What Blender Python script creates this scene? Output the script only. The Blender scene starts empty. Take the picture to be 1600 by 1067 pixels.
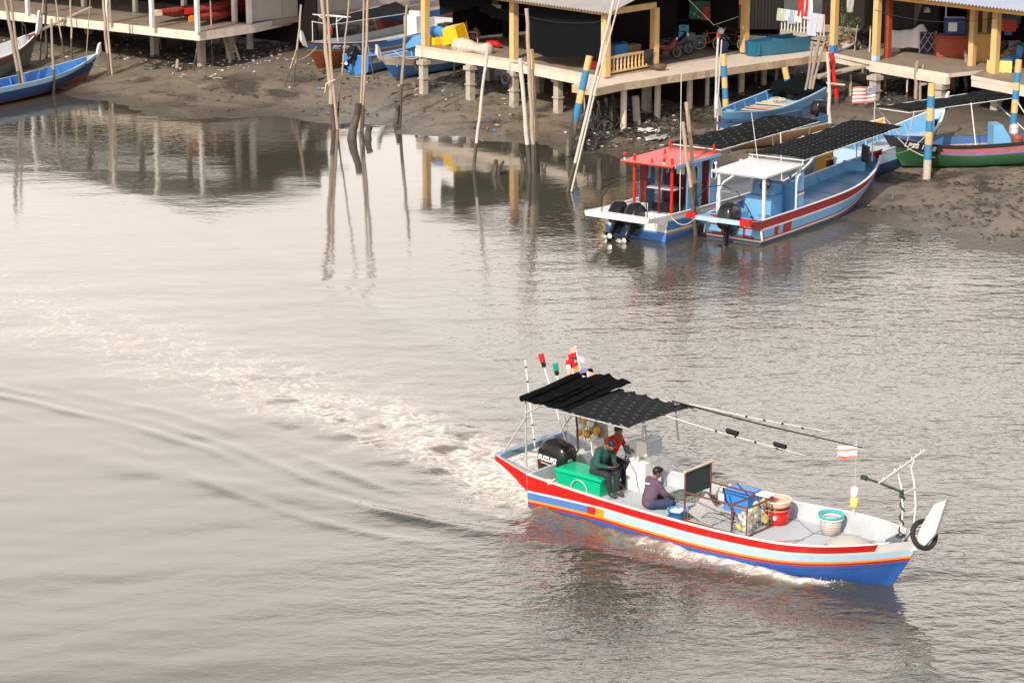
import bpy, bmesh, math, random
import numpy as np
from mathutils import Vector, Matrix, noise as mnoise
random.seed(7)
sc = bpy.context.scene
C = sc.collection
R = math.radians

# ---------------------------------------------------------------- camera, sky, sun, exposure
FPX, PITCH, CAMH = 3650.0, R(15.0), 16.1          # focal length in photo pixels (1600 wide), tilt, height over the water
cam_d = bpy.data.cameras.new('camera')
cam_d.sensor_width = 36.0
cam_d.lens = 36.0 * FPX / 1600.0
cam_d.clip_start, cam_d.clip_end = 0.5, 3000
cam = bpy.data.objects.new('camera', cam_d)
C.objects.link(cam)
cam.location = (0, 0, CAMH)
cam.rotation_euler = (R(90) - PITCH, 0, 0)
sc.camera = cam

SUN_EL, SUN_AZ = R(37), R(205)                     # azimuth clockwise from +Y: behind the camera, a little to the left
world = bpy.data.worlds.new('World')
sc.world = world
world.use_nodes = True
wn, wl = world.node_tree.nodes, world.node_tree.links
wn.clear()
sky = wn.new('ShaderNodeTexSky')
sky.sky_type = 'NISHITA'
sky.sun_disc = False
sky.sun_elevation = SUN_EL
sky.sun_rotation = SUN_AZ
sky.air_density, sky.dust_density, sky.ozone_density = 1.0, 3.0, 1.0
wtc = wn.new('ShaderNodeTexCoord')
wsp = wn.new('ShaderNodeSeparateXYZ')
wel = wn.new('ShaderNodeMapRange')                      # the veil is thick near the horizon and thin overhead
wel.inputs['From Min'].default_value, wel.inputs['From Max'].default_value = 0.36, 0.60
wel.inputs['To Min'].default_value, wel.inputs['To Max'].default_value = 1.0, 0.06
wmul = wn.new('ShaderNodeMath')
wmul.operation = 'MULTIPLY'
waz = wn.new('ShaderNodeMapRange')                      # added unseen cloud bank: veil brighter opposite the sun, so shade deepens
waz.inputs['From Min'].default_value, waz.inputs['From Max'].default_value = -0.15, 0.45
waz.inputs['To Min'].default_value, waz.inputs['To Max'].default_value = 0.34, 1.0
wmul2 = wn.new('ShaderNodeMath')
wmul2.operation = 'MULTIPLY'
wns = wn.new('ShaderNodeTexNoise')
wns.inputs['Scale'].default_value = 2.2
wns.inputs['Detail'].default_value = 5
wramp = wn.new('ShaderNodeMapRange')
wramp.inputs['From Min'].default_value, wramp.inputs['From Max'].default_value = 0.3, 0.7
wramp.inputs['To Min'].default_value, wramp.inputs['To Max'].default_value = 0.84, 0.96
wmix = wn.new('ShaderNodeMix')
wmix.data_type = 'RGBA'
wmix.inputs[7].default_value = (20.4, 18.4, 16.7, 1)   # bright veil of tropical haze over the sky
wbg = wn.new('ShaderNodeBackground')
wbg.inputs['Strength'].default_value = 0.12
wout = wn.new('ShaderNodeOutputWorld')
wl.new(wtc.outputs['Generated'], wns.inputs['Vector'])
wl.new(wns.outputs['Fac'], wramp.inputs['Value'])
wl.new(wtc.outputs['Generated'], wsp.inputs[0])
wl.new(wsp.outputs['Z'], wel.inputs['Value'])
wl.new(wramp.outputs['Result'], wmul.inputs[0])
wl.new(wel.outputs['Result'], wmul.inputs[1])
wl.new(wsp.outputs['Y'], waz.inputs['Value'])
wl.new(wmul.outputs[0], wmul2.inputs[0])
wl.new(waz.outputs['Result'], wmul2.inputs[1])
wl.new(wmul2.outputs[0], wmix.inputs[0])
wl.new(sky.outputs['Color'], wmix.inputs[6])
wl.new(wmix.outputs[2], wbg.inputs['Color'])
wl.new(wbg.outputs['Background'], wout.inputs['Surface'])

sun_d = bpy.data.lights.new('sun', 'SUN')
sun_d.energy = 4.5
sun_d.angle = R(0.6)
sun_d.color = (1.0, 0.91, 0.78)
sun = bpy.data.objects.new('sun', sun_d)
C.objects.link(sun)
SDIR = Vector((math.sin(SUN_AZ) * math.cos(SUN_EL), math.cos(SUN_AZ) * math.cos(SUN_EL), math.sin(SUN_EL)))
sun.rotation_euler = SDIR.to_track_quat('Z', 'Y').to_euler()
sun.location = SDIR * 60
sc.view_settings.view_transform = 'Standard'
sc.view_settings.look = 'None'
sc.view_settings.exposure = 0.0
sc.view_settings.gamma = 1.0

# ---------------------------------------------------------------- surveying: photo pixel -> world point on a level or on the bank
def ray(x, y):
    u, v = (x - 800) / FPX, (y - 533.5) / FPX
    return Vector((u, math.cos(PITCH) - v * math.sin(PITCH), -math.sin(PITCH) - v * math.cos(PITCH)))
def G(x, y, z=0.0):
    d = ray(x, y)
    p = d * ((z - CAMH) / d.z)
    return Vector((p.x, p.y, z))
def GY(x, y, Y):
    d = ray(x, y)
    p = d * (Y / d.y)
    return Vector((p.x, Y, CAMH + p.z))

SHORE_PX = [(0, 150), (75, 147), (150, 158), (190, 166), (260, 178), (350, 183), (430, 183), (507, 191), (603, 197), (660, 211),
            (738, 216), (816, 224), (879, 239), (943, 244), (966, 246), (1040, 248), (1150, 270), (1280, 320), (1329, 335),
            (1379, 352), (1420, 362), (1470, 372), (1530, 386), (1600, 391)]
SHORE = [(-80, 112), (-40, 103)] + [tuple(G(*p)[:2]) for p in SHORE_PX] + [(22, 68), (60, 58)]
SH = np.array(SHORE)
def shore_d(X, Y):
    """signed distance to the waterline, + on land"""
    X, Y = np.asarray(X, float), np.asarray(Y, float)
    best = np.full(X.shape, 1e9)
    for a, b in zip(SH[:-1], SH[1:]):
        d = b - a
        t = np.clip(((X - a[0]) * d[0] + (Y - a[1]) * d[1]) / (d @ d), 0, 1)
        best = np.minimum(best, np.hypot(X - a[0] - t * d[0], Y - a[1] - t * d[1]))
    ys = np.interp(X, SH[:, 0], SH[:, 1])
    return np.where(Y > ys, best, -best)
def Tn(X, Y):
    d = shore_d(X, Y)
    return np.where(d > 0, np.minimum(0.06 * d, 0.75 + 0.012 * d), 0.12 * d)
_gx, _gy = np.arange(-60, 45.1, 0.3), np.arange(60, 160.1, 0.3)
_TG = Tn(*np.meshgrid(_gx, _gy))
def T(x, y):
    i, j = (min(max(y, 60), 159.5) - 60) / 0.3, (min(max(x, -60), 44.5) + 60) / 0.3
    a, b = int(i), int(j)
    f, g = i - a, j - b
    return float((_TG[a, b] * (1 - g) + _TG[a, b + 1] * g) * (1 - f) + (_TG[a + 1, b] * (1 - g) + _TG[a + 1, b + 1] * g) * f)
def GT(x, y):
    """pixel -> point on the mud bank"""
    z = 0.3
    for _ in range(12):
        p = G(x, y, z)
        z = 0.5 * z + 0.5 * max(T(p.x, p.y), 0.0)
    return G(x, y, z)

# ---------------------------------------------------------------- materials
MATS = {}
def M(name, col, rough=0.6, var=0.12, scale=4.0, bump=0.0, metal=0.0, dirt=0.0, dirtcol=(0.10, 0.08, 0.06), stretch=(1, 1, 1), spec=0.5, coat=0.0):
    if name in MATS:
        return MATS[name]
    m = bpy.data.materials.new(name)
    m.use_nodes = True
    n, l = m.node_tree.nodes, m.node_tree.links
    b = n['Principled BSDF']
    b.inputs['Roughness'].default_value = rough
    b.inputs['Metallic'].default_value = metal
    b.inputs['Specular IOR Level'].default_value = spec
    b.inputs['Coat Weight'].default_value = coat
    tc = n.new('ShaderNodeTexCoord')
    mp = n.new('ShaderNodeMapping')
    mp.inputs['Scale'].default_value = stretch
    l.new(tc.outputs['Object'], mp.inputs['Vector'])
    ns = n.new('ShaderNodeTexNoise')
    ns.inputs['Scale'].default_value = scale
    ns.inputs['Detail'].default_value = 6
    ns.inputs['Roughness'].default_value = 0.65
    l.new(mp.outputs['Vector'], ns.inputs['Vector'])
    mix = n.new('ShaderNodeMix')
    mix.data_type = 'RGBA'
    mix.inputs[6].default_value = tuple(c * (1 - var * 1.6) for c in col) + (1,)
    mix.inputs[7].default_value = tuple(min(1, c * (1 + var * 1.6)) for c in col) + (1,)
    l.new(ns.outputs['Fac'], mix.inputs[0])
    out = mix.outputs[2]
    if dirt > 0:
        n2 = n.new('ShaderNodeTexNoise')
        n2.inputs['Scale'].default_value = scale * 0.8
        n2.inputs['Detail'].default_value = 9
        n2.inputs['Roughness'].default_value = 0.75
        l.new(mp.outputs['Vector'], n2.inputs['Vector'])
        mr = n.new('ShaderNodeMapRange')
        mr.inputs['From Min'].default_value, mr.inputs['From Max'].default_value = 0.62 - 0.25 * dirt, 0.75
        mr.inputs['To Max'].default_value = min(1.0, 0.45 + dirt * 0.5)
        l.new(n2.outputs['Fac'], mr.inputs['Value'])
        mx = n.new('ShaderNodeMix')
        mx.data_type = 'RGBA'
        mx.inputs[7].default_value = tuple(dirtcol) + (1,)
        l.new(mr.outputs['Result'], mx.inputs[0])
        l.new(out, mx.inputs[6])
        out = mx.outputs[2]
    l.new(out, b.inputs['Base Color'])
    if bump > 0:
        bp = n.new('ShaderNodeBump')
        bp.inputs['Strength'].default_value = min(1.0, bump)
        bp.inputs['Distance'].default_value = 0.03
        l.new(ns.outputs['Fac'], bp.inputs['Height'])
        l.new(bp.outputs['Normal'], b.inputs['Normal'])
    MATS[name] = m
    return m

def net_mat(name, dash=True, pitch=(0.42, 0.21), col=(0.007, 0.009, 0.010)):
    """black shade netting with short pale stitches in staggered rows"""
    m = M(name, col, 0.95, 0.3, 9, 0.5, spec=0.06)
    if not dash:
        return m
    n, l = m.node_tree.nodes, m.node_tree.links
    b = n['Principled BSDF']
    src = b.inputs['Base Color'].links[0].from_socket
    tc = n.new('ShaderNodeTexCoord')
    sp = n.new('ShaderNodeSeparateXYZ')
    l.new(tc.outputs['Object'], sp.inputs[0])
    def math_(op, a, bb):
        k = n.new('ShaderNodeMath')
        k.operation = op
        for i, v in enumerate((a, bb)):
            if v is None:
                continue
            if isinstance(v, (int, float)):
                k.inputs[i].default_value = v
            else:
                l.new(v, k.inputs[i])
        return k.outputs[0]
    wob = n.new('ShaderNodeTexNoise')
    wob.inputs['Scale'].default_value = 1.7
    l.new(tc.outputs['Object'], wob.inputs['Vector'])
    yv = math_('ADD', math_('DIVIDE', sp.outputs['Y'], pitch[1]), math_('MULTIPLY', wob.outputs['Fac'], 0.9))
    row = math_('FLOOR', yv, None)
    xv = math_('ADD', math_('DIVIDE', sp.outputs['X'], pitch[0]), math_('MULTIPLY', row, 0.37))
    fx, fy = math_('FRACT', xv, None), math_('FRACT', yv, None)
    on = math_('MULTIPLY', math_('MULTIPLY', math_('LESS_THAN', fx, 0.32), math_('LESS_THAN', fy, 0.085)), math_('GREATER_THAN', wob.outputs['Fac'], 0.42))
    mx = n.new('ShaderNodeMix')
    mx.data_type = 'RGBA'
    mx.inputs[7].default_value = (0.17, 0.17, 0.17, 1)
    l.new(on, mx.inputs[0])
    l.new(src, mx.inputs[6])
    l.new(mx.outputs[2], b.inputs['Base Color'])
    return m

# ---------------------------------------------------------------- mesh builder
class MB:
    def __init__(s):
        s.v, s.f, s.m, s.sm = [], [], [], []
    def add(s, vs, fs, m=0, smooth=False):
        o = len(s.v)
        s.v += [Vector(p) for p in vs]
        for f in fs:
            s.f.append([i + o for i in f])
            s.m.append(m)
            s.sm.append(smooth)
        return s
    def box(s, c, d, rz=0.0, m=0, rot=None, ch=0.0):
        q = rot if rot is not None else Matrix.Rotation(rz, 3, 'Z')
        c = Vector(c)
        hx, hy, hz = d[0] / 2, d[1] / 2, d[2] / 2
        if ch <= 0:
            vs = [c + q @ Vector((x * hx, y * hy, z * hz)) for z in (-1, 1) for x, y in ((-1, -1), (1, -1), (1, 1), (-1, 1))]
            s.add(vs, [(3, 2, 1, 0), (4, 5, 6, 7), (0, 1, 5, 4), (1, 2, 6, 5), (2, 3, 7, 6), (3, 0, 4, 7)], m)
        else:
            def ring(e, z):
                out = []
                for x, y in ((-1, -1), (1, -1), (1, 1), (-1, 1)):
                    a = Vector((x * (hx - e), y * (hy - e - ch), z))
                    b = Vector((x * (hx - e - ch), y * (hy - e), z))
                    out += [a, b] if x * y < 0 else [b, a]
                return [c + q @ p for p in out]
            rs = [ring(ch, -hz), ring(0, -hz + ch), ring(0, hz - ch), ring(ch, hz)]
            s.loft(rs, m, caps=True, smooth=False)
        return s
    def loft(s, rings, m=0, caps=True, smooth=True, closed=True):
        n = len(rings[0])
        vs = [p for r in rings for p in r]
        fs = []
        for i in range(len(rings) - 1):
            for j in range(n if closed else n - 1):
                a, b = i * n + j, i * n + (j + 1) % n
                fs.append((a, b, b + n, a + n))
        s.add(vs, fs, m, smooth)
        if caps:
            s.add(rings[0], [tuple(reversed(range(n)))], m)
            s.add(rings[-1], [tuple(range(n))], m)
        return s
    def tube(s, pts, r, n=8, m=0, caps=True):
        pts = [Vector(p) for p in pts]
        k = len(pts)
        rr = [r] * k if isinstance(r, (int, float)) else list(r)
        rings, up = [], None
        for i, p in enumerate(pts):
            t = (pts[min(i + 1, k - 1)] - pts[max(i - 1, 0)]).normalized()
            if up is None:
                up = Vector((0, 0, 1)) if abs(t.z) < 0.9 else Vector((1, 0, 0))
            a = t.cross(up)
            if a.length < 1e-5:
                a = t.cross(Vector((0, 1, 0.01)))
            a.normalize()
            b = a.cross(t)
            up = b
            rings.append([p + (a * math.cos(2 * math.pi * j / n) + b * math.sin(2 * math.pi * j / n)) * rr[i] for j in range(n)])
        return s.loft([list(reversed(q)) for q in rings], m, caps)
    def lathe(s, prof, c=(0, 0, 0), n=20, m=0, caps=False, sx=1.0, rot=None):
        c = Vector(c)
        q = rot if rot is not None else Matrix.Identity(3)
        rings = [[c + q @ Vector((r * sx * math.cos(2 * math.pi * j / n), r * math.sin(2 * math.pi * j / n), z)) for j in range(n)] for r, z in prof]
        return s.loft(rings, m, caps)
    def torus(s, c, r1, r2, rot=None, n=24, k=10, m=0):
        c = Vector(c)
        q = rot if rot is not None else Matrix.Identity(3)
        vs, fs = [], []
        for i in range(n):
            a = 2 * math.pi * i / n
            for j in range(k):
                b = 2 * math.pi * j / k
                vs.append(c + q @ Vector(((r1 + r2 * math.cos(b)) * math.cos(a), (r1 + r2 * math.cos(b)) * math.sin(a), r2 * math.sin(b))))
        for i in range(n):
            for j in range(k):
                fs.append((i * k + j, ((i + 1) % n) * k + j, ((i + 1) % n) * k + (j + 1) % k, i * k + (j + 1) % k))
        return s.add(vs, fs, m, True)
    def ball(s, c, r, n=12, m=0, rot=None):
        r = (r, r, r) if isinstance(r, (int, float)) else r
        c = Vector(c)
        q = rot if rot is not None else Matrix.Identity(3)
        k = max(6, n // 2)
        rings = []
        for i in range(k + 1):
            a = math.pi * min(max(i / k, 0.02), 0.98)
            rings.append([c + q @ Vector((r[0] * math.sin(a) * math.cos(2 * math.pi * j / n), r[1] * math.sin(a) * math.sin(2 * math.pi * j / n), -r[2] * math.cos(a))) for j in range(n)])
        return s.loft(rings, m, True)
    def slab(s, poly, z0, z1, m=0, mside=None):
        """vertical prism over a polygon of (x, y) or Vectors, counter-clockwise"""
        P = [Vector((p[0], p[1], 0)) for p in poly]
        ar = sum(P[i].x * P[(i + 1) % len(P)].y - P[(i + 1) % len(P)].x * P[i].y for i in range(len(P)))
        if ar < 0:
            P.reverse()
        n = len(P)
        vs = [p + Vector((0, 0, z0)) for p in P] + [p + Vector((0, 0, z1)) for p in P]
        s.add(vs, [tuple(reversed(range(n))), tuple(range(n, 2 * n))], m)
        s.add(vs, [(i, (i + 1) % n, n + (i + 1) % n, n + i) for i in range(n)], m if mside is None else mside)
        return s
    def beam(s, p, q, w, h, m=0, dz=0.0):
        """rectangular bar from p to q, w wide (horizontal), h high"""
        p, q = Vector(p), Vector(q)
        t = (q - p)
        L = t.length
        t.normalize()
        a = t.cross(Vector((0, 0, 1)))
        if a.length < 1e-4:
            a = Vector((1, 0, 0))
        a.normalize()
        b = a.cross(t)
        rot = Matrix((t, -a, b)).transposed()
        return s.box((p + q) / 2 + Vector((0, 0, dz)), (L, w, h), m=m, rot=rot)
    def sheet(s, grid, m=0, smooth=True, thick=0.0):
        """grid: rows of points -> surface; thick > 0 gives it a back and rims"""
        r, c = len(grid), len(grid[0])
        vs = [Vector(p) for row in grid for p in row]
        fs = [(i * c + j, i * c + j + 1, (i + 1) * c + j + 1, (i + 1) * c + j) for i in range(r - 1) for j in range(c - 1)]
        s.add(vs, fs, m, smooth)
        if thick:
            nrm = (Vector(grid[0][-1]) - Vector(grid[0][0])).cross(Vector(grid[-1][0]) - Vector(grid[0][0])).normalized() * -thick
            s.add([v + nrm for v in vs], [tuple(reversed(f)) for f in fs], m, smooth)
            rim = [i for i in range(c)] + [i * c + c - 1 for i in range(1, r)] + [(r - 1) * c + j for j in range(c - 2, -1, -1)] + [i * c for i in range(r - 2, 0, -1)]
            k = len(rim)
            s.add([vs[i] for i in rim] + [vs[i] + nrm for i in rim], [(i, i + k, (i + 1) % k + k, (i + 1) % k) for i in range(k)], m)
        return s
    def build(s, name, mats, parent=None, loc=None):
        me = bpy.data.meshes.new(name)
        o0 = Vector(loc) if loc is not None else Vector((0, 0, 0))
        me.from_pydata([tuple(p - o0) for p in s.v], [], s.f)
        if not isinstance(mats, (list, tuple)):
            mats = [mats]
        for mm in mats:
            me.materials.append(mm)
        me.polygons.foreach_set('material_index', s.m)
        me.polygons.foreach_set('use_smooth', s.sm)
        me.update()
        o = bpy.data.objects.new(name, me)
        C.objects.link(o)
        if parent is not None:
            o.parent = parent
        elif loc is not None:
            o.location = o0
        return o

def tag(o, label, cat, group=None, kind=None):
    if label:
        o['label'] = label
    if cat:
        o['category'] = cat
    if group:
        o['group'] = group
    if kind:
        o['kind'] = kind
    return o
def thing(name, label, cat, loc=(0, 0, 0), rz=0.0, group=None, rot=None):
    o = bpy.data.objects.new(name, None)
    o.empty_display_size = 0.3
    C.objects.link(o)
    o.location = loc
    o.rotation_euler = rot if rot is not None else (0, 0, rz)
    return tag(o, label, cat, group)
def copy_thing(src, loc, rz, label, group=None):
    c = src.copy()
    C.objects.link(c)
    c.location = loc
    c.rotation_euler = (0, 0, rz)
    c['label'] = label
    if group:
        c['group'] = group
    for ch in list(src.children):
        d = ch.copy()
        C.objects.link(d)
        d.parent = c
        for g in list(ch.children):
            e = g.copy()
            C.objects.link(e)
            e.parent = d
    return c
def text_mesh(name, body, size, mat, parent, mtx, depth=0.004, shear=0.0, bold=0.0):
    cu = bpy.data.curves.new(name, 'FONT')
    cu.body = body
    cu.size = size
    cu.extrude = depth
    cu.offset = bold
    cu.shear = shear
    cu.align_x, cu.align_y = 'CENTER', 'CENTER'
    t = bpy.data.objects.new(name + '_curve', cu)
    C.objects.link(t)
    bpy.context.view_layer.update()
    me = bpy.data.meshes.new_from_object(t.evaluated_get(bpy.context.evaluated_depsgraph_get()))
    bpy.data.objects.remove(t)
    me.transform(mtx)
    me.materials.clear()
    me.materials.append(mat)
    o = bpy.data.objects.new(name, me)
    C.objects.link(o)
    o.parent = parent
    return o
def frame(origin, xdir, updir):
    """4x4 whose X runs along xdir, Y along updir, Z out of the surface"""
    x = Vector(xdir).normalized()
    z = x.cross(Vector(updir)).normalized()
    y = z.cross(x)
    m = Matrix((x, y, z)).transposed().to_4x4()
    m.translation = Vector(origin)
    return m

# palette (real-world base colours)
white = M('white_paint', (0.70, 0.70, 0.69), 0.45, 0.06, 4, dirt=0.32, dirtcol=(0.35, 0.30, 0.25))
offwhite = M('off_white_deck', (0.48, 0.52, 0.56), 0.5, 0.10, 1.6, dirt=0.42, dirtcol=(0.33, 0.30, 0.27))
cleanwhite = M('white_plastic', (0.80, 0.80, 0.78), 0.35, 0.03, 3)
red = M('red_paint', (0.55, 0.010, 0.008), 0.38, 0.14, 5, dirt=0.3, dirtcol=(0.40, 0.10, 0.07), stretch=(1.6, 1.6, 0.45))
darkred = M('dark_red_paint', (0.32, 0.012, 0.015), 0.45, 0.12, 4, dirt=0.15, dirtcol=(0.16, 0.05, 0.04))
orange = M('orange_paint', (0.85, 0.30, 0.02), 0.4, 0.06, 4)
lightblue = M('light_blue_paint', (0.40, 0.61, 0.76), 0.4, 0.05, 3, dirt=0.36, dirtcol=(0.36, 0.42, 0.46), stretch=(1.6, 1.6, 0.4))
navy = M('ultramarine_paint', (0.022, 0.10, 0.38), 0.42, 0.2, 3, dirt=0.5, dirtcol=(0.06, 0.10, 0.18), stretch=(1.4, 1.4, 0.4))
midblue = M('mid_blue_paint', (0.07, 0.20, 0.52), 0.42, 0.1, 4)
skyblue = M('sky_blue_paint', (0.155, 0.385, 0.64), 0.45, 0.1, 3, dirt=0.3, dirtcol=(0.20, 0.27, 0.33))
brightblue = M('bright_blue_paint', (0.05, 0.20, 0.52), 0.45, 0.1, 3, dirt=0.2, dirtcol=(0.05, 0.12, 0.3))
cream = M('cream_paint', (0.72, 0.60, 0.42), 0.5, 0.08, 3)
green = M('green_paint', (0.02, 0.095, 0.035), 0.5, 0.15, 4, dirt=0.3, dirtcol=(0.07, 0.08, 0.05))
black = M('black_plastic', (0.012, 0.012, 0.013), 0.22, 0.1, 3)
rubber = M('black_rubber', (0.018, 0.018, 0.02), 0.75, 0.2, 6, 0.2)
steel = M('galvanised_steel', (0.55, 0.55, 0.53), 0.4, 0.12, 6, metal=0.35)
whitepipe = M('white_pipe', (0.68, 0.66, 0.62), 0.5, 0.12, 8, dirt=0.35, dirtcol=(0.25, 0.15, 0.1))
wood = M('weathered_wood', (0.34, 0.27, 0.20), 0.85, 0.28, 5, 0.4, stretch=(4, 4, 0.6))
palewood = M('sun_bleached_wood', (0.58, 0.47, 0.36), 0.8, 0.22, 5, 0.4, dirt=0.3, stretch=(4, 4, 0.5))
darkwood = M('dark_wet_wood', (0.055, 0.045, 0.035), 0.7, 0.35, 5, 0.5, stretch=(3, 3, 0.6))
plank = M('grey_plank', (0.40, 0.33, 0.26), 0.85, 0.25, 6, 0.3, stretch=(0.6, 5, 5))
timber = M('dark_timber_wall', (0.028, 0.024, 0.022), 0.9, 0.35, 3, 0.4, spec=0.15, stretch=(5, 5, 0.4))
concrete = M('concrete', (0.50, 0.43, 0.35), 0.85, 0.16, 2.2, 0.3, dirt=0.35, dirtcol=(0.22, 0.17, 0.12))
paleconc = M('pale_concrete', (0.66, 0.57, 0.47), 0.85, 0.14, 2.5, 0.3, dirt=0.4, dirtcol=(0.28, 0.20, 0.13))
pillarmat = M('stained_pillar', (0.42, 0.37, 0.31), 0.85, 0.25, 4, 0.4, dirt=0.5, dirtcol=(0.10, 0.085, 0.065))
floorc = M('worn_cement_floor', (0.26, 0.21, 0.165), 0.6, 0.2, 1.2, 0.1, dirt=0.5, dirtcol=(0.13, 0.10, 0.08))
yellowp = M('yellow_post_paint', (0.64, 0.42, 0.18), 0.65, 0.12, 3, dirt=0.38, dirtcol=(0.33, 0.21, 0.10), stretch=(1.5, 1.5, 0.5))
whitepost = M('white_post_paint', (0.72, 0.68, 0.62), 0.6, 0.08, 3, dirt=0.25, dirtcol=(0.35, 0.28, 0.2))
netblack = net_mat('black_net_plain', False)
netdash = net_mat('black_net_stitched')
rope = M('pale_rope', (0.62, 0.55, 0.44), 0.85, 0.2, 14, 0.4)
darkrope = M('dark_rope', (0.03, 0.03, 0.03), 0.85, 0.3, 14, 0.3)
teal = M('sea_green_plastic', (0.0, 0.46, 0.24), 0.4, 0.05, 3, dirt=0.08, dirtcol=(0.02, 0.25, 0.15))
bluep = M('blue_plastic', (0.04, 0.24, 0.66), 0.4, 0.06, 3)
yellowpl = M('yellow_plastic', (0.85, 0.50, 0.02), 0.4, 0.08, 3, dirt=0.15, dirtcol=(0.4, 0.25, 0.05))
paleyellow = M('pale_yellow_plastic', (0.80, 0.62, 0.18), 0.45, 0.1, 3, dirt=0.2, dirtcol=(0.4, 0.3, 0.1))
redpl = M('red_plastic', (0.55, 0.012, 0.010), 0.35, 0.05, 3)
peach = M('peach_plastic', (0.80, 0.42, 0.32), 0.45, 0.06, 3)
cyanpl = M('cyan_plastic', (0.06, 0.42, 0.48), 0.4, 0.05, 3)
glass = M('dark_window_glass', (0.03, 0.04, 0.045), 0.06, 0.2, 1)
sackm = M('grey_sackcloth', (0.50, 0.44, 0.38), 0.9, 0.12, 8, 0.4)
cloth_white = M('white_cloth', (0.72, 0.70, 0.70), 0.9, 0.06, 4, 0.2)
leafm = M('green_leaves', (0.07, 0.13, 0.03), 0.6, 0.4, 6)
terracotta = M('terracotta', (0.45, 0.17, 0.07), 0.8, 0.15, 5)
woodred = M('red_brown_timber', (0.33, 0.06, 0.025), 0.6, 0.25, 3, 0.1, stretch=(1, 1, 6))
woodyel = M('yellow_plywood', (0.58, 0.33, 0.10), 0.7, 0.18, 3, 0.1, stretch=(6, 6, 0.7), dirt=0.2, dirtcol=(0.3, 0.15, 0.05))
# ================================================================ WATER
BT, BH = Vector((1.05, 47.4, 0)), R(-40.4)          # the running boat: transom at the waterline, heading
hx, hy = math.cos(BH), math.sin(BH)
def fbm(X, Y, sx, sy, seed, octv=3):
    """cheap smooth noise on arrays: sums of rotated sines"""
    rg = np.random.RandomState(seed)
    out = np.zeros_like(X)
    for o in range(octv):
        for _ in range(5):
            a = rg.uniform(-0.9, 0.9)
            k = 2 * math.pi * (2 ** o) * rg.uniform(0.7, 1.4)
            out += math.pow(0.5, o) * np.sin(k * (X * math.sin(a) / sx + Y * math.cos(a) / sy) + rg.uniform(0, 6.28))
    return out / 5.0
def vnoise(X, Y, sc_, seed):
    """value noise on arrays"""
    rg = np.random.RandomState(seed)
    tab = rg.rand(256, 256)
    x, y = X / sc_ + 1000, Y / sc_ + 1000
    xi, yi = np.floor(x).astype(int), np.floor(y).astype(int)
    fx, fy = x - xi, y - yi
    fx, fy = fx * fx * (3 - 2 * fx), fy * fy * (3 - 2 * fy)
    g = lambda a, b: tab[a % 256, b % 256]
    return (g(xi, yi) * (1 - fx) + g(xi + 1, yi) * fx) * (1 - fy) + (g(xi, yi + 1) * (1 - fx) + g(xi + 1, yi + 1) * fx) * fy
def smooth(a, b, x):
    t = np.clip((x - a) / (b - a), 0, 1)
    return t * t * (3 - 2 * t)

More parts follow.
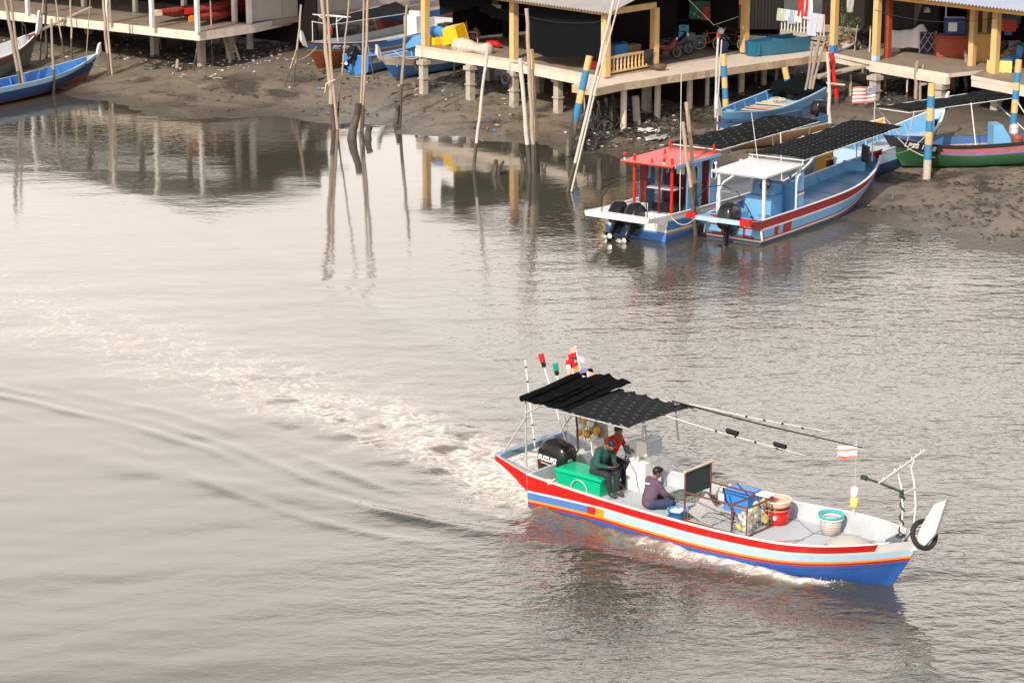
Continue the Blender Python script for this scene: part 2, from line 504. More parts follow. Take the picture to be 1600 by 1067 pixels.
def make_water():
    xs = np.concatenate([np.array([-400, -150, -60, -40]), np.arange(-28, 28.01, 0.11), np.array([40, 60, 150, 400])])
    ys = np.concatenate([np.array([-60, 0, 25]), np.arange(36, 74, 0.11), np.arange(74, 106, 0.25), np.array([110, 118, 130])])
    X, Y = np.meshgrid(xs, ys)
    rx, ry = X - BT.x, Y - BT.y
    xl = rx * hx + ry * hy                            # along the boat's heading
    yl = -rx * hy + ry * hx                           # to port
    aft = np.maximum(-xl, 0)
    yc = yl - 2.3 * (1 - np.exp(-aft / 9.0))          # the track curves a little
    fade = smooth(80, 64, Y) * smooth(-34, -22, X)
    inner = (np.abs(X) < 27.5) & (Y > 36) & (Y < 106)
    Z = np.zeros_like(X)
    # long lazy swell and cross ripple
    sl = smooth(74, 60, Y)
    Z += 0.012 * fbm(X + 0.55 * Y, Y - 0.2 * X, 6.0, 3.2, 3) * (0.2 + 0.8 * sl)
    Z += 0.007 * fbm(X, Y, 1.5, 0.75, 5, 2) * sl * smooth(-8, 8, X + 0.2 * (Y - 50))
    # Kelvin arms on both sides of the running boat
    d = 8.6 - xl
    for k in range(3):
        for side, kk in ((-1, 0.22), (1, 0.36)):
            arm = 0.95 + kk * np.maximum(d, 0) - 0.9 * k
            w = 0.28 + 0.014 * np.maximum(d, 0)
            q = (side * yl - arm) / w
            wob = 0.55 + 0.9 * vnoise(xl, yl, 1.7, 11 + k + side)
            Z += 0.05 * (0.62 ** k) * np.exp(-q * q) * np.exp(-np.maximum(d, 0) / 22.0) * (d > 0) * wob * smooth(0, 1.5, d)
            Z -= 0.025 * (0.62 ** k) * np.exp(-(q + 1.7) ** 2) * np.exp(-np.maximum(d, 0) / 22.0) * (d > 0) * smooth(0, 1.5, d)
    # crest that follows the near edge of the wash
    ridge = -3.0 - 0.35 * np.sin(aft * 0.45)
    for off, amp in ((0, 0.070), (0.55, 0.05), (1.3, 0.045), (-1.2, 0.03)):
        q = (yl - ridge - off - 0.25 * (vnoise(xl, yl * 0 + off, 1.6, 33) - 0.5)) / 0.17
        Z += 0.62 * amp * np.exp(-q * q) * smooth(1.5, -1.0, xl) * np.exp(-aft / 30) * np.clip(1.9 * vnoise(xl, yl, 1.9, 31 + int(off * 10)) - 0.35, 0, 1.4)
    # churned water behind the motor
    wash = np.exp(-(yc / np.where(yc > 0, 1.0 + 0.19 * aft, 1.0 + 0.12 * aft)) ** 2) * smooth(0.9, -0.2, xl)
    turb = np.exp(-aft / 4.2)
    n1, n2, n3 = vnoise(xl, yl, 0.55, 41), vnoise(xl, yl, 0.26, 42), vnoise(xl * 0.6, yl, 1.2, 43)
    Z += wash * (turb * (0.30 * (n1 - 0.35) + 0.16 * (n2 - 0.5)) + 0.035 * np.exp(-aft / 14) * (n1 - 0.5) + 0.02 * (n3 - 0.5))
    # wave thrown along the hull
    half = 1.08 * (1 - np.clip((xl - 5.9) / 2.35, 0, 1) ** 2.2)
    for side in (-1, 1):
        off = side * yl - half
        on = smooth(-0.4, 0.6, xl) * smooth(7.9, 7.2, xl)
        spread = 0.24 + 0.06 * (7.6 - np.clip(xl, 0, 7.6))
        Z += on * (0.10 * np.exp(-((off - 0.12) / 0.22) ** 2) * (0.5 + n1) + 0.07 * np.exp(-((off - 0.3) / spread) ** 2) * (n2 - 0.3) + 0.05 * smooth(3, 6, xl) * np.exp(-((off - 0.2) / 0.25) ** 2) * n2)
    Z *= inner
    # keep the surface inside the hull down
    # foam
    fn = vnoise(xl, yl, 0.85, 51) * 0.5 + vnoise(xl, yl, 0.37, 52) * 0.3 + vnoise(xl, yl, 0.19, 53) * 0.2
    F = wash * (1.15 * np.exp(-aft / 3.6) + 0.56 * np.exp(-aft / 55.0))
    for side in (-1, 1):
        off = side * yl - half
        wdt = (0.26 if side < 0 else 0.2) * smooth(7.75, 6.6, xl) + 0.12 + 0.105 * (7.7 - np.clip(xl, -3, 7.7)) * (0.6 if side < 0 else 0.9)
        core = np.exp(-((off - 0.30 * wdt) / (0.55 * wdt)) ** 2)
        F += core * smooth(-4.5, 0.0, xl) * smooth(7.75, 7.2, xl) * (0.22 + 1.2 * smooth(2.2, 5.5, xl))
    F += 0.5 * np.exp(-((yl - ridge - 1.2) / 0.25) ** 2) * smooth(1.5, -0.5, xl) * np.exp(-aft / 3.0)
    F = np.clip(F, 0, 1.4) * np.clip(0.45 + 1.1 * fn, 0, 1.3) * inner
    # chop: where small ripples roughen the mirror
    chop = 0.20 + 0.9 * smooth(-7, 9, X + 0.25 * (72 - Y)) * smooth(86, 74, Y) + 0.40 * smooth(60, 44, Y) * smooth(-7, 5, X) * (0.4 + 0.6 * vnoise(X, Y, 5.0, 61))
    dcalm = np.exp(-(((X + 3.5) / 6.0) ** 2 + ((Y - 82) / 13.0) ** 2))
    chop *= 1 - 0.9 * dcalm
    chop += 0.85 * np.exp(-((X - 1.5) / 7) ** 2 - ((Y - 42.5) / 3.0) ** 2) + 0.30 * np.exp(-((X + 14) / 6) ** 2 - ((Y - 92) / 4) ** 2)
    chop += 0.55 * wash * np.exp(-aft / 22)
    chop *= 0.6 + 0.7 * vnoise(X * 0.5, Y, 3.2, 71)
    chop *= (1 + 0.55 * smooth(0, 9, X)) * (1 - 0.6 * smooth(3, -5, X) * smooth(60, 52, Y))
    chop = np.clip(chop, 0.03, 1.8)
    ny, nx = X.shape
    me = bpy.data.meshes.new('water')
    co = np.stack([X, Y, Z], -1).reshape(-1, 3).astype(np.float32)
    idx = np.arange(ny * nx).reshape(ny, nx)
    quads = np.stack([idx[:-1, :-1], idx[:-1, 1:], idx[1:, 1:], idx[1:, :-1]], -1).reshape(-1, 4)
    me.vertices.add(len(co))
    me.vertices.foreach_set('co', co.ravel())
    me.loops.add(quads.size)
    me.loops.foreach_set('vertex_index', quads.ravel().astype(np.int32))
    me.polygons.add(len(quads))
    me.polygons.foreach_set('loop_start', np.arange(0, quads.size, 4, dtype=np.int32))
    me.polygons.foreach_set('use_smooth', np.ones(len(quads), dtype=bool))
    me.update(calc_edges=True)
    for nm, arr in (('foam', F), ('chop', chop)):
        at = me.attributes.new(nm, 'FLOAT', 'POINT')
        at.data.foreach_set('value', arr.reshape(-1).astype(np.float32))
    o = bpy.data.objects.new('water', me)
    C.objects.link(o)
    o['kind'] = 'structure'
    # --- material: silty water under a rippled mirror, foam where it is churned
    m = bpy.data.materials.new('silty_river_water')
    m.use_nodes = True
    n, l = m.node_tree.nodes, m.node_tree.links
    b = n['Principled BSDF']
    b.inputs['Roughness'].default_value = 0.06
    b.inputs['IOR'].default_value = WATER_IOR
    tc = n.new('ShaderNodeTexCoord')
    def nz(scale, stretch, det, rot=0.0):
        mp = n.new('ShaderNodeMapping')
        mp.inputs['Scale'].default_value = stretch
        mp.inputs['Rotation'].default_value = (0, 0, rot)
        l.new(tc.outputs['Object'], mp.inputs['Vector'])
        t = n.new('ShaderNodeTexNoise')
        t.inputs['Scale'].default_value = scale
        t.inputs['Detail'].default_value = det
        l.new(mp.outputs['Vector'], t.inputs['Vector'])
        return t.outputs['Fac']
    def mth(op, a, c=None):
        k = n.new('ShaderNodeMath')
        k.operation = op
        for i, v in enumerate((a, c)):
            if v is None:
                continue
            if isinstance(v, (int, float)):
                k.inputs[i].default_value = v
            else:
                l.new(v, k.inputs[i])
        return k.outputs[0]
    ac = n.new('ShaderNodeAttribute')
    ac.attribute_name = 'chop'
    af = n.new('ShaderNodeAttribute')
    af.attribute_name = 'foam'
    h = mth('ADD', mth('ADD', mth('MULTIPLY', nz(1.1, (0.75, 1.3, 1), 2, 0.15), 0.40), mth('MULTIPLY', nz(3.6, (0.75, 1.15, 1), 2, -0.2), 0.36)), mth('MULTIPLY', nz(8.5, (0.9, 1.1, 1), 2), 0.12))
    hh = mth('MULTIPLY', h, mth('MULTIPLY', ac.outputs['Fac'], RIPPLE))
    bp = n.new('ShaderNodeBump')
    bp.inputs['Strength'].default_value = 1.0
    bp.inputs['Distance'].default_value = 1.0
    l.new(hh, bp.inputs['Height'])
    l.new(bp.outputs['Normal'], b.inputs['Normal'])
    # silt clouds
    mix = n.new('ShaderNodeMix')
    mix.data_type = 'RGBA'
    mix.inputs[6].default_value = MURK_A
    mix.inputs[7].default_value = MURK_B
    l.new(nz(0.16, (1, 1.6, 1), 4, 0.5), mix.inputs[0])
    # foam lace
    vo = n.new('ShaderNodeTexVoronoi')
    vo.feature = 'DISTANCE_TO_EDGE'
    vo.inputs['Scale'].default_value = 2.6
    wv = n.new('ShaderNodeTexNoise')
    wv.inputs['Scale'].default_value = 2.2
    wv.inputs['Detail'].default_value = 4
    l.new(tc.outputs['Object'], wv.inputs['Vector'])
    va = n.new('ShaderNodeMix')
    va.data_type = 'VECTOR'
    va.inputs[0].default_value = 0.55
    l.new(tc.outputs['Object'], va.inputs[4])
    l.new(wv.outputs['Color'], va.inputs[5])
    l.new(va.outputs[1], vo.inputs['Vector'])
    lace = mth('SUBTRACT', 1.0, mth('MULTIPLY', vo.outputs['Distance'], 9.0))
    fine = nz(14.0, (1, 1, 1), 6)
    fine2 = nz(3.0, (1, 1, 1), 6)
    grain = mth('ADD', mth('MULTIPLY', lace, 0.22), mth('ADD', mth('MULTIPLY', fine, 0.55), mth('MULTIPLY', fine2, 0.55)))
    thr = mth('SUBTRACT', 1.0, af.outputs['Fac'])
    mr = n.new('ShaderNodeMapRange')
    mr.inputs['From Min'].default_value, mr.inputs['From Max'].default_value = -0.10, 0.42
    l.new(mth('SUBTRACT', grain, thr), mr.inputs['Value'])
    gate = mth('MULTIPLY', mth('MULTIPLY', mr.outputs['Result'], 0.78), mth('MINIMUM', mth('MULTIPLY', af.outputs['Fac'], 2.2), 1.0))
    silt = n.new('ShaderNodeMix')
    silt.data_type = 'RGBA'
    silt.inputs[7].default_value = (0.30, 0.26, 0.205, 1)          # stirred-up silt round the foam
    l.new(mth('MINIMUM', mth('MULTIPLY', af.outputs['Fac'], 0.75), 0.8), silt.inputs[0])
    l.new(mix.outputs[2], silt.inputs[6])
    l.new(silt.outputs[2], b.inputs['Base Color'])
    fb = n.new('ShaderNodeBsdfDiffuse')
    fm = n.new('ShaderNodeMix')
    fm.data_type = 'RGBA'
    fm.inputs[6].default_value, fm.inputs[7].default_value = (0.46, 0.41, 0.34, 1), (0.84, 0.82, 0.79, 1)
    fr_ = n.new('ShaderNodeMapRange')
    fr_.inputs['From Min'].default_value, fr_.inputs['From Max'].default_value = 0.42, 0.56
    l.new(nz(8.0, (0.8, 1, 1), 9), fr_.inputs['Value'])
    l.new(fr_.outputs['Result'], fm.inputs[0])
    l.new(fm.outputs[2], fb.inputs['Color'])
    ms = n.new('ShaderNodeMixShader')
    l.new(gate, ms.inputs[0])
    l.new(b.outputs[0], ms.inputs[1])
    l.new(fb.outputs[0], ms.inputs[2])
    l.new(ms.outputs[0], n['Material Output'].inputs['Surface'])
    me.materials.append(m)
    return o
WATER_IOR, RIPPLE = 1.8, 0.045
MURK_A, MURK_B = (0.052, 0.053, 0.039, 1), (0.078, 0.070, 0.052, 1)
make_water()

# ================================================================ MUD BANK
def make_bank():
    xs = np.concatenate([np.array([-400, -200, -100, -60, -40]), np.arange(-30, 30.01, 0.2), np.array([40, 60, 100, 200, 400])])
    ys = np.concatenate([np.array([40., 55.]), np.arange(66, 118, 0.2), np.arange(118, 140, 1.0), np.array([160, 200, 300, 500, 900])])
    X, Y = np.meshgrid(xs, ys)
    d = shore_d(X, Y)
    wobble = 1.2 * (vnoise(X, Y, 3.1, 5) - 0.5) + 1.0 * (vnoise(X, Y, 1.1, 6) - 0.5) + 0.5 * (vnoise(X, Y, 0.5, 7) - 0.5)
    dd = d + wobble * smooth(3.5, 0.0, np.abs(d)) * 1.1
    Z = np.where(dd > 0, np.minimum(0.06 * dd, 0.75 + 0.012 * dd), 0.12 * dd)
    land = smooth(-0.2, 2.0, dd)
    Z += land * (0.14 * (vnoise(X, Y, 2.4, 8) - 0.5) + 0.10 * (vnoise(X, Y, 0.8, 9) - 0.5) + 0.06 * (vnoise(X, Y, 0.4, 10) - 0.5))
    # drag furrows down to the water
    Z -= land * 0.05 * np.exp(-(((Y - 0.25 * X - 98.2 + 0.3 * np.sin(X)) / 0.22) ** 2)) * smooth(-15, -11, X) * smooth(1, -2, X)
    for a_, b_, w_ in ((0.35, 96.6, 0.16), (0.12, 93.6, 0.12), (-0.55, 88.5, 0.16), (-0.5, 83.5, 0.14)):
        Z -= land * 0.055 * np.exp(-(((Y - a_ * X - b_ + 0.4 * np.sin(0.8 * X)) / w_) ** 2)) * smooth(0.35, 0.6, vnoise(X, Y, 4.0, 77 + int(b_)))
    Z = np.maximum(Z, -1.2)
    ny, nx = X.shape
    co = np.stack([X, Y, Z], -1).reshape(-1, 3)
    idx = np.arange(ny * nx).reshape(ny, nx)
    quads = np.stack([idx[:-1, :-1], idx[:-1, 1:], idx[1:, 1:], idx[1:, :-1]], -1).reshape(-1, 4)
    me = bpy.data.meshes.new('mud_bank')
    me.from_pydata(co.tolist(), [], quads.tolist())
    me.polygons.foreach_set('use_smooth', np.ones(len(quads), dtype=bool))
    o = bpy.data.objects.new('mud_bank', me)
    C.objects.link(o)
    o['kind'] = 'structure'
    m = bpy.data.materials.new('tidal_mud')
    m.use_nodes = True
    n, l = m.node_tree.nodes, m.node_tree.links
    b = n['Principled BSDF']
    tc = n.new('ShaderNodeTexCoord')
    sp = n.new('ShaderNodeSeparateXYZ')
    l.new(tc.outputs['Object'], sp.inputs[0])
    def nz(scale, det, rg=0.6):
        t = n.new('ShaderNodeTexNoise')
        t.inputs['Scale'].default_value = scale
        t.inputs['Detail'].default_value = det
        t.inputs['Roughness'].default_value = rg
        l.new(tc.outputs['Object'], t.inputs['Vector'])
        return t.outputs['Fac']
    def mx(f, a, c):
        k = n.new('ShaderNodeMix')
        k.data_type = 'RGBA'
        for i, v in ((0, f), (6, a), (7, c)):
            if isinstance(v, tuple):
                k.inputs[i].default_value = v
            else:
                l.new(v, k.inputs[i])
        return k.outputs[2]
    def rng(v, a, c, lo=0.0, hi=1.0):
        k = n.new('ShaderNodeMapRange')
        k.inputs['From Min'].default_value, k.inputs['From Max'].default_value = a, c
        k.inputs['To Min'].default_value, k.inputs['To Max'].default_value = lo, hi
        l.new(v, k.inputs['Value'])
        return k.outputs['Result']
    c1 = mx(nz(0.55, 6), (0.150, 0.122, 0.092, 1), (0.22, 0.18, 0.132, 1))
    c2 = mx(rng(nz(2.8, 9, 0.8), 0.53, 0.66), c1, (0.05, 0.043, 0.033, 1))       # crab holes, wet clods
    hol = n.new('ShaderNodeTexVoronoi')
    hol.inputs['Scale'].default_value = 2.3
    l.new(tc.outputs['Object'], hol.inputs['Vector'])
    c2 = mx(rng(hol.outputs['Distance'], 0.13, 0.07, 0, 0.85), c2, (0.03, 0.026, 0.02, 1))  # crab holes
    c3 = mx(rng(sp.outputs['Z'], 0.5, 0.95), c2, (0.036, 0.031, 0.025, 1))         # shade under the houses, darkened into the mud colour
    c4 = mx(rng(nz(0.8, 4), 0.64, 0.74, 0, 0.55), c3, (0.26, 0.19, 0.12, 1))       # dry sandy patches
    c5 = mx(rng(sp.outputs['Z'], 0.16, 0.03, 0, 0.75), c4, (0.075, 0.064, 0.05, 1))        # wet margin
    l.new(c5, b.inputs['Base Color'])
    wet = n.new('ShaderNodeMath')
    wet.operation = 'MULTIPLY'
    l.new(rng(nz(0.45, 5), 0.52, 0.60), wet.inputs[0])
    l.new(rng(sp.outputs['Z'], 0.62, 0.40), wet.inputs[1])
    ro = n.new('ShaderNodeMix')
    ro.data_type = 'FLOAT'
    l.new(wet.outputs[0], ro.inputs[0])
    l.new(rng(sp.outputs['Z'], 0.02, 0.35, 0.16, 0.75), ro.inputs[2])
    ro.inputs[3].default_value = 0.17
    l.new(ro.outputs[0], b.inputs['Roughness'])
    c6 = mx(wet.outputs[0], c5, (0.085, 0.072, 0.056, 1))
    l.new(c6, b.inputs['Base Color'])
    bp = n.new('ShaderNodeBump')
    bp.inputs['Strength'].default_value = 0.6
    bp.inputs['Distance'].default_value = 0.12
    l.new(nz(3.5, 8, 0.7), bp.inputs['Height'])
    l.new(bp.outputs['Normal'], b.inputs['Normal'])
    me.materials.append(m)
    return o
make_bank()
# ================================================================ BOATS
def sstep(a, b, x):
    t = min(max((x - a) / (b - a), 0.0), 1.0)
    return t * t * (3 - 2 * t)
class Boat:
    """a wooden fishing boat in its own frame: x forward from the transom, y to port, z up from the waterline"""
    def __init__(s, name, label, loc, heading, L, beam, group=None, z_stern=0.72, z_mid=0.62, z_bow=1.05, rake=0.6, mid=0.6, p=2.5, stern=0.94,
                 bottom=0.45, trim=0.0, roll=0.0, dscale=None):
        s.dscale = dscale or (lambda t: 1.0)
        s.root = thing(name, label, 'boat', loc, 0, group, rot=(Matrix.Rotation(heading, 4, 'Z') @ Matrix.Rotation(-trim, 4, 'Y') @ Matrix.Rotation(roll, 4, 'X')).to_euler())
        s.mw = Matrix.Translation(Vector(loc)) @ s.root.rotation_euler.to_matrix().to_4x4()
        s.inv = s.mw.inverted()
        s.L, s.B, s.zs, s.zm, s.zb, s.rake, s.mid, s.p, s.st, s.bot = L, beam, z_stern, z_mid, z_bow, rake, mid, p, stern, bottom
    def zg(s, t):
        a = (s.zs - s.zm) * max(0, 1 - t / 0.4) ** 2
        return s.zm + a + (s.zb - s.zm) * max(0, (t - 0.45) / 0.55) ** 2.3
    def bg(s, t):
        if t < s.mid:
            return s.B / 2 * (s.st + (1 - s.st) * math.sin(math.pi / 2 * t / s.mid))
        return max(s.B / 2 * (1 - ((t - s.mid) / (1 - s.mid)) ** s.p), 0.03)
    def zk(s, t): return -0.34 + 0.16 * sstep(0.7, 1, t)
    def zc(s, t): return -0.12 + s.bot * 0.55 * sstep(0.5, 1, t) ** 2
    def half(s, t, z):
        zg, zc, zk, b = s.zg(t), s.zc(t), s.zk(t), s.bg(t)
        bc = b * (0.93 - s.bot * sstep(0.45, 1, t))
        if z >= zc:
            return bc + (b - bc) * ((z - zc) / (zg - zc)) ** 0.9
        return max(bc * max(0, (z - zk) / (zc - zk)) ** 0.55, 0.012)
    def xat(s, t, z): return t * (s.L + s.rake * (z / s.zb) * 1.0)
    def P(s, t, side, z, inset=0.0):
        return Vector((s.xat(t, z), side * max(s.half(t, z) - inset, 0.008), z))
    def l(s, x, y, z): return s.inv @ G(x, y, z)          # photo pixel at world height z -> boat frame
    def w(s, p): return s.mw @ Vector(p)
    def hull(s, D, mats, rowcol, transom=0, n=44, deck=0.3, deckmat=None, inmat=None, cap=0, deckend=0.97, ribs=0, plank_gap=0, deckdrop=None, lining='bulwark'):
        """D: depths of paint lines below the sheer; rowcol(row, t) -> material index"""
        mb = MB()
        ts = [1 - (1 - i / n) ** 1.25 for i in range(n + 1)]
        for side in (-1, 1):
            rows = []
            for t in ts:
                zg, zc, zk = s.zg(t), s.zc(t), s.zk(t)
                ex = D[1] * (s.dscale(t) - 1)
                zz = [max(zg - d - (ex if i else 0), zc + 0.012 * (len(D) - i)) for i, d in enumerate(D)]
                zz += [zc, zc * 0.5 + zk * 0.5, zk]
                rows.append([s.P(t, side, z) if k < len(zz) - 1 else Vector((s.xat(t, z), side * 0.005, z)) for k, z in enumerate(zz)])
            k = len(rows[0])
            base = len(mb.v)
            mb.v += [p for r in rows for p in r]
            for i in range(n):
                for j in range(k - 1):
                    a, b = base + i * k + j, base + (i + 1) * k + j
                    mb.f.append([a, b, b + 1, a + 1] if side > 0 else [a, a + 1, b + 1, b])
                    mb.m.append(rowcol(j, (ts[i] + ts[i + 1]) / 2))
                    mb.sm.append(True)
            if side < 0:
                tl = rows[0]
                bl = rows[-1]
            else:
                tr = rows[0]
                br = rows[-1]
        for j in range(len(tl) - 1):                        # transom and stem face
            mb.add([tl[j], tr[j], tr[j + 1], tl[j + 1]], [(0, 1, 2, 3)], transom(j) if callable(transom) else transom)
            mb.add([bl[j], br[j], br[j + 1], bl[j + 1]], [(3, 2, 1, 0)], rowcol(j, 1.0))
        hullo = mb.build('hull', mats, s.root)
        # gunwale cap, bulwark lining
        g = MB()
        dz = (lambda t: deck) if deckdrop is None else deckdrop
        for side in (-1, 1):
            o, ii, d = [], [], []
            for t in ts:
                if t > deckend:
                    break
                zg = s.zg(t)
                o.append(s.P(t, side, zg) + Vector((0, side * 0.015, 0.012)))
                ii.append(s.P(t, side, zg, 0.075) + Vector((0, 0, 0.012)))
                zd = min(dz(t), zg - 0.03)
                d.append(Vector((s.xat(t, zd), side * max(s.half(t, zd) - 0.075, 0.006), zd)))
            m = len(o)
            for i in range(m - 1):
                q = [o[i], o[i + 1], ii[i + 1], ii[i]]
                g.add(q if side < 0 else list(reversed(q)), [(0, 1, 2, 3)], 1, True)
                e = [o[i] - Vector((0, 0, 0.015)), o[i + 1] - Vector((0, 0, 0.015)), o[i + 1], o[i]]
                g.add(e if side < 0 else list(reversed(e)), [(0, 1, 2, 3)], 1, True)
                q = [ii[i], ii[i + 1], d[i + 1], d[i]]
                g.add(q if side < 0 else list(reversed(q)), [(0, 1, 2, 3)], 0, True)
            if side < 0:
                dl = d
            else:
                dr = d
            if ribs:
                for r in range(ribs):
                    t = 0.08 + 0.80 * r / (ribs - 1)
                    zg = s.zg(t)
                    a = s.P(t, side, zg - 0.03, 0.095)
                    zd = dz(t)
                    b = Vector((s.xat(t, zg), side * (s.half(t, zd) - 0.15), zd))
                    g.beam(a, b, 0.05, 0.07, 0)
        i_ = [Vector((dl[0].x + 0.05, y, z)) for y, z in ((-s.bg(0), s.zs), (s.bg(0), s.zs))]
        g.box((0.045, 0, (s.zs + 0.02 + deck) / 2), (0.06, s.bg(0) * 1.9, max(0.06, s.zs + 0.02 - deck)), m=0)
        g.build(lining, [inmat, mats[cap]], s.root)
        dk = MB()
        for i in range(len(dl) - 1):
            dk.add([dl[i], dl[i + 1], dr[i + 1], dr[i]], [(3, 2, 1, 0)], 0)
            if plank_gap and i % plank_gap == 0:
                dk.box(((dl[i].x), 0, dl[i].z + 0.003), (0.014, 2 * dr[i].y * 0.98, 0.006), m=1)
        e1, e2 = dl[-1], dr[-1]
        top = s.zg(ts[len(dl) - 1]) + 0.012
        dk.add([e1, e2, Vector((e2.x, e2.y, top)), Vector((e1.x, e1.y, top))], [(0, 1, 2, 3), (3, 2, 1, 0)], 0)
        dk.build('deck', [deckmat, M('deck_seam', (0.16, 0.14, 0.12), 0.9)], s.root)
        return hullo
    def wings(s, length, rise, mats, mo=0, mi=1, mc=1, width=0.30, cross=(0.12, 0.13), tipmat=None, curve=True):
        """the two strakes carried aft past the transom and the beam that ties their tips"""
        N = 10
        for side in (-1, 1):
            w = MB()
            outer, low, inn, inl = [], [], [], []
            for i in range(N + 1):
                f = i / N
                x = 0.02 - f * length
                y = side * (s.bg(0) + 0.012)
                zt = s.zs + 0.012 + rise * f ** 1.1
                h = 0.13 + 0.26 * (1 - f) ** 1.6 if curve else 0.16
                outer.append(Vector((x, y, zt)))
                low.append(Vector((x, y - side * 0.02, zt - h)))
                inn.append(Vector((x, y - side * (width * (1 - 0.35 * f)), zt - 0.10)))
                inl.append(Vector((x, y - side * 0.06, zt)))
            for i in range(N):
                def q(a, b, m):
                    p = [a[i], a[i + 1], b[i + 1], b[i]]
                    w.add(p if side > 0 else list(reversed(p)), [(0, 1, 2, 3)], m)
                tm = mo if tipmat is None or i < N - 2 else tipmat
                q(low, outer, tm)
                q(outer, inl, mi)
                q(inl, inn, mi)
                q(inn, low, mi)
            for i, rv in ((0, side < 0), (N, side > 0)):
                p = [outer[i], low[i], inn[i], inl[i]]
                w.add(p if rv else list(reversed(p)), [(0, 1, 2, 3)], mi if i == 0 else (mo if tipmat is None else tipmat))
            w.build('stern_wing', mats, s.root)
        c = MB()
        zt = s.zs + rise
        c.box((-length + cross[0] / 2 - 0.02, 0, zt - cross[1] / 2 + 0.03), (cross[0], 2 * s.bg(0) - 0.1, cross[1]), m=mc)
        c.build('stern_beam', mats, s.root)
    def prow(s, h, lean, w, mat, t=0.10, base=0.0, capmat=None):
        """tall stem post that leans forward"""
        x0, z0 = s.xat(1, s.zb) - 0.12 + base, s.zb - 0.06
        k, q = h / 0.96, w / 0.30
        A = [(x0 - 0.10, z0 - 0.22), (x0 + 0.16 * q, z0 - 0.10), (x0 + 0.42 * q + 0.02 * lean, z0 + 0.25 * k), (x0 + 0.85 * lean, z0 + 0.97 * k), (x0 + 0.51 * lean, z0 + 0.83 * k), (x0 + 0.19 * lean, z0 + 0.40 * k)]
        mb = MB()
        ring = lambda y, e: [Vector((x + (e * (0.5 * (x0 + lean / 2) - 0.5 * x)) * 0, y, z)) for x, z in A]
        mb.loft([ring(-t / 2, 0), ring(-t / 2 + 0.012, 0), ring(t / 2 - 0.012, 0), ring(t / 2, 0)], 0, True, False)
        return mb.build('prow_post', [mat], s.root)

def text_on_hull(b, name, body, size, mat, t0, t1, side, depth):
    """lettering laid along the planking between stations t0 (start) and t1 (end), depth below the sheer"""
    z0, z1 = b.zg(t0) - depth, b.zg(t1) - depth
    p, q = b.P(t0, side, z0), b.P(t1, side, z1)
    tm = (t0 + t1) / 2
    up_ = b.P(tm, side, b.zg(tm) - depth + 0.08) - b.P(tm, side, b.zg(tm) - depth - 0.08)
    m = frame((p + q) / 2, q - p, up_)
    m.translation = b.P(tm, side, b.zg(tm) - depth) + m.col[2].xyz * 0.015
    return text_mesh(name, body, size, mat, b.root, m, 0.010, 0.2, 0.004)

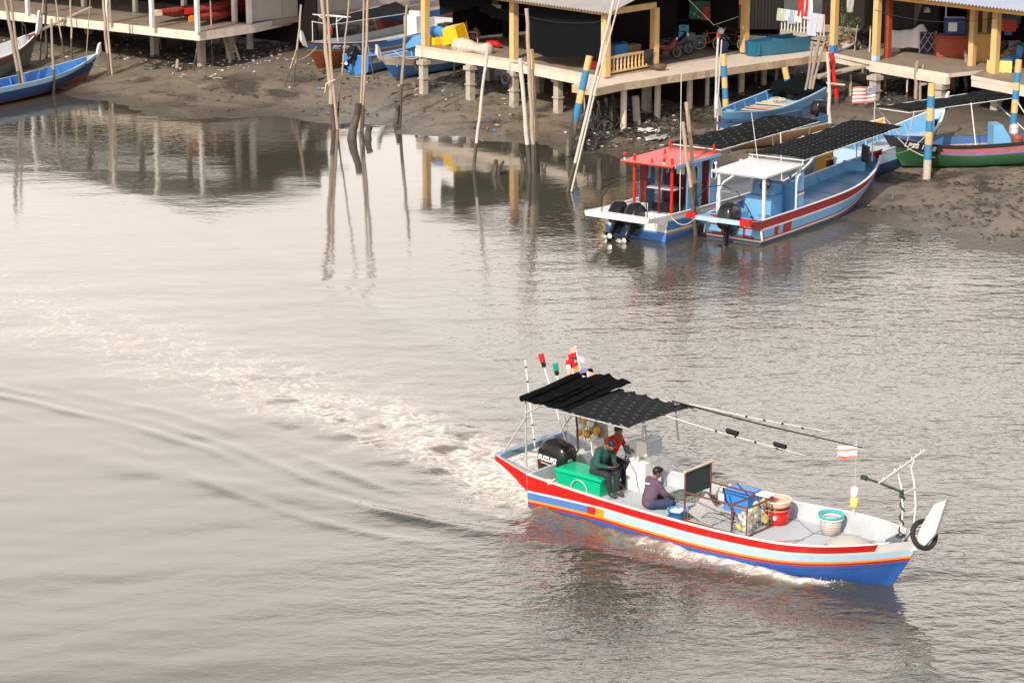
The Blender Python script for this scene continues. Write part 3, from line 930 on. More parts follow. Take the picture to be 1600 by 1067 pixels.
def outboard(parent, loc, size=1.0, tilt=0.0, text=None, cowl=None, colour=None, name='outboard_motor', lower=True, yaw=0.0):
    """outboard motor hung on a transom; x forward. Cowling with leg, propeller and clamp as sub-parts"""
    cm = cowl or black
    q = Matrix.Rotation(yaw, 3, 'Z') @ Matrix.Rotation(tilt, 3, 'Y')
    o = Vector(loc)
    def tr(p): return o + q @ (Vector(p) * size)
    mb = MB()
    rings = []
    for z, cx, lx, ly, e in ((-0.10, -0.04, 0.28, 0.17, 4.0), (-0.04, -0.03, 0.34, 0.22, 4.5), (0.00, -0.02, 0.36, 0.24, 4.8), (0.16, -0.01, 0.385, 0.255, 5.0), (0.36, 0.01, 0.385, 0.255, 4.8),
                             (0.49, 0.03, 0.36, 0.24, 4.2), (0.57, 0.05, 0.31, 0.21, 3.6), (0.62, 0.075, 0.24, 0.16, 3.0), (0.645, 0.09, 0.13, 0.09, 2.6)):
        r = []
        for j in range(28):
            a = 2 * math.pi * j / 28
            ca, sa = math.cos(a), math.sin(a)
            r.append(tr((cx + lx * math.copysign(abs(ca) ** (2 / e), ca), ly * math.copysign(abs(sa) ** (2 / e), sa), z - 0.10 * (ca * 0.5 - 0.1) * (z / 0.64))))
        rings.append(r)
    mb.loft(rings, 0, True, True)
    co = mb.build(name, [cm], parent)
    b = MB()
    b.loft([[tr((cx + lx * math.cos(2 * math.pi * j / 16), ly * math.sin(2 * math.pi * j / 16), z)) for j in range(16)]
            for z, cx, lx, ly in ((0.02, -0.02, 0.27, 0.18), (-0.10, -0.02, 0.22, 0.15), (-0.16, -0.05, 0.14, 0.09), (-0.55, -0.09, 0.12, 0.06), (-0.60, -0.10, 0.13, 0.05), (-0.86, -0.11, 0.09, 0.03))], 0)
    b.box(tr((-0.16, 0, -0.58)), (0.42 * size, 0.26 * size, 0.018 * size), rot=q, m=0)
    b.lathe([(0.005, 0.26), (0.05, 0.2), (0.07, 0.05), (0.07, -0.12), (0.035, -0.2)], tr((-0.08, 0, -0.74)), 12, 0, rot=q @ Matrix.Rotation(R(90), 3, 'Y') * 1.0)
    b.box(tr((0.20, 0, -0.10)), (0.16 * size, 0.24 * size, 0.40 * size), rot=q, m=1)
    b.tube([tr((0.2, -0.1, -0.02)), tr((0.45, -0.08, 0.02)), tr((0.6, -0.1, -0.1))], 0.02 * size, 6, 1)
    b.build('motor_leg', [colour or black, M('motor_bracket', (0.05, 0.05, 0.052), 0.4)], co)
    if lower:
        p = MB()
        for k in range(3):
            a = 2 * math.pi * k / 3 + 0.4
            pts = []
            for rr, tw, wd in ((0.05, 0.9, 0.05), (0.12, 0.7, 0.09), (0.17, 0.5, 0.07), (0.19, 0.4, 0.02)):
                c = Vector((0, rr * math.cos(a), rr * math.sin(a)))
                tg = Vector((0, -math.sin(a), math.cos(a)))
                dv = tg * math.cos(tw) * wd + Vector((math.sin(tw) * wd, 0, 0))
                pts.append([tr(Vector((-0.30, 0, -0.74)) + c - dv), tr(Vector((-0.30, 0, -0.74)) + c + dv)])
            p.sheet(pts, 0, True, 0.008 * size)
        p.lathe([(0.05, -0.08), (0.06, 0.0), (0.04, 0.07)], tr((-0.30, 0, -0.74)), 10, 0, True, rot=q @ Matrix.Rotation(R(90), 3, 'Y'))
        p.build('propeller', [M('worn_aluminium', (0.6, 0.58, 0.55), 0.35, metal=0.5)], co)
    if text:
        mtx = frame(tr((-0.05, -0.259, 0.29)), q @ Vector((1, 0, -0.06)), q @ Vector((0, 0.0, 1)))
        text_mesh('lettering', text, 0.140 * size, cleanwhite, co, mtx, 0.012, 0.12, 0.006)
        st = MB()
        for z, x0, x1, mm in ((0.205, -0.30, -0.02, 0), (0.18, -0.22, 0.14, 1)):
            st.box(tr(((x0 + x1) / 2, -0.250, z)), ((x1 - x0) * size, 0.02 * size, 0.014 * size), rot=q @ Matrix.Rotation(R(5), 3, 'Y'), m=mm)
        st.build('side_stripe', [redpl, cleanwhite], co)
        st = MB()
        st.box(tr((0.385, -0.05, 0.30)), (0.02 * size, 0.13 * size, 0.05 * size), rot=q, m=0)
        st.build('badge', [M('grey_badge', (0.35, 0.35, 0.36), 0.4)], co)
    return co

def net_canopy(parent, name, c, mat, z_sag=0.05, frill=0.03, nx=26, ny=14, thick=0.012, pipe=True, posts=(), mat_pipe=None, fold=None):
    """shade net stretched between corners c = [aft-starboard, fore-starboard, fore-port, aft-port] (boat frame)"""
    c = [Vector(p) for p in c]
    mb = MB()
    grid = []
    for i in range(nx + 1):
        f = i / nx
        row = []
        for j in range(ny + 1):
            g_ = j / ny
            p = c[0].lerp(c[1], f).lerp(c[3].lerp(c[2], f), g_)
            e = 4 * g_ * (1 - g_)
            k = 4 * f * (1 - f)
            p = p + Vector((0, 0, 0.045 * e - z_sag * k * (1 - e * 0.3) + frill * 0.5 * math.sin(f * 37 + j) * (1 if j in (0, ny) else 0.25) + 0.012 * math.sin(f * 9 + g_ * 5)))
            if fold:
                p.z += fold(f, g_)
            if j in (0, ny):
                p = p + Vector((0, frill * (0.6 if (i % 2) else -0.6), 0))
            row.append(p)
        grid.append(row)
    mb.sheet(grid, 0, True, thick)
    o = mb.build(name, [mat], parent)
    if pipe:
        fr = MB()
        mp = mat_pipe or whitepipe
        for a, b in ((0, 1), (1, 2), (2, 3), (3, 0)):
            fr.tube([c[a] - Vector((0, 0, 0.035)), c[b] - Vector((0, 0, 0.035))], 0.018, 6)
        for f in (0.33, 0.66):
            a, b = c[0].lerp(c[1], f), c[3].lerp(c[2], f)
            fr.tube([a - Vector((0, 0, 0.05)), (a + b) / 2 - Vector((0, 0, 0.03)), b - Vector((0, 0, 0.05))], 0.014, 6)
        for a, b in posts:
            fr.tube([a, b], 0.022, 8)
        fr.build('canopy_frame', [mp], parent)
    return o

# ---- the running boat
bt = Boat('fishing_boat', 'long red white and blue fishing boat under way with three people aboard', BT, BH, 8.2, 2.5,
          z_stern=0.76, z_mid=0.65, z_bow=1.06, rake=0.62, mid=0.70, p=2.2, stern=0.93, bottom=0.2, dscale=lambda t: 1 + 1.1 * max(0, 1 - t / 0.26) ** 1.4)
def bt_rows(j, t):
    # 0 red 1 white 2 light blue 3 orange 4 ultramarine 5 mid blue
    if j == 0:
        return 0 if t < 0.93 else 1
    if j == 1:
        return 1
    if j in (2, 3):
        if t < 0.20:
            return 5
        if t < 0.225 - 0.012 * (j - 2):
            return 0
        return 3 if t < 0.25 - 0.012 * (j - 2) else 2
    if j == 4:
        return 3
    if j == 5:
        return 0
    return 6 if j == 7 else 4  # dark plank seam runs through the ultramarine
bt.hull([0, 0.17, 0.215, 0.295, 0.375, 0.425, 0.48, 0.565, 0.577], [red, white, lightblue, orange, navy, midblue, M('dark_plank_seam', (0.012, 0.035, 0.12), 0.7)], bt_rows, transom=lambda j: 0 if j < 2 else 4, deck=0.38, deckmat=offwhite,
        inmat=offwhite, cap=1, plank_gap=7, deckend=0.955, deckdrop=lambda t: 0.38 + 0.34 * sstep(0.80, 0.97, t))
bt.wings(0.88, 0.24, [red, offwhite, M('blue_grey_beam', (0.22, 0.30, 0.40), 0.5, dirt=0.2)], 0, 1, 2, 0.42, (0.16, 0.14))
bt.prow(0.96, 0.72, 0.28, white, 0.13)
bt_motor = outboard(bt.root, (-0.12, 0.0, 0.54), 1.03, 0.0, 'SUZUKI')
mb = MB()                                               # drain lip, cleat and chafed patch on the near side
mb.box((0.65, -1.17, 0.74), (0.10, 0.03, 0.10))
mb.tube([(0.55, -1.2, 0.78), (0.66, -1.23, 0.70), (0.72, -1.1, 0.80)], 0.018, 6)
mb.build('rope_lashing', [rope], bt.root)
# console
mb = MB()
mb.loft([[Vector((x, y, z)) for x, y in ((1.50 - i1, 0.34), (1.98, 0.34), (1.98, 0.90), (1.50 - i1, 0.90))] for z, i1 in ((0.385, 0.02), (0.80, 0.02), (1.02, -0.10))], 0, True, False)
con = mb.build('console', [cleanwhite], bt.root)
mb = MB()
mb.box((1.86, 0.62, 1.32), (0.28, 0.56, 0.36), ch=0.02)
mb.box((1.86, 0.62, 1.51), (0.24, 0.50, 0.022), ch=0.008, m=1)
mb.box((2.004, 0.62, 1.32), (0.012, 0.50, 0.29), m=1)
mb.tube([(1.75, 0.38, 1.05), (1.75, 0.38, 1.2)], 0.02, 6)
mb.tube([(1.95, 0.84, 1.0), (1.95, 0.84, 1.2)], 0.02, 6)
mb.build('cabinet', [cleanwhite, M('pale_grey_panel', (0.50, 0.54, 0.58), 0.45)], con)
mb = MB()
mb.box((1.52, 0.56, 1.20), (0.10, 0.40, 0.40), rot=Matrix.Rotation(R(-24), 3, 'Y'), ch=0.02)
mb.box((1.50, 0.355, 1.20), (0.16, 0.012, 0.26), rot=Matrix.Rotation(R(-24), 3, 'Y'), m=1)
mb.build('dashboard', [cleanwhite, M('grey_screen', (0.12, 0.15, 0.19), 0.2)], con)
mb = MB()
mb.torus((1.36, 0.62, 1.04), 0.14, 0.014, Matrix.Rotation(R(-60), 3, 'Y'), 20, 6)
mb.tube([(1.36, 0.62, 1.04), (1.52, 0.62, 0.98)], 0.02, 6)
mb.build('steering_wheel', [black], con)
mb = MB()
mb.tube([(1.55, 0.335, 1.0), (1.62, 0.325, 0.95), (1.76, 0.325, 0.75), (1.80, 0.325, 0.5), (1.86, 0.33, 0.40)], 0.008, 5)
mb.build('cable', [black], con)
mb = MB()
for i in range(5):                                       # open slatted hatch in front of the console
    mb.beam((2.04, 0.28 + 0.09 * i, 0.395), (2.46, 0.28 + 0.09 * i, 0.395), 0.035, 0.02, 1 if i % 2 else 0)
mb.box((2.25, 0.46, 0.386), (0.44, 0.48, 0.008), m=2)
mb.build('hatch', [wood, darkwood, black], bt.root)
mb = MB()
mb.box((3.40, -0.02, 0.386), (0.40, 2.0, 0.010), m=0)
mb.box((3.195, -0.02, 0.40), (0.025, 2.06, 0.035), m=1)
mb.build('hold_opening', [M('dark_hold', (0.06, 0.045, 0.035), 0.8), offwhite], bt.root)
# canopy: stretched net forward, gathered folds aft
cz = 2.27
net_canopy(bt.root, 'canopy', [(0.75, -0.98, cz), (2.55, -0.98, cz - 0.02), (2.72, 1.04, cz - 0.02), (0.75, 1.04, cz)], net_mat('black_net_boat', True, (0.26, 0.21), (0.018, 0.021, 0.023)), 0.03, 0.05,
           mat_pipe=steel, posts=[((-0.20, -0.95, cz), (-0.30, -0.80, 0.78)), ((-0.20, 0.98, cz), (-0.30, 0.84, 0.78)), ((2.2, -0.06, cz), (2.2, 0.30, 0.9)), ((2.25, 0.98, cz), (2.3, 1.05, 1.45)),
                                  ((-0.20, -0.95, 1.9), (-0.82, -0.95, 1.0)), ((-0.20, 0.98, 1.9), (-0.82, 0.95, 1.0)), ((-0.2, -0.95, 2.0), (0.2, -1.0, cz - 0.04)), ((2.2, -0.06, 1.7), (2.2, -0.06, cz))])
mb = MB()
grid = []
for i in range(41):
    f = i / 40
    ph = f * 4 * 2 * math.pi
    row = []
    for j in range(15):
        g_ = j / 14
        y = -1.05 + 2.2 * g_
        wob = 0.03 * math.sin(j * 2.3 + i)
        row.append(Vector((-0.30 + 1.22 * f + 0.11 * math.sin(ph) + 0.03 * math.sin(g_ * 7), y + 0.05 * math.sin(ph + 1), cz + 0.02 + 0.04 * (1 - math.cos(ph + 0.8 * math.sin(g_ * 5))) * (0.5 + 0.6 * g_) + wob * 0.5 + 0.10 * g_)))
    grid.append(row)
mb.sheet(grid, 0, True, 0.02)
for k, (x, r) in enumerate(((-0.20, 0.075), (0.30, 0.05))):
    mb.tube([(x, -1.08, cz + 0.08), (x + 0.03, -0.3, cz + 0.12), (x, 0.5, cz + 0.17), (x + 0.02, 1.22, cz + 0.19)], [r * 0.9, r, r * 1.1, r * 0.9], 9)
mb.build('gathered_net', [M('black_net_folded', (0.005, 0.007, 0.007), 0.95, 0.35, 12, 0.7, spec=0.05)], bt.root)
mb = MB()
mb.tube([(1.15, -0.95, cz), (1.08, -0.80, 1.8), (0.72, -0.32, 1.25), (0.42, -0.1, 0.98)], 0.020, 6)
mb.build('fuel_hose', [black], bt.root)
# bow gallows with the antenna bar
mb = MB()
for y, k in ((0.0, 0.0), (0.40, 0.04)):
    mb.tube([(8.33 + k, y, 0.98), (8.36 + k, y, 1.55), (8.30 + k, y, 2.0), (8.22 + k, y, 2.22 + k), (8.20 + k, y - 0.10, 2.34 + k)], 0.020, 8)
    mb.tube([(8.22 + k, y, 2.20 + k), (8.22 + k, y + 0.10, 2.36 + k)], 0.014, 6)
for z in (1.40, 1.86):
    mb.tube([(8.34, 0.0, z), (8.38, 0.40, z + 0.03)], 0.012, 6)
mb.tube([(8.22, -0.68, 2.23), (8.24, 0.0, 2.34), (8.26, 0.90, 2.50)], 0.018, 8)
for f in (0.1, 0.45, 0.7, 0.8, 0.9):
    p = Vector((8.22, -0.68, 2.23)).lerp(Vector((8.26, 0.90, 2.50)), f)
    mb.tube([p, p + Vector((0, 0, 0.06))], 0.010, 6)
gal = mb.build('bow_gallows', [whitepipe], bt.root)
mb = MB()
mb.tube([(7.50, 0.0, 2.0), (7.8, 0.0, 1.97), (8.30, 0.0, 1.90)], 0.024, 8)
mb.tube([(7.42, 0.0, 2.005), (7.54, 0.0, 2.0)], 0.05, 8)
mb.tube([(8.31, 0.0, 1.94), (8.32, 0.0, 1.78)], 0.045, 8)
pts = [(8.34 + 0.04 * math.cos(k * 1.1), 0.04 * math.sin(k * 1.1), 1.80 - k * 0.045) for k in range(17)]
mb.tube(pts, 0.020, 6)
mb.box((8.33, 0.0, 1.02), (0.13, 0.16, 0.05))
mb.build('rope_wrap', [M('dark_green_rope', (0.03, 0.045, 0.04), 0.85, 0.3, 9, 0.3)], gal)

# ---- moored blue boat with the white roof
b2 = Boat('fishing_boat', 'empty sky blue moored boat with white roof over its wheel', (7.0, 72.27, 0), R(54), 9.3, 2.3,
          z_stern=0.80, z_mid=0.78, z_bow=1.32, rake=0.75, mid=0.5, p=2.6, stern=0.9, bottom=0.45, trim=R(1.0))
def b2_rows(j, t):
    # 0 dark red 1 white 2 sky blue 3 cream 4 grey-blue
    if j == 0: return 0
    if j == 1: return 1
    if j == 2: return 0 if 0.09 < t < 0.20 and not (0.125 < t < 0.135 or 0.16 < t < 0.17) else 2
    if j == 3: return 0
    if j == 4: return 3
    return 4
b2.hull([0, 0.27, 0.33, 0.60, 0.645, 0.70], [darkred, white, skyblue, cream, M('slate_blue_bottom', (0.06, 0.09, 0.15), 0.5)], b2_rows,
        transom=lambda j: (0, 0, 2, 0, 3, 4, 4, 4)[j], deck=0.42, deckmat=skyblue, inmat=skyblue, cap=1, ribs=11, plank_gap=5, deckend=0.965, deckdrop=lambda t: 0.40 + 0.42 * sstep(0.55, 1.0, t))
b2.wings(0.95, 0.10, [darkred, skyblue, lightblue, white], 0, 1, 2, 0.34, (0.15, 0.12), curve=True)
for s_ in (-1, 1):
    mb = MB()
    mb.tube([(-0.012, s_ * 1.06, 0.18), (-0.02, s_ * 1.02, 0.48), (-0.03, s_ * 0.78, 0.56), (-0.03, s_ * 0.42, 0.56)], 0.035, 6, 0)
    mb.tube([(-0.012, s_ * 0.40, 0.50), (-0.012, s_ * 0.40, 0.22), (-0.012, s_ * 0.75, 0.20)], 0.045, 6, 1)
    mb.build('transom_trim', [white, darkred], b2.root)
mb = MB()
def b2c(px, py, z): return b2.l(px, py, z)
for s_ in (-1, 1):
    mb = MB()
    mb.box((-0.90, s_ * 0.98, 0.915), (0.20, 0.34, 0.17))
    mb.build('wing_tip', [red], b2.root)
roofm = white
mb = MB()
rp = [(0.35, -0.95), (2.72, -0.93), (2.72, 0.95), (0.35, 0.97)]
mb.slab(rp, 2.06, 2.11, 0)
mb.slab([(0.30, -1.0), (2.77, -0.98), (2.77, 1.0), (0.30, 1.02)], 2.11, 2.145, 0)
rf = mb.build('roof', [roofm], b2.root)
mb = MB()
for x, y in ((0.48, -0.82), (0.48, 0.82), (2.62, 0.86), (2.62, -0.86)):
    mb.box((x, y, 1.24), (0.085, 0.085, 1.64))
mb.build('roof_post', [white], b2.root)
mb = MB()
mb.box((2.55, -0.93, 1.15), (0.50, 0.05, 1.45), m=0)
mb.box((2.55, -0.958, 1.26), (0.50, 0.02, 0.05), m=1)
mb.box((2.55, -0.958, 1.19), (0.50, 0.02, 0.06), m=2)
mb.tube([(2.28, -0.96, 0.5), (2.28, -0.97, 1.6), (2.36, -0.97, 1.8), (2.5, -0.97, 1.86)], 0.03, 6, 2)
mb.box((2.80, 0.0, 0.95), (0.05, 1.75, 1.05), m=0)
mb.box((2.80, -0.45, 1.62), (0.05, 0.06, 0.30), m=0)
mb.build('side_screen', [skyblue, darkred, white], b2.root)
mb = MB()
mb.box((1.95, 0.05, 0.80), (0.75, 1.0, 0.75), ch=0.02)
mb.loft([[Vector((x, y, z)) for x, y in ((1.9 + k, -0.35), (2.45, -0.35), (2.45, 0.45), (1.9 + k, 0.45))] for z, k in ((1.18, 0.0), (1.45, 0.25))], 0, True, False)
cs = mb.build('console', [skyblue], b2.root)
mb = MB()
mb.torus((1.98, 0.0, 1.50), 0.19, 0.018, Matrix.Rotation(R(-55), 3, 'Y'), 20, 6)
for a in (0, 2.1, 4.2):
    mb.tube([(1.98, 0, 1.5), Vector((1.98, 0, 1.5)) + Matrix.Rotation(R(-55), 3, 'Y') @ Vector((0.19 * math.cos(a), 0.19 * math.sin(a), 0))], 0.012, 5)
mb.tube([(1.98, 0, 1.5), (2.2, 0, 1.36)], 0.03, 6)
mb.build('steering_wheel', [black], cs)
for c_, d_ in (((0.75, 0.5, 0.62), (0.9, 0.8, 0.42)), ((0.75, -0.62, 0.60), (0.5, 0.4, 0.36))):
    mb = MB()
    mb.box(c_, d_, ch=0.02)
    mb.build('seat_locker', [skyblue], b2.root)
mb = MB()
mb.box((8.0, 0, 1.08), (0.05, 0.8, 0.30))
mb.build('bulkhead', [skyblue], b2.root)
mb = MB()
mb.tube([(-0.85, 0.90, 0.9), (-0.85, 0.88, 1.4), (-0.8, 0.5, 1.85), (-0.7, 0.0, 1.95), (-0.6, -0.5, 1.75), (-0.55, -0.9, 1.2), (-0.55, -1.02, 0.95)], 0.018, 6, 0)
mb.build('hoop_rail', [black], b2.root)
mb = MB()
mb.tube([(0.0, 0.62, 0.9), (0.0, 0.60, 1.5), (0.12, 0.45, 1.85), (0.4, 0.25, 2.04)], 0.028, 6, 0)
mb.build('bent_pipe', [white], b2.root)
mb = MB()
for x, y, h in ((0.3, 0.92, 0.2), (0.9, 0.35, 0.25), (1.1, 0.15, 0.32), (0.5, -0.1, 0.15)):
    mb.tube([(x + 0.1, y, 2.14), (x + 0.1, y, 2.14 + h)], 0.014, 6)
    mb.ball((x + 0.1, y, 2.16 + h), 0.05, 8)
mb.tube([(2.5, 0.6, 2.14), (2.3, 0.75, 3.7)], 0.010, 5)
mb.build('roof_lamp', [cleanwhite], rf)
outboard(b2.root, (-0.30, 0.0, 0.60), 1.05, R(8), None)
h_ = 2.36
net_canopy(b2.root, 'canopy', [(2.70, -1.0, 2.30), (9.4, -1.05, 2.32), (9.5, 0.95, 2.32), (2.65, 1.0, 2.30)], net_mat('black_net_blue_boat', True, (0.30, 0.26)), 0.03, 0.03, 50, 12,
           posts=[((8.75, -0.30, 2.3), (8.75, -0.30, 1.15)), ((8.75, 0.30, 2.3), (8.75, 0.30, 1.15)), ((2.72, -0.95, 2.3), (2.72, -0.92, 2.1)), ((2.72, 0.95, 2.3), (2.72, 0.92, 2.1)), ((6.2, 1.02, 2.3), (6.2, 1.05, 0.8))])
mb = MB()
for k in range(3):
    mb.box((8.72 + 0.12 * k, -0.16 + 0.16 * k, 1.35), (0.08, 0.08, 0.6))
mb.build('mooring_bitt', [darkwood], b2.root)

# ---- moored boat with the red cabin roof
b3 = Boat('fishing_boat', 'moored white boat with red roofed cabin and two black outboard motors', (3.94, 72.87, 0), R(54), 11.4, 2.6,
          z_stern=0.86, z_mid=0.80, z_bow=1.35, rake=0.7, mid=0.5, p=2.4, stern=0.92, bottom=0.45)
def b3_rows(j, t):
    if j == 0: return 0
    if j == 1: return 1
    if j == 2: return 2
    if j == 3: return 3
    return 4
b3.hull([0, 0.20, 0.50, 0.56, 0.62], [white, brightblue, cream, M('ochre_band', (0.45, 0.27, 0.06), 0.5), midblue], b3_rows,
        transom=lambda j: 0 if j < 3 else 4, deck=0.50, deckmat=offwhite, inmat=white, cap=0, ribs=9, deckend=0.96)
b3.wings(1.15, 0.06, [white, white, white], 0, 1, 2, 0.36, (0.24, 0.17))
for y, yw in ((0.52, 0.1), (-0.10, -0.05)):
    outboard(b3.root, (-0.32, y, 0.52), 1.0, R(38 if y > 0 else 30), None, yaw=yw)
mb = MB()
mb.slab([(0.60, -0.95), (3.45, -0.95), (3.45, 0.92), (0.60, 0.92)], 2.24, 2.29, 1)
mb.slab([(0.55, -1.0), (3.5, -1.0), (3.5, 0.97), (0.55, 0.97)], 2.29, 2.325, 0)
mb.box((2.1, -1.015, 2.275), (2.8, 0.03, 0.09), m=2)
rf3 = mb.build('roof', [M('faded_red_roof', (0.72, 0.10, 0.085), 0.45, 0.08, 3, dirt=0.15, dirtcol=(0.5, 0.2, 0.16)), darkred, skyblue], b3.root)
mb = MB()
for x, y in ((0.85, 0.62), (0.85, -0.80)):
    mb.tube([(x, y, 0.52), (x, y, 2.52)], 0.05, 10)
mb.build('roof_post', [red], b3.root)
for x, y, h in ((2.3, 0.4, 0.16), (3.3, -0.85, 0.3), (3.3, 0.82, 0.3), (0.75, -0.1, 0.14)):
    mb = MB()
    mb.tube([(x, y, 2.32), (x, y, 2.32 + h)], 0.035, 8)
    mb.build('roof_stub', [red], rf3)
for x, y in ((0.66, 0.88), (0.66, -0.62)):
    mb = MB()
    mb.tube([(x, y, 2.32), (x, y, 2.42)], 0.03, 8, 1)
    mb.tube([(x, y, 2.42), (x, y, 2.46)], 0.045, 8, 2)
    mb.tube([(x, y, 2.46), (x, y, 2.56)], 0.055, 8, 0)
    mb.build('roof_lamp', [redpl, cleanwhite, black], rf3)
mb = MB()                                                # cabin: two sides, front, red inside
def side_panel(y, out):
    for x0, x1, z0, z1 in ((2.05, 3.9, 0.5, 1.50), (2.05, 2.22, 1.50, 2.24), (2.66, 2.92, 1.50, 2.24), (3.42, 3.9, 2.10, 2.24), (3.42, 3.52, 1.50, 2.10), (3.80, 3.9, 1.50, 2.10), (2.22, 2.66, 2.12, 2.24)):
        if x0 == 2.05 and x1 == 3.9:
            for a, b in ((2.05, 2.92), (3.42, 3.9)):
                mb.box(((a + b) / 2, y, (z0 + z1) / 2), (b - a, 0.05, z1 - z0), m=0)
        else:
            mb.box(((x0 + x1) / 2, y, (z0 + z1) / 2), (x1 - x0, 0.05, z1 - z0), m=0)
    mb.box((2.485, y + out * 0.03, 1.42), (0.87, 0.02, 0.07), m=1)
    mb.box((3.66, y + out * 0.03, 1.42), (0.48, 0.02, 0.07), m=1)
    mb.box((3.43, y - out * 0.06, 1.36), (0.03, 0.12, 1.74), m=2)
side_panel(-0.90, -1)
side_panel(0.90, 1)
mb.box((3.87, 0, 1.37), (0.05, 1.75, 1.74), m=2)
mb.box((2.02, 0.74, 1.37), (0.05, 0.28, 1.74), m=2)
mb.box((2.3, 0.2, 1.32), (0.6, 1.3, 0.03), m=3)
mb.box((2.5, 0.1, 0.66), (0.5, 0.9, 0.30), m=4)
mb.box((1.98, -0.70, 2.05), (0.03, 0.30, 0.30), m=3)
mb.box((1.98, 0.10, 1.37), (0.05, 0.05, 1.74), m=2)
for v in mb.v:
    v.x -= 0.45
cb = mb.build('cabin', [skyblue, M('ochre_band', (0.45, 0.27, 0.06)), M('shaded_cabin_red', (0.14, 0.008, 0.01), 0.5), offwhite, black], b3.root)  # inner red darkened to stand for the shade inside the cabin
for (x, w_) in ((1.99, 0.42), (3.21, 0.28)):
    mb = MB()
    mb.box((x, -0.905, 1.81), (w_, 0.012, 0.62), m=0)
    fr = mb.build('window', [glass], cb)
    mb = MB()
    pts = [(x + sx * (w_ / 2 - cxx), -0.935, 1.81 + sz * (0.31 - czz)) for sx, sz, cxx, czz in ((-1, -1, 0, 0.06), (-1, 1, 0, 0.08), (-1, 1, 0.08, 0), (1, 1, 0.08, 0), (1, 1, 0, 0.08), (1, -1, 0, 0.08), (1, -1, 0.08, 0), (-1, -1, 0.08, 0), (-1, -1, 0, 0.06))]
    mb.tube(pts, 0.018, 6)
    mb.build('window_frame', [white], fr)
mb = MB()
mb.tube([(-1.02, 0.62, 0.95), (-1.02, 0.60, 1.4), (-0.95, 0.3, 1.95), (-0.85, -0.2, 2.15), (-0.75, -0.65, 1.9), (-0.75, -0.88, 1.3), (-0.75, -0.92, 0.9)], 0.018, 6)
mb.build('hoop_rail', [black], b3.root)
mb = MB()
mb.tube([(1.0, -1.02, 0.8), (1.0, -0.98, 5.2)], 0.011, 5)
mb.build('whip_antenna', [cleanwhite], b3.root)
mb = MB()
mb.box((1.1, 0.75, 0.66), (0.8, 0.5, 0.34), ch=0.02)
mb.build('seat_locker', [white], b3.root)
net_canopy(b3.root, 'canopy', [(3.45, -1.02, 2.46), (10.2, -0.95, 2.46), (10.2, 1.0, 2.46), (3.45, 0.95, 2.46)], net_mat('black_net_red_boat', True, (0.55, 0.30)), 0.03, 0.03, 44, 12,
           posts=[((3.4, -0.85, 2.45), (3.4, -0.8, 2.3)), ((3.4, 0.85, 2.45), (3.4, 0.85, 2.3)), ((7.4, -1.0, 2.45), (7.4, -1.1, 0.8)), ((9.9, -0.8, 2.45), (9.8, -0.6, 1.2)), ((9.9, 0.8, 2.45), (9.8, 0.6, 1.2))])
# ---- boats lying on the mud
def mud_boat(label, bow_px, stern_px, beam, group='open boats lying on the mud', lift=0.24, cut=0.0, **kw):
    pb, ps = GT(*bow_px), GT(*stern_px)
    d = Vector((pb.x - ps.x, pb.y - ps.y, 0))
    ps = ps + d * cut
    d = d * (1 - cut)
    rake = kw.pop('rake', 0.6)
    roll = kw.pop('roll', 0.0)
    L = d.length
    a = math.atan2(d.y, d.x)
    z0, z1 = max(T(ps.x, ps.y), 0.0), max(T(pb.x, pb.y), 0.0)
    return Boat('moored_boat', label, (ps.x, ps.y, z0 + lift), a, L, beam, group, trim=math.atan2((z1 - z0) * 0.6, L), rake=rake, roll=roll, **kw)
def rows(*c):
    return lambda j, t: c[min(j, len(c) - 1)]
grey_in = M('grey_boat_lining', (0.46, 0.48, 0.50), 0.6, 0.08, 2.5, dirt=0.35, dirtcol=(0.25, 0.21, 0.17))
blackp = M('black_paint', (0.02, 0.02, 0.025), 0.5, 0.2, 4, dirt=0.2, dirtcol=(0.1, 0.09, 0.08))
fadedred = M('faded_red_paint', (0.45, 0.10, 0.08), 0.55, 0.2, 4, dirt=0.3, dirtcol=(0.2, 0.12, 0.1))
fadedblue = M('faded_violet_blue', (0.13, 0.15, 0.36), 0.55, 0.2, 4, dirt=0.25, dirtcol=(0.2, 0.12, 0.14))
ochre = M('ochre_paint', (0.50, 0.27, 0.05), 0.55, 0.15, 4, dirt=0.3, dirtcol=(0.2, 0.12, 0.06))
rust = M('rust_red_bottom', (0.30, 0.075, 0.03), 0.65, 0.2, 4, dirt=0.3, dirtcol=(0.15, 0.06, 0.04))
tan = M('tan_deck_boards', (0.62, 0.47, 0.32), 0.7, 0.14, 5, stretch=(0.6, 6, 6), dirt=0.25, dirtcol=(0.38, 0.26, 0.17))

# green boat with the registration on its bow
b4 = mud_boat('green and black boat lying on mud under a stitched black awning, registration on bow', (1404, 267), (1625, 251), 1.9, lift=0.24,
              z_stern=0.68, z_mid=0.60, z_bow=0.98, mid=0.55, p=2.3, stern=0.85, bottom=0.45)
b4.hull([0, 0.13, 0.22, 0.27, 0.33, 0.38], [blackp, fadedred, fadedblue, green, tan], lambda j, t: (0, 1 if t < 0.70 else 0, 2 if t < 0.70 else 0, 1 if t < 0.71 else 0, 2 if t < 0.72 else 0, 3, 3, 3, 3)[j],
        transom=3, deck=0.34, deckmat=tan, inmat=M('dark_blue_lining', (0.04, 0.12, 0.32), 0.5, 0.15, 3, dirt=0.3), cap=0, plank_gap=6, deckend=0.94, deckdrop=lambda t: 0.34 + 0.28 * sstep(0.75, 1, t))
text_on_hull(b4, 'registration', 'LPSS 1218', 0.27, cleanwhite, 0.93, 0.72, 1, 0.17)
mb = MB()
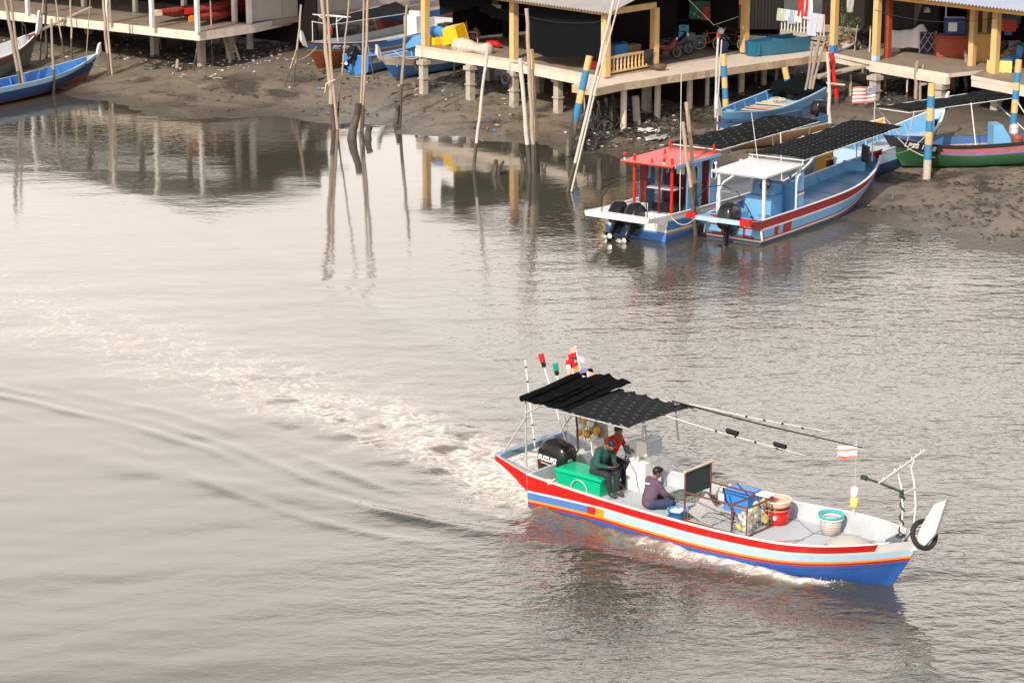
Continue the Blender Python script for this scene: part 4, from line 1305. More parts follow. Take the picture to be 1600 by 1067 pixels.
mb.loft([[Vector((x, y, z)) for x, y in ((1.55 - k, -0.35), (1.85, -0.35), (1.85, 0.40), (1.55 - k, 0.40))] for z, k in ((0.34, 0.42), (0.75, 0.30), (1.20, 0.02))], 0, True, False)
mb.build('console', [skyblue], b4.root)
mb = MB()
mb.box((0.45, 0, 0.365), (0.9, 1.35, 0.03), m=0)
mb.box((0.15, 0.35, 0.44), (0.5, 0.5, 0.12), m=0)
mb.box((1.9, 0.15, 0.348), (1.0, 1.0, 0.012), m=1)
mb.build('stern_platform', [skyblue, M('red_mat', (0.55, 0.12, 0.10), 0.8)], b4.root)
outboard(b4.root, (-0.15, 0.1, 0.62), 0.95, R(-32), None)
for f, (x, y, rr, h, mm, nm, lb) in enumerate([(0.95, 0.25, 0.20, 0.45, woodred, 'drum', None), (1.02, 0.12, 0.15, 0.34, cleanwhite, 'jerry_can', None)]):
    p = b4.w((x, y, 0.35 if f == 0 else 0.80))
    mb = MB()
    mb.lathe([(rr * 0.9, 0), (rr, 0.03), (rr, h * 0.45), (rr * 0.95, h * 0.5), (rr, h * 0.55), (rr, h - 0.05), (rr * 0.7, h)], (0, 0, 0), 18, 0, True)
    mb.lathe([(rr * 0.25, h), (rr * 0.25, h + 0.04)], (0, 0, 0), 8, 0, True)
    o = mb.build(nm, [M('rusty_drum', (0.28, 0.06, 0.025), 0.6, 0.3, 8) if f == 0 else M('cloudy_plastic', (0.55, 0.55, 0.53), 0.4)])
    o.location = p
    tag(o, 'rusty red drum beside the outboard of the green boat' if f == 0 else 'cloudy white jerrycan on top of the rusty drum', 'drum' if f == 0 else 'jerrycan')
zc4 = 2.05
c4 = [b4.l(1585, 152, 2.62), b4.l(1420, 175, 2.62), b4.l(1364, 167, 2.62), b4.l(1535, 142, 2.62)]
net_canopy(b4.root, 'canopy', [c4[1], c4[0], c4[3], c4[2]], net_mat('black_net_green_boat', True, (0.30, 0.24)), 0.06, 0.03, 40, 12,
           posts=[(c4[0], (0.1, 0.75, 0.5)), (c4[3], (0.1, -0.75, 0.5)), (c4[0].lerp(c4[1], 0.42), (2.6, 0.85, 0.5)), (c4[2] + Vector((-0.1, 0, 0)), (5.0, -0.5, 0.8)), (c4[1] + Vector((-0.2, 0, 0)), (5.0, 0.5, 0.8))])
mb = MB()
mb.tube([b4.P(0.93, 1, b4.zg(0.93)) + Vector((0, 0.02, 0.03)), b4.P(0.90, 1, 0.5) + Vector((0, 0.03, 0)), b4.P(0.84, 1, 0.25) + Vector((0, 0.03, 0)), b4.P(0.76, 1, 0.18) + Vector((0, 0.03, 0))], 0.018, 6)
mb.build('mooring_line', [rope], b4.root)

# pale blue boat behind it, bow rearing up
b5 = mud_boat('pale blue boat with tall upswept bow behind the green boat', (1458, 226), (1335, 276), 1.9, lift=0.24, z_stern=0.72, z_mid=0.70, z_bow=1.30, rake=0.9, mid=0.5, p=2.2, bottom=0.5)
b5.hull([0, 0.06, 0.46, 0.52], [white, M('pale_blue_paint', (0.45, 0.66, 0.84), 0.5, 0.06, 2, dirt=0.2, dirtcol=(0.35, 0.36, 0.38)), M('deep_blue_paint', (0.02, 0.06, 0.18), 0.5, 0.15)], lambda j, t: (0, 1, 2, 2, 2, 2, 2)[j],
        transom=1, deck=0.42, deckmat=offwhite, inmat=skyblue, cap=0, ribs=7, deckend=0.95)
b5.prow(0.48, 0.42, 0.2, white, 0.08)
# ochre boat squeezed between
b7 = mud_boat('ochre wooden boat squeezed between the blue and the pale blue boats', (1368, 232), (1262, 270), 1.7, lift=0.24, z_stern=0.66, z_mid=0.60, z_bow=0.95, mid=0.5, bottom=0.45)
b7.hull([0, 0.05, 0.30, 0.36], [cream, ochre, white, rust], lambda j, t: (0, 1, 2, 3, 3, 3, 3)[j], transom=1, deck=0.34, deckmat=skyblue, inmat=lightblue, cap=0, ribs=6, deckend=0.95)
# boat under the red boat's awning
b8 = mud_boat('dark blue and brown boat on mud in front of the plank filled boat', (1138, 240), (1275, 210), 1.7, lift=0.24, z_stern=0.62, z_mid=0.58, z_bow=0.95, mid=0.5, bottom=0.45)
b8.hull([0, 0.05, 0.26, 0.30], [M('dusk_blue_paint', (0.05, 0.13, 0.26)), M('dusk_blue_paint', (0.05, 0.13, 0.26)), cream, M('brown_bottom', (0.22, 0.13, 0.07), 0.7, 0.2)], lambda j, t: (0, 1, 2, 3, 3, 3, 3)[j], transom=1, deck=0.28, deckmat=darkwood, inmat=M('dull_dark_lining', (0.03, 0.05, 0.09), 0.7), cap=0, ribs=6, deckend=0.95)
outboard(b8.root, (-0.1, 0, 0.5), 0.9, R(-20), None)
# plank-filled blue boat
b6 = mud_boat('blue boat full of loose planks on mud beside the walkway', (1134, 226), (1256, 170), 2.1, lift=0.24, z_stern=0.70, z_mid=0.62, z_bow=1.0, mid=0.5, p=2.2, bottom=0.45)
b6.hull([0, 0.05, 0.34], [lightblue, skyblue, midblue], lambda j, t: (0, 1, 2, 2, 2, 2)[j], transom=1, deck=0.30, deckmat=lightblue, inmat=M('dull_blue_lining', (0.05, 0.20, 0.42), 0.55, 0.15, 3, dirt=0.3), cap=0, ribs=7, deckend=0.93,
        deckdrop=lambda t: 0.30 + 0.2 * sstep(0.75, 1, t))
b6.prow(0.75, 0.42, 0.26, white, 0.10)
for k, (f, wd, col) in enumerate(((0.30, 0.26, 0), (0.37, 0.22, 0), (0.44, 0.24, 0), (0.50, 0.2, 1), (0.56, 0.2, 0), (0.61, 0.12, 2))):
    mb = MB()
    mb.box((0, 0, 0), (wd, 1.75, 0.035))
    o = mb.build('loose_plank', [palewood if col == 0 else (M('orange_plank', (0.6, 0.22, 0.08), 0.7) if col == 1 else darkwood)])
    o.location = b6.w((f * b6.L, 0.0, 0.34 + 0.045 * (k % 2)))
    o.rotation_euler = (0, 0, b6.root.rotation_euler.z + R((-6, 3, -2, 5, -4, 8)[k]))
    tag(o, ['sternmost pale plank laid across the blue boat', 'second pale plank from the stern in the blue boat', 'middle pale plank lying across the blue boat', 'orange plank lying across the blue boat',
            'pale plank in front of the orange plank', 'narrow dark plank nearest the blue boat bow'][k], 'plank', 'planks in the blue boat')
mb = MB()
grid = []
for i in range(15):
    f = i / 14
    grid.append([Vector((f * 2.0, -1.0 + 2.0 * j / 10, 0.5 * math.sin(math.pi * min(1, f * 1.2 + 0.1)) * (0.55 + 0.45 * math.cos((j - 5) / 3.4)) + 0.09 * math.sin(i * 1.7 + j * 2.1))) for j in range(11)])
mb.sheet(grid, 0, True, 0.02)
o = mb.build('black_tarpaulin', [M('black_net_folded', (0.010, 0.013, 0.013))])
o.location = b6.w((-0.5, -0.1, 0.55))
o.rotation_euler = (0, 0, b6.root.rotation_euler.z)
tag(o, 'crumpled black tarpaulin heaped on the plank filled boat stern', 'tarpaulin')
mb = MB()
rg = random.Random(4)
for k in range(9):
    c = Vector((rg.uniform(-0.3, 0.3), rg.uniform(-0.25, 0.25), 0.03 + 0.02 * k))
    r = rg.uniform(0.12, 0.26)
    mb.tube([c + Vector((r * math.cos(a * 0.7), r * 0.8 * math.sin(a * 0.7), 0.02 * math.sin(a))) for a in range(9)], 0.016, 5)
o = mb.build('rope_coil', [rope])
o.location = b6.w((2.2, -0.3, 0.34))
tag(o, 'tangle of pale rope on the planks of the blue boat', 'rope')

# far left pair
b10 = mud_boat('bright blue open boat with white tipped bow at far left', (138, 123), (-70, 174), 1.75, lift=0.24, z_stern=0.56, z_mid=0.48, z_bow=0.90, rake=0.8, mid=0.5, p=2.0, bottom=0.5)
b10.hull([0, 0.04, 0.20, 0.25], [white, lightblue, M('deep_blue_paint', (0.02, 0.06, 0.18)), rust], lambda j, t: (0, 1, 2, 2, 3, 3, 3)[j], transom=1, deck=0.16, deckmat=brightblue, inmat=brightblue, cap=1, ribs=9, deckend=0.95,
         deckdrop=lambda t: 0.16 + 0.35 * sstep(0.7, 1, t))
b10.prow(0.50, 0.36, 0.22, white, 0.10)
b9 = mud_boat('grey lined brown boat with white prow behind the bright blue boat', (46, 103), (-130, 150), 2.0, lift=0.24, z_stern=0.85, z_mid=0.80, z_bow=1.45, rake=0.8, mid=0.5, p=2.2, bottom=0.5)
b9.hull([0, 0.05, 0.12, 0.40], [white, darkred, M('brown_hull', (0.13, 0.085, 0.06), 0.6, 0.2), M('grey_green_bottom', (0.16, 0.18, 0.18), 0.7, 0.2)], lambda j, t: (0, 1, 2, 3, 3, 3, 3)[j], transom=2, deck=0.45, deckmat=grey_in, inmat=grey_in, cap=0, ribs=6, deckend=0.95,
        deckdrop=lambda t: 0.45 + 0.4 * sstep(0.7, 1, t))
b9.prow(0.95, 0.32, 0.24, white, 0.10)
mb = MB()
mb.tube([(b9.L * 0.99, 0.2, 1.3), (b9.L * 0.985, 0.15, 2.0)], 0.018, 6)
mb.tube([(b9.L * 0.95, -0.3, 1.2), (b9.L * 0.94, -0.3, 1.9)], 0.018, 6)
mb.tube([(b9.L * 0.93, -0.35, 1.85), (b9.L * 0.985, 0.15, 1.95)], 0.018, 6)
mb.build('bow_rail', [darkwood], b9.root)

# middle left group
b11 = mud_boat('grey lined red and blue boat with registration on its bow and pipe gallows', (494, 117), (706, 61), 2.2, lift=0.24, z_stern=0.75, z_mid=0.68, z_bow=1.15, rake=0.8, mid=0.55, p=2.2, bottom=0.5)
b11.hull([0, 0.09, 0.36, 0.42, 0.47], [darkred, M('dusk_blue_paint', (0.05, 0.13, 0.26), 0.5, 0.15, 3, dirt=0.2), ochre, rust, white], lambda j, t: (0 if t > 0.6 else 4, 1, 2, 3, 3, 3, 3, 3)[j], transom=1, deck=0.40, deckmat=grey_in, inmat=grey_in, cap=4, plank_gap=7,
         deckend=0.95, deckdrop=lambda t: 0.40 + 0.4 * sstep(0.75, 1, t))
b11.prow(0.62, 0.40, 0.22, white, 0.10)
text_on_hull(b11, 'registration', 'PSC 108', 0.25, cleanwhite, 0.93, 0.78, 1, 0.22)
mb = MB()
q_ = b11.l(606, 68, 1.0)
mb.box((q_.x, 0.1, 0.85), (0.55, 0.75, 0.95), ch=0.03)
mb.box((q_.x - 0.15, 0.1, 1.40), (0.12, 0.6, 0.2))
mb.build('console', [cleanwhite], b11.root)
mb = MB()
L_ = b11.L
for y in (-0.3, 0.3):
    mb.tube([(L_ * 0.88, y, 0.95), (L_ * 0.885, y, 1.75), (L_ * 0.89, y * 1.3, 2.05)], 0.03, 6)
    mb.tube([(L_ * 0.885, y, 1.8), (L_ * 0.89, y * 2.4, 2.05)], 0.02, 6)
mb.tube([(L_ * 0.89, -1.0, 2.06), (L_ * 0.89, 1.0, 2.06)], 0.03, 6)
mb.tube([(L_ * 0.87, -0.4, 2.06), (L_ * 0.87, 1.0, 2.06)], 0.02, 6)
mb.build('bow_gallows', [whitepipe], b11.root)
mb = MB()
mb.ball((0, 0, 0.22), (0.13, 0.16, 0.24), 12)
mb.tube([(0, 0, 0.42), (0, 0, 0.52)], 0.03, 6)
o = mb.build('buoy', [redpl])
o.location = b11.w((L_ * 0.885, -0.12, 1.12))
tag(o, 'red and white float hung on the pipe gallows of the grey lined boat', 'float')
b13 = mud_boat('small blue and ochre boat with tilted outboard between two larger boats', (668, 84), (556, 117), 1.6, lift=0.30, z_stern=0.56, z_mid=0.50, z_bow=0.85, mid=0.5, bottom=0.45)
b13.hull([0, 0.09, 0.26, 0.31], [brightblue, ochre, lightblue, midblue], lambda j, t: (0, 1 if 0.05 < t < 0.5 else 0, 2, 3, 3, 3, 3)[j], transom=0, deck=0.24, deckmat=skyblue, inmat=skyblue, cap=0, ribs=6, deckend=0.95)
outboard(b13.root, (-0.08, 0.1, 0.50), 0.85, R(48), None)
b12 = mud_boat('blue bottomed boat with chipped white prow beside the yellow post', (612, 131), (742, 91), 2.0, lift=0.24, z_stern=0.66, z_mid=0.60, z_bow=0.95, rake=0.8, mid=0.5, p=2.2, bottom=0.5)
chipped = M('chipped_white_paint', (0.70, 0.70, 0.68), 0.55, 0.08, 5, dirt=0.5, dirtcol=(0.12, 0.28, 0.55))
b12.hull([0, 0.16, 0.38, 0.44], [chipped, cream, chipped, brightblue], lambda j, t: (0, 1 if t > 0.8 else 0, 2, 3, 3, 3, 3)[j], transom=3, deck=0.34, deckmat=skyblue, inmat=skyblue, cap=0, ribs=8, plank_gap=5, deckend=0.95)
b12.prow(0.58, 0.40, 0.24, chipped, 0.10)
mb = MB()
for k in range(5):
    mb.beam((1.0 + k * 0.2, -0.8, 0.70 + 0.02 * k), (4.4 + k * 0.1, -0.55 + 0.3 * k, 0.72), 0.06, 0.05)
o = mb.build('timber_bundle', [darkwood], None)
o.location = b12.root.location
o.rotation_euler = b12.root.rotation_euler
tag(o, 'dark timber poles laid lengthwise across the chipped white boat', 'timber')
b14 = mud_boat('blue topped brown boat deep in the shade behind the other boats', (592, 60), (720, 26), 1.9, lift=0.24, z_stern=0.70, z_mid=0.66, z_bow=1.0, mid=0.5, bottom=0.45)
b14.hull([0, 0.05, 0.34, 0.40], [brightblue, midblue, cream, rust], lambda j, t: (0, 1, 3, 3, 3, 3, 3)[j], transom=1, deck=0.36, deckmat=wood, inmat=wood, cap=0, deckend=0.95)
# ================================================================ PEOPLE AND GEAR ON THE RUNNING BOAT
def blob(segs, balls, voxel=0.009, smooth_it=4, name='blob', noise_amp=0.0):
    """one continuous skin grown round tapered limbs"""
    mb = MB()
    for p, q, r1, r2 in segs:
        p, q = Vector(p), Vector(q)
        d = (q - p)
        k = max(2, int(d.length / 0.05) + 1)
        t = d.normalized()
        pts = [p - t * r1 * 0.8, p - t * r1 * 0.45] + [p.lerp(q, i / k) for i in range(k + 1)] + [q + t * r2 * 0.45, q + t * r2 * 0.8]
        rr = [r1 * 0.5, r1 * 0.88] + [r1 + (r2 - r1) * i / k for i in range(k + 1)] + [r2 * 0.88, r2 * 0.5]
        mb.tube(pts, rr, 12)
    for c, r, rot in balls:
        mb.ball(c, r, 18, 0, rot)
    me = bpy.data.meshes.new(name)
    me.from_pydata([tuple(p) for p in mb.v], [], mb.f)
    o = bpy.data.objects.new(name, me)
    C.objects.link(o)
    md = o.modifiers.new('r', 'REMESH')
    md.mode = 'VOXEL'
    md.voxel_size = voxel
    md.use_smooth_shade = True
    ms = o.modifiers.new('s', 'SMOOTH')
    ms.iterations = smooth_it
    ms.factor = 0.5
    bpy.context.view_layer.update()
    new = bpy.data.meshes.new_from_object(o.evaluated_get(bpy.context.evaluated_depsgraph_get()))
    bpy.data.objects.remove(o)
    if noise_amp:
        for v in new.vertices:
            n_ = mnoise.noise(v.co * 9) + 0.5 * mnoise.noise(v.co * 21)
            v.co += v.normal * n_ * noise_amp
    for p in new.polygons:
        p.use_smooth = True
    return new
def link_mesh(name, me, mat, parent):
    me.materials.clear()
    me.materials.append(mat)
    for p in me.polygons:
        p.material_index = 0
    o = bpy.data.objects.new(name, me)
    C.objects.link(o)
    o.parent = parent
    return o
def hand(wrist, fwd, palm, side, curl=0.5, s=1.0):
    """palm and five bent fingers: capsule list. fwd = pointing direction, palm = palm normal, side=+1 thumb along +(fwd x palm)"""
    w, f, n = Vector(wrist), Vector(fwd).normalized(), Vector(palm).normalized()
    b = f.cross(n).normalized() * side
    out = []
    for k, (off, ln) in enumerate(((0.030, 0.085), (0.010, 0.095), (-0.010, 0.088), (-0.029, 0.068))):
        root = w + f * 0.085 * s + b * off * s
        out.append((w + b * off * 0.5 * s, root, 0.017 * s, 0.013 * s))
        d1 = (f + n * curl * (0.5 + 0.08 * k)).normalized()
        m = root + d1 * ln * 0.5 * s
        d2 = (f + n * curl * 2.0).normalized()
        out.append((root, m, 0.0105 * s, 0.0095 * s))
        out.append((m, m + d2 * ln * 0.5 * s, 0.0095 * s, 0.008 * s))
    t0 = w + f * 0.03 * s + b * 0.026 * s
    t1 = t0 + (f * 0.6 + b * 0.8 + n * 0.3).normalized() * 0.04 * s
    out.append((w, t0, 0.018 * s, 0.015 * s))
    out.append((t0, t1, 0.0135 * s, 0.0115 * s))
    out.append((t1, t1 + (f * 0.85 + b * 0.2 + n * 0.5).normalized() * 0.032 * s, 0.011 * s, 0.009 * s))
    return out
skin_d = M('brown_skin', (0.22, 0.105, 0.06), 0.55, 0.06, 5)
hairm = M('black_hair', (0.008, 0.007, 0.007), 0.5, 0.3, 30)
def person(label, loc, rz, J, shirt, trousers, shoes, long_sleeve=True, short_trousers=False, head_pitch=0.0, head_yaw=0.0, hair='cap', group=None, curl=0.8, scale=1.0):
    """J: joints in the person's frame (x = facing, z up from the base)"""
    t = thing('person', label, 'person', loc, rz, group)
    t.scale = (scale,) * 3
    j = {k: Vector(v) for k, v in J.items()}
    hd = Matrix.Rotation(head_yaw, 3, 'Z') @ Matrix.Rotation(head_pitch, 3, 'Y')
    h = j['head']
    S, B = [], []
    S += [(j['pelvis'], j['belly'], 0.125, 0.12), (j['belly'], j['chest'], 0.12, 0.125), (j['chest'], j['neck'], 0.10, 0.055), (j['neck'], h - hd @ Vector((0.0, 0, 0.06)), 0.055, 0.055)]
    sh = (j['shL'] - j['shR'])
    S += [(j['shL'], j['shR'], 0.07, 0.07), (j['belly'] + sh * 0.2, j['chest'] + sh * 0.25, 0.10, 0.10), (j['belly'] - sh * 0.2, j['chest'] - sh * 0.25, 0.10, 0.10), (j['hipL'], j['hipR'], 0.105, 0.105)]
    for q in 'LR':
        S += [(j['sh' + q], j['el' + q], 0.052, 0.040), (j['el' + q], j['wr' + q], 0.040, 0.027)]
        S += [(j['hip' + q], j['kn' + q], 0.085, 0.058), (j['kn' + q], j['an' + q], 0.056, 0.038), (j['an' + q], j['toe' + q], 0.040, 0.032)]
        S += hand(j['wr' + q], j['hd' + q], j['pm' + q], 1 if q == 'L' else -1, curl)
    B += [(h, (0.093, 0.076, 0.115), hd), (h + hd @ Vector((0.025, 0, -0.055)), (0.062, 0.056, 0.062), hd), (h + hd @ Vector((0.098, 0, -0.012)), (0.020, 0.014, 0.024), hd), (h + hd @ Vector((0.084, 0, 0.022)), (0.018, 0.052, 0.012), hd),
          (h + hd @ Vector((0.082, 0, -0.062)), (0.016, 0.026, 0.012), hd)]
    for sy in (-1, 1):
        B.append((h + hd @ Vector((-0.005, sy * 0.078, -0.01)), (0.020, 0.010, 0.030), hd))
    link_mesh('body', blob(S, B, 0.009, 3, 'body'), skin_d, t)
    e = MB()
    for sy in (-1, 1):
        e.ball(h + hd @ Vector((0.088, sy * 0.031, 0.008)), (0.008, 0.014, 0.008), 8, 0, hd)
        e.ball(h + hd @ Vector((0.094, sy * 0.031, 0.008)), (0.004, 0.006, 0.006), 8, 1, hd)
    e.build('eyes', [cleanwhite, black], t)
    # hair
    hb = [(h + hd @ Vector((-0.018, 0, 0.028)), (0.096, 0.086, 0.105), hd), (h + hd @ Vector((0.03, 0, 0.085)), (0.075, 0.07, 0.045), hd)]
    hm = blob([], hb, 0.010, 1, 'hair', 0.010)
    link_mesh('hair', hm, hairm, t)
    # shirt
    S = [(j['pelvis'].lerp(j['belly'], 0.2), j['belly'], 0.148, 0.140), (j['belly'], j['chest'], 0.140, 0.142), (j['chest'], j['chest'].lerp(j['neck'], 0.75), 0.118, 0.075), (j['shL'], j['shR'], 0.085, 0.085),
         (j['belly'] + sh * 0.2, j['chest'] + sh * 0.25, 0.118, 0.115), (j['belly'] - sh * 0.2, j['chest'] - sh * 0.25, 0.118, 0.115), (j['pelvis'] + sh * 0.14, j['belly'] + sh * 0.2, 0.125, 0.118), (j['pelvis'] - sh * 0.14, j['belly'] - sh * 0.2, 0.125, 0.118)]
    for q in 'LR':
        if long_sleeve:
            S += [(j['sh' + q], j['el' + q], 0.070, 0.056), (j['el' + q], j['el' + q].lerp(j['wr' + q], 0.9), 0.056, 0.040)]
        else:
            S += [(j['sh' + q], j['sh' + q].lerp(j['el' + q], 0.75), 0.074, 0.070)]
    so = link_mesh('shirt', blob(S, [], 0.010, 3, 'shirt', 0.013), shirt, t)
    S = [(j['hipL'], j['hipR'], 0.122, 0.122), (j['pelvis'], j['pelvis'].lerp(j['belly'], 0.35), 0.132, 0.130)]
    for q in 'LR':
        S += [(j['hip' + q], j['kn' + q], 0.102, 0.076)]
        if not short_trousers:
            S += [(j['kn' + q], j['kn' + q].lerp(j['an' + q], 0.92), 0.074, 0.058)]
    link_mesh('trousers', blob(S, [], 0.010, 3, 'trousers', 0.012), trousers, t)
    if shoes:
        for q in 'LR':
            d = (j['toe' + q] - j['an' + q])
            link_mesh('shoe', blob([(j['an' + q] + Vector((0, 0, 0.0)), j['an' + q] + Vector((0, 0, -0.02)), 0.052, 0.050), (j['an' + q] + Vector((0, 0, -0.025)) - d * 0.15, j['toe' + q] + Vector((0, 0, -0.0)), 0.046, 0.043)], [], 0.010, 2, 'shoe'), shoes, t)
    return t
dz0 = 0.38
greenshirt = M('bottle_green_cloth', (0.014, 0.075, 0.065), 0.85, 0.15, 6, 0.2)
blackcloth = M('black_cloth', (0.022, 0.022, 0.026), 0.85, 0.2, 7, 0.2)
person('seated man in bottle green long sleeved shirt and black trousers bent over a phone', bt.w((1.12, -0.20, dz0)), BH + R(-6),
       dict(pelvis=(0, 0, 0.50), belly=(0.04, 0, 0.66), chest=(0.17, 0, 0.88), neck=(0.27, 0, 1.03), head=(0.39, 0, 1.11),
            shL=(0.20, 0.17, 0.96), shR=(0.20, -0.17, 0.96), elL=(0.27, 0.25, 0.68), elR=(0.25, -0.26, 0.69), wrL=(0.46, 0.10, 0.66), wrR=(0.45, -0.10, 0.66),
            hdL=(1, -0.5, 0.15), hdR=(1, 0.5, 0.1), pmL=(0.1, -0.5, 0.8), pmR=(0.1, 0.5, 0.8),
            hipL=(0.02, 0.09, 0.48), hipR=(0.02, -0.09, 0.48), knL=(0.44, 0.13, 0.50), knR=(0.43, -0.12, 0.49), anL=(0.50, 0.10, 0.10), anR=(0.46, -0.06, 0.09), toeL=(0.64, 0.11, 0.05), toeR=(0.60, -0.07, 0.05)),
       greenshirt, blackcloth, M('grey_shoes', (0.05, 0.05, 0.055), 0.7), head_pitch=R(42), scale=1.0)
mb = MB()
mb.box((0, 0, 0), (0.15, 0.075, 0.012), ch=0.003)
mb.box((0, 0, 0.007), (0.135, 0.066, 0.003), m=1)
o = mb.build('phone', [black, glass])
o.location = bt.w((1.12 + 0.55, -0.20 - 0.06, dz0 + 0.715))
o.rotation_euler = (0, R(-18), BH)
tag(o, 'dark phone held in both hands of the green shirted man', 'phone')
person('man in red long sleeved shirt perched behind the console, hand at his mouth', bt.w((1.08, 0.34, dz0)), BH + R(4),
       dict(pelvis=(-0.08, 0, 0.60), belly=(-0.04, 0, 0.74), chest=(0.05, 0, 0.98), neck=(0.11, 0, 1.15), head=(0.18, 0, 1.27),
            shL=(0.06, 0.185, 1.07), shR=(0.06, -0.185, 1.07), elL=(0.24, 0.22, 0.86), elR=(0.25, -0.24, 0.86), wrL=(0.40, 0.08, 0.90), wrR=(0.31, -0.07, 1.09),
            hdL=(1, -0.1, -0.2), hdR=(-0.25, 0.5, 0.8), pmL=(0, -0.2, -1), pmR=(-0.8, 0.3, -0.1),
            hipL=(-0.08, 0.09, 0.58), hipR=(-0.08, -0.09, 0.58), knL=(0.30, 0.12, 0.48), knR=(0.28, -0.11, 0.47), anL=(0.24, 0.12, 0.08), anR=(0.22, -0.12, 0.08), toeL=(0.39, 0.13, 0.04), toeR=(0.37, -0.13, 0.04)),
       M('scarlet_cloth', (0.60, 0.022, 0.018), 0.85, 0.12, 6, 0.2), M('dark_navy_cloth', (0.018, 0.02, 0.035), 0.85, 0.2, 7, 0.2), M('grey_shoes', (0.05, 0.05, 0.055)), head_pitch=R(8), head_yaw=R(-12), scale=0.97)
p3 = person('boy in purple t-shirt sitting cross legged on deck with his back turned', bt.w((2.62, -0.36, dz0)), BH + R(72),
       dict(pelvis=(0, 0, 0.13), belly=(0.02, 0, 0.27), chest=(0.09, 0, 0.48), neck=(0.13, 0, 0.64), head=(0.19, -0.01, 0.75),
            shL=(0.10, 0.165, 0.56), shR=(0.10, -0.165, 0.56), elL=(0.24, 0.22, 0.33), elR=(0.22, -0.25, 0.32), wrL=(0.40, 0.08, 0.26), wrR=(0.42, -0.14, 0.26),
            hdL=(1, -0.4, -0.2), hdR=(1, 0.3, -0.2), pmL=(0, -0.4, -1), pmR=(0, 0.4, -1),
            hipL=(0.02, 0.09, 0.12), hipR=(0.02, -0.09, 0.12), knL=(0.36, 0.26, 0.17), knR=(0.32, -0.32, 0.16), anL=(0.34, -0.10, 0.08), anR=(0.46, -0.22, 0.10), toeL=(0.42, -0.20, 0.05), toeR=(0.52, -0.10, 0.05)),
       M('dusty_purple_cloth', (0.115, 0.068, 0.11), 0.85, 0.12, 6, 0.2), M('navy_shorts', (0.03, 0.045, 0.10), 0.85, 0.2, 7, 0.2), M('dark_boots', (0.03, 0.03, 0.03), 0.6), long_sleeve=False, short_trousers=False, head_pitch=R(18), head_yaw=R(-18), scale=1.0)
mb = MB()
for k in range(4):
    mb.box((-0.062, -0.075 + 0.05 * k, 0.565 - 0.008 * k), (0.012, 0.034, 0.03), rot=Matrix.Rotation(R(28), 3, 'Y'))
mb.build('shirt_print', [cleanwhite], p3)

def put(mb, name, mats, loc, rz, label, cat, group=None):
    o = mb.build(name, mats)
    o.location = loc
    o.rotation_euler = (0, 0, rz)
    return tag(o, label, cat, group)
# green fish box under the seated man
t = thing('cool_box', 'sea green lidded fish box under the seated man', 'cool box', bt.w((0.86, -0.20, dz0)), BH)
mb = MB()
mb.loft([[Vector((x * a, y * b, z)) for x, y in ((-1, -1), (1, -1), (1, 1), (-1, 1))] for z, a, b in ((0.005, 0.56, 0.28), (0.33, 0.60, 0.31))], 0, True, False)
mb.build('box_body', [teal], t)
mb = MB()
mb.box((0, 0, 0.375), (1.28, 0.68, 0.085), ch=0.02)
mb.box((0, 0, 0.421), (1.10, 0.52, 0.012), ch=0.004)
mb.build('lid', [teal], t)
mb = MB()
mb.tube([(0.05 + 0.22 * math.cos(a), -0.325 - 0.02 * math.sin(a), 0.05 + 0.24 * math.sin(a)) for a in [math.pi * k / 12 for k in range(13)]], 0.012, 6)
mb.build('rope_handle', [rope], t)
# white chair behind the red shirt
t = thing('plastic_chair', 'white plastic chair behind the man in red', 'chair', bt.w((0.92, 0.42, dz0)), BH)
mb = MB(); mb.box((0, 0, 0.43), (0.42, 0.42, 0.04), ch=0.01); mb.build('seat', [cleanwhite], t)
mb = MB()
mb.sheet([[Vector((-0.20 - 0.08 * k / 4 - 0.03 * math.cos((i - 3) / 2), (i - 3) * 0.07, 0.45 + 0.11 * k)) for i in range(7)] for k in range(5)], 0, True, 0.02)
mb.build('backrest', [cleanwhite], t)
for sx in (-1, 1):
    for sy in (-1, 1):
        mb = MB(); mb.tube([(sx * 0.18, sy * 0.18, 0.42), (sx * 0.21, sy * 0.2, 0)], 0.022, 6); mb.build('leg', [cleanwhite], t)
# floats strung on net behind the motor
fl_w, fl_y = M('white_float', (0.72, 0.70, 0.64), 0.5), M('amber_float', (0.72, 0.38, 0.03), 0.5, 0.12)
t = thing('net_bundle', 'bundle of net poles strung with white and amber floats hanging under the canopy', 'net floats', bt.w((0.34, 0.72, 0.24)), BH)
mb = MB()
for k in range(10):
    a = k * 0.7
    o_ = -0.07 + 0.016 * k
    mb.tube([(-0.42 + o_, 0.04 * math.sin(a * 2), 1.75), (-0.05 + o_ * 1.6, 0.05 * math.sin(a), 1.0), (0.34 + o_ * 2.2, 0.08 * math.sin(a + 1), 0.05)], 0.011, 5)
mb.build('net_poles', [wood], t)
mb = MB()
mb.sheet([[Vector((-0.42 + 0.40 * q / 5 + 0.13 * i + 0.03 * math.sin(i * 2 + q), 0.12 + 0.05 * math.sin(i * 1.7 + q), 1.55 - 0.25 * q)) for i in range(5)] for q in range(6)], 0, True, 0.02)
mb.build('net_sheet', [M('grey_fine_net', (0.46, 0.46, 0.45), 0.9)], t)
rg = random.Random(3)
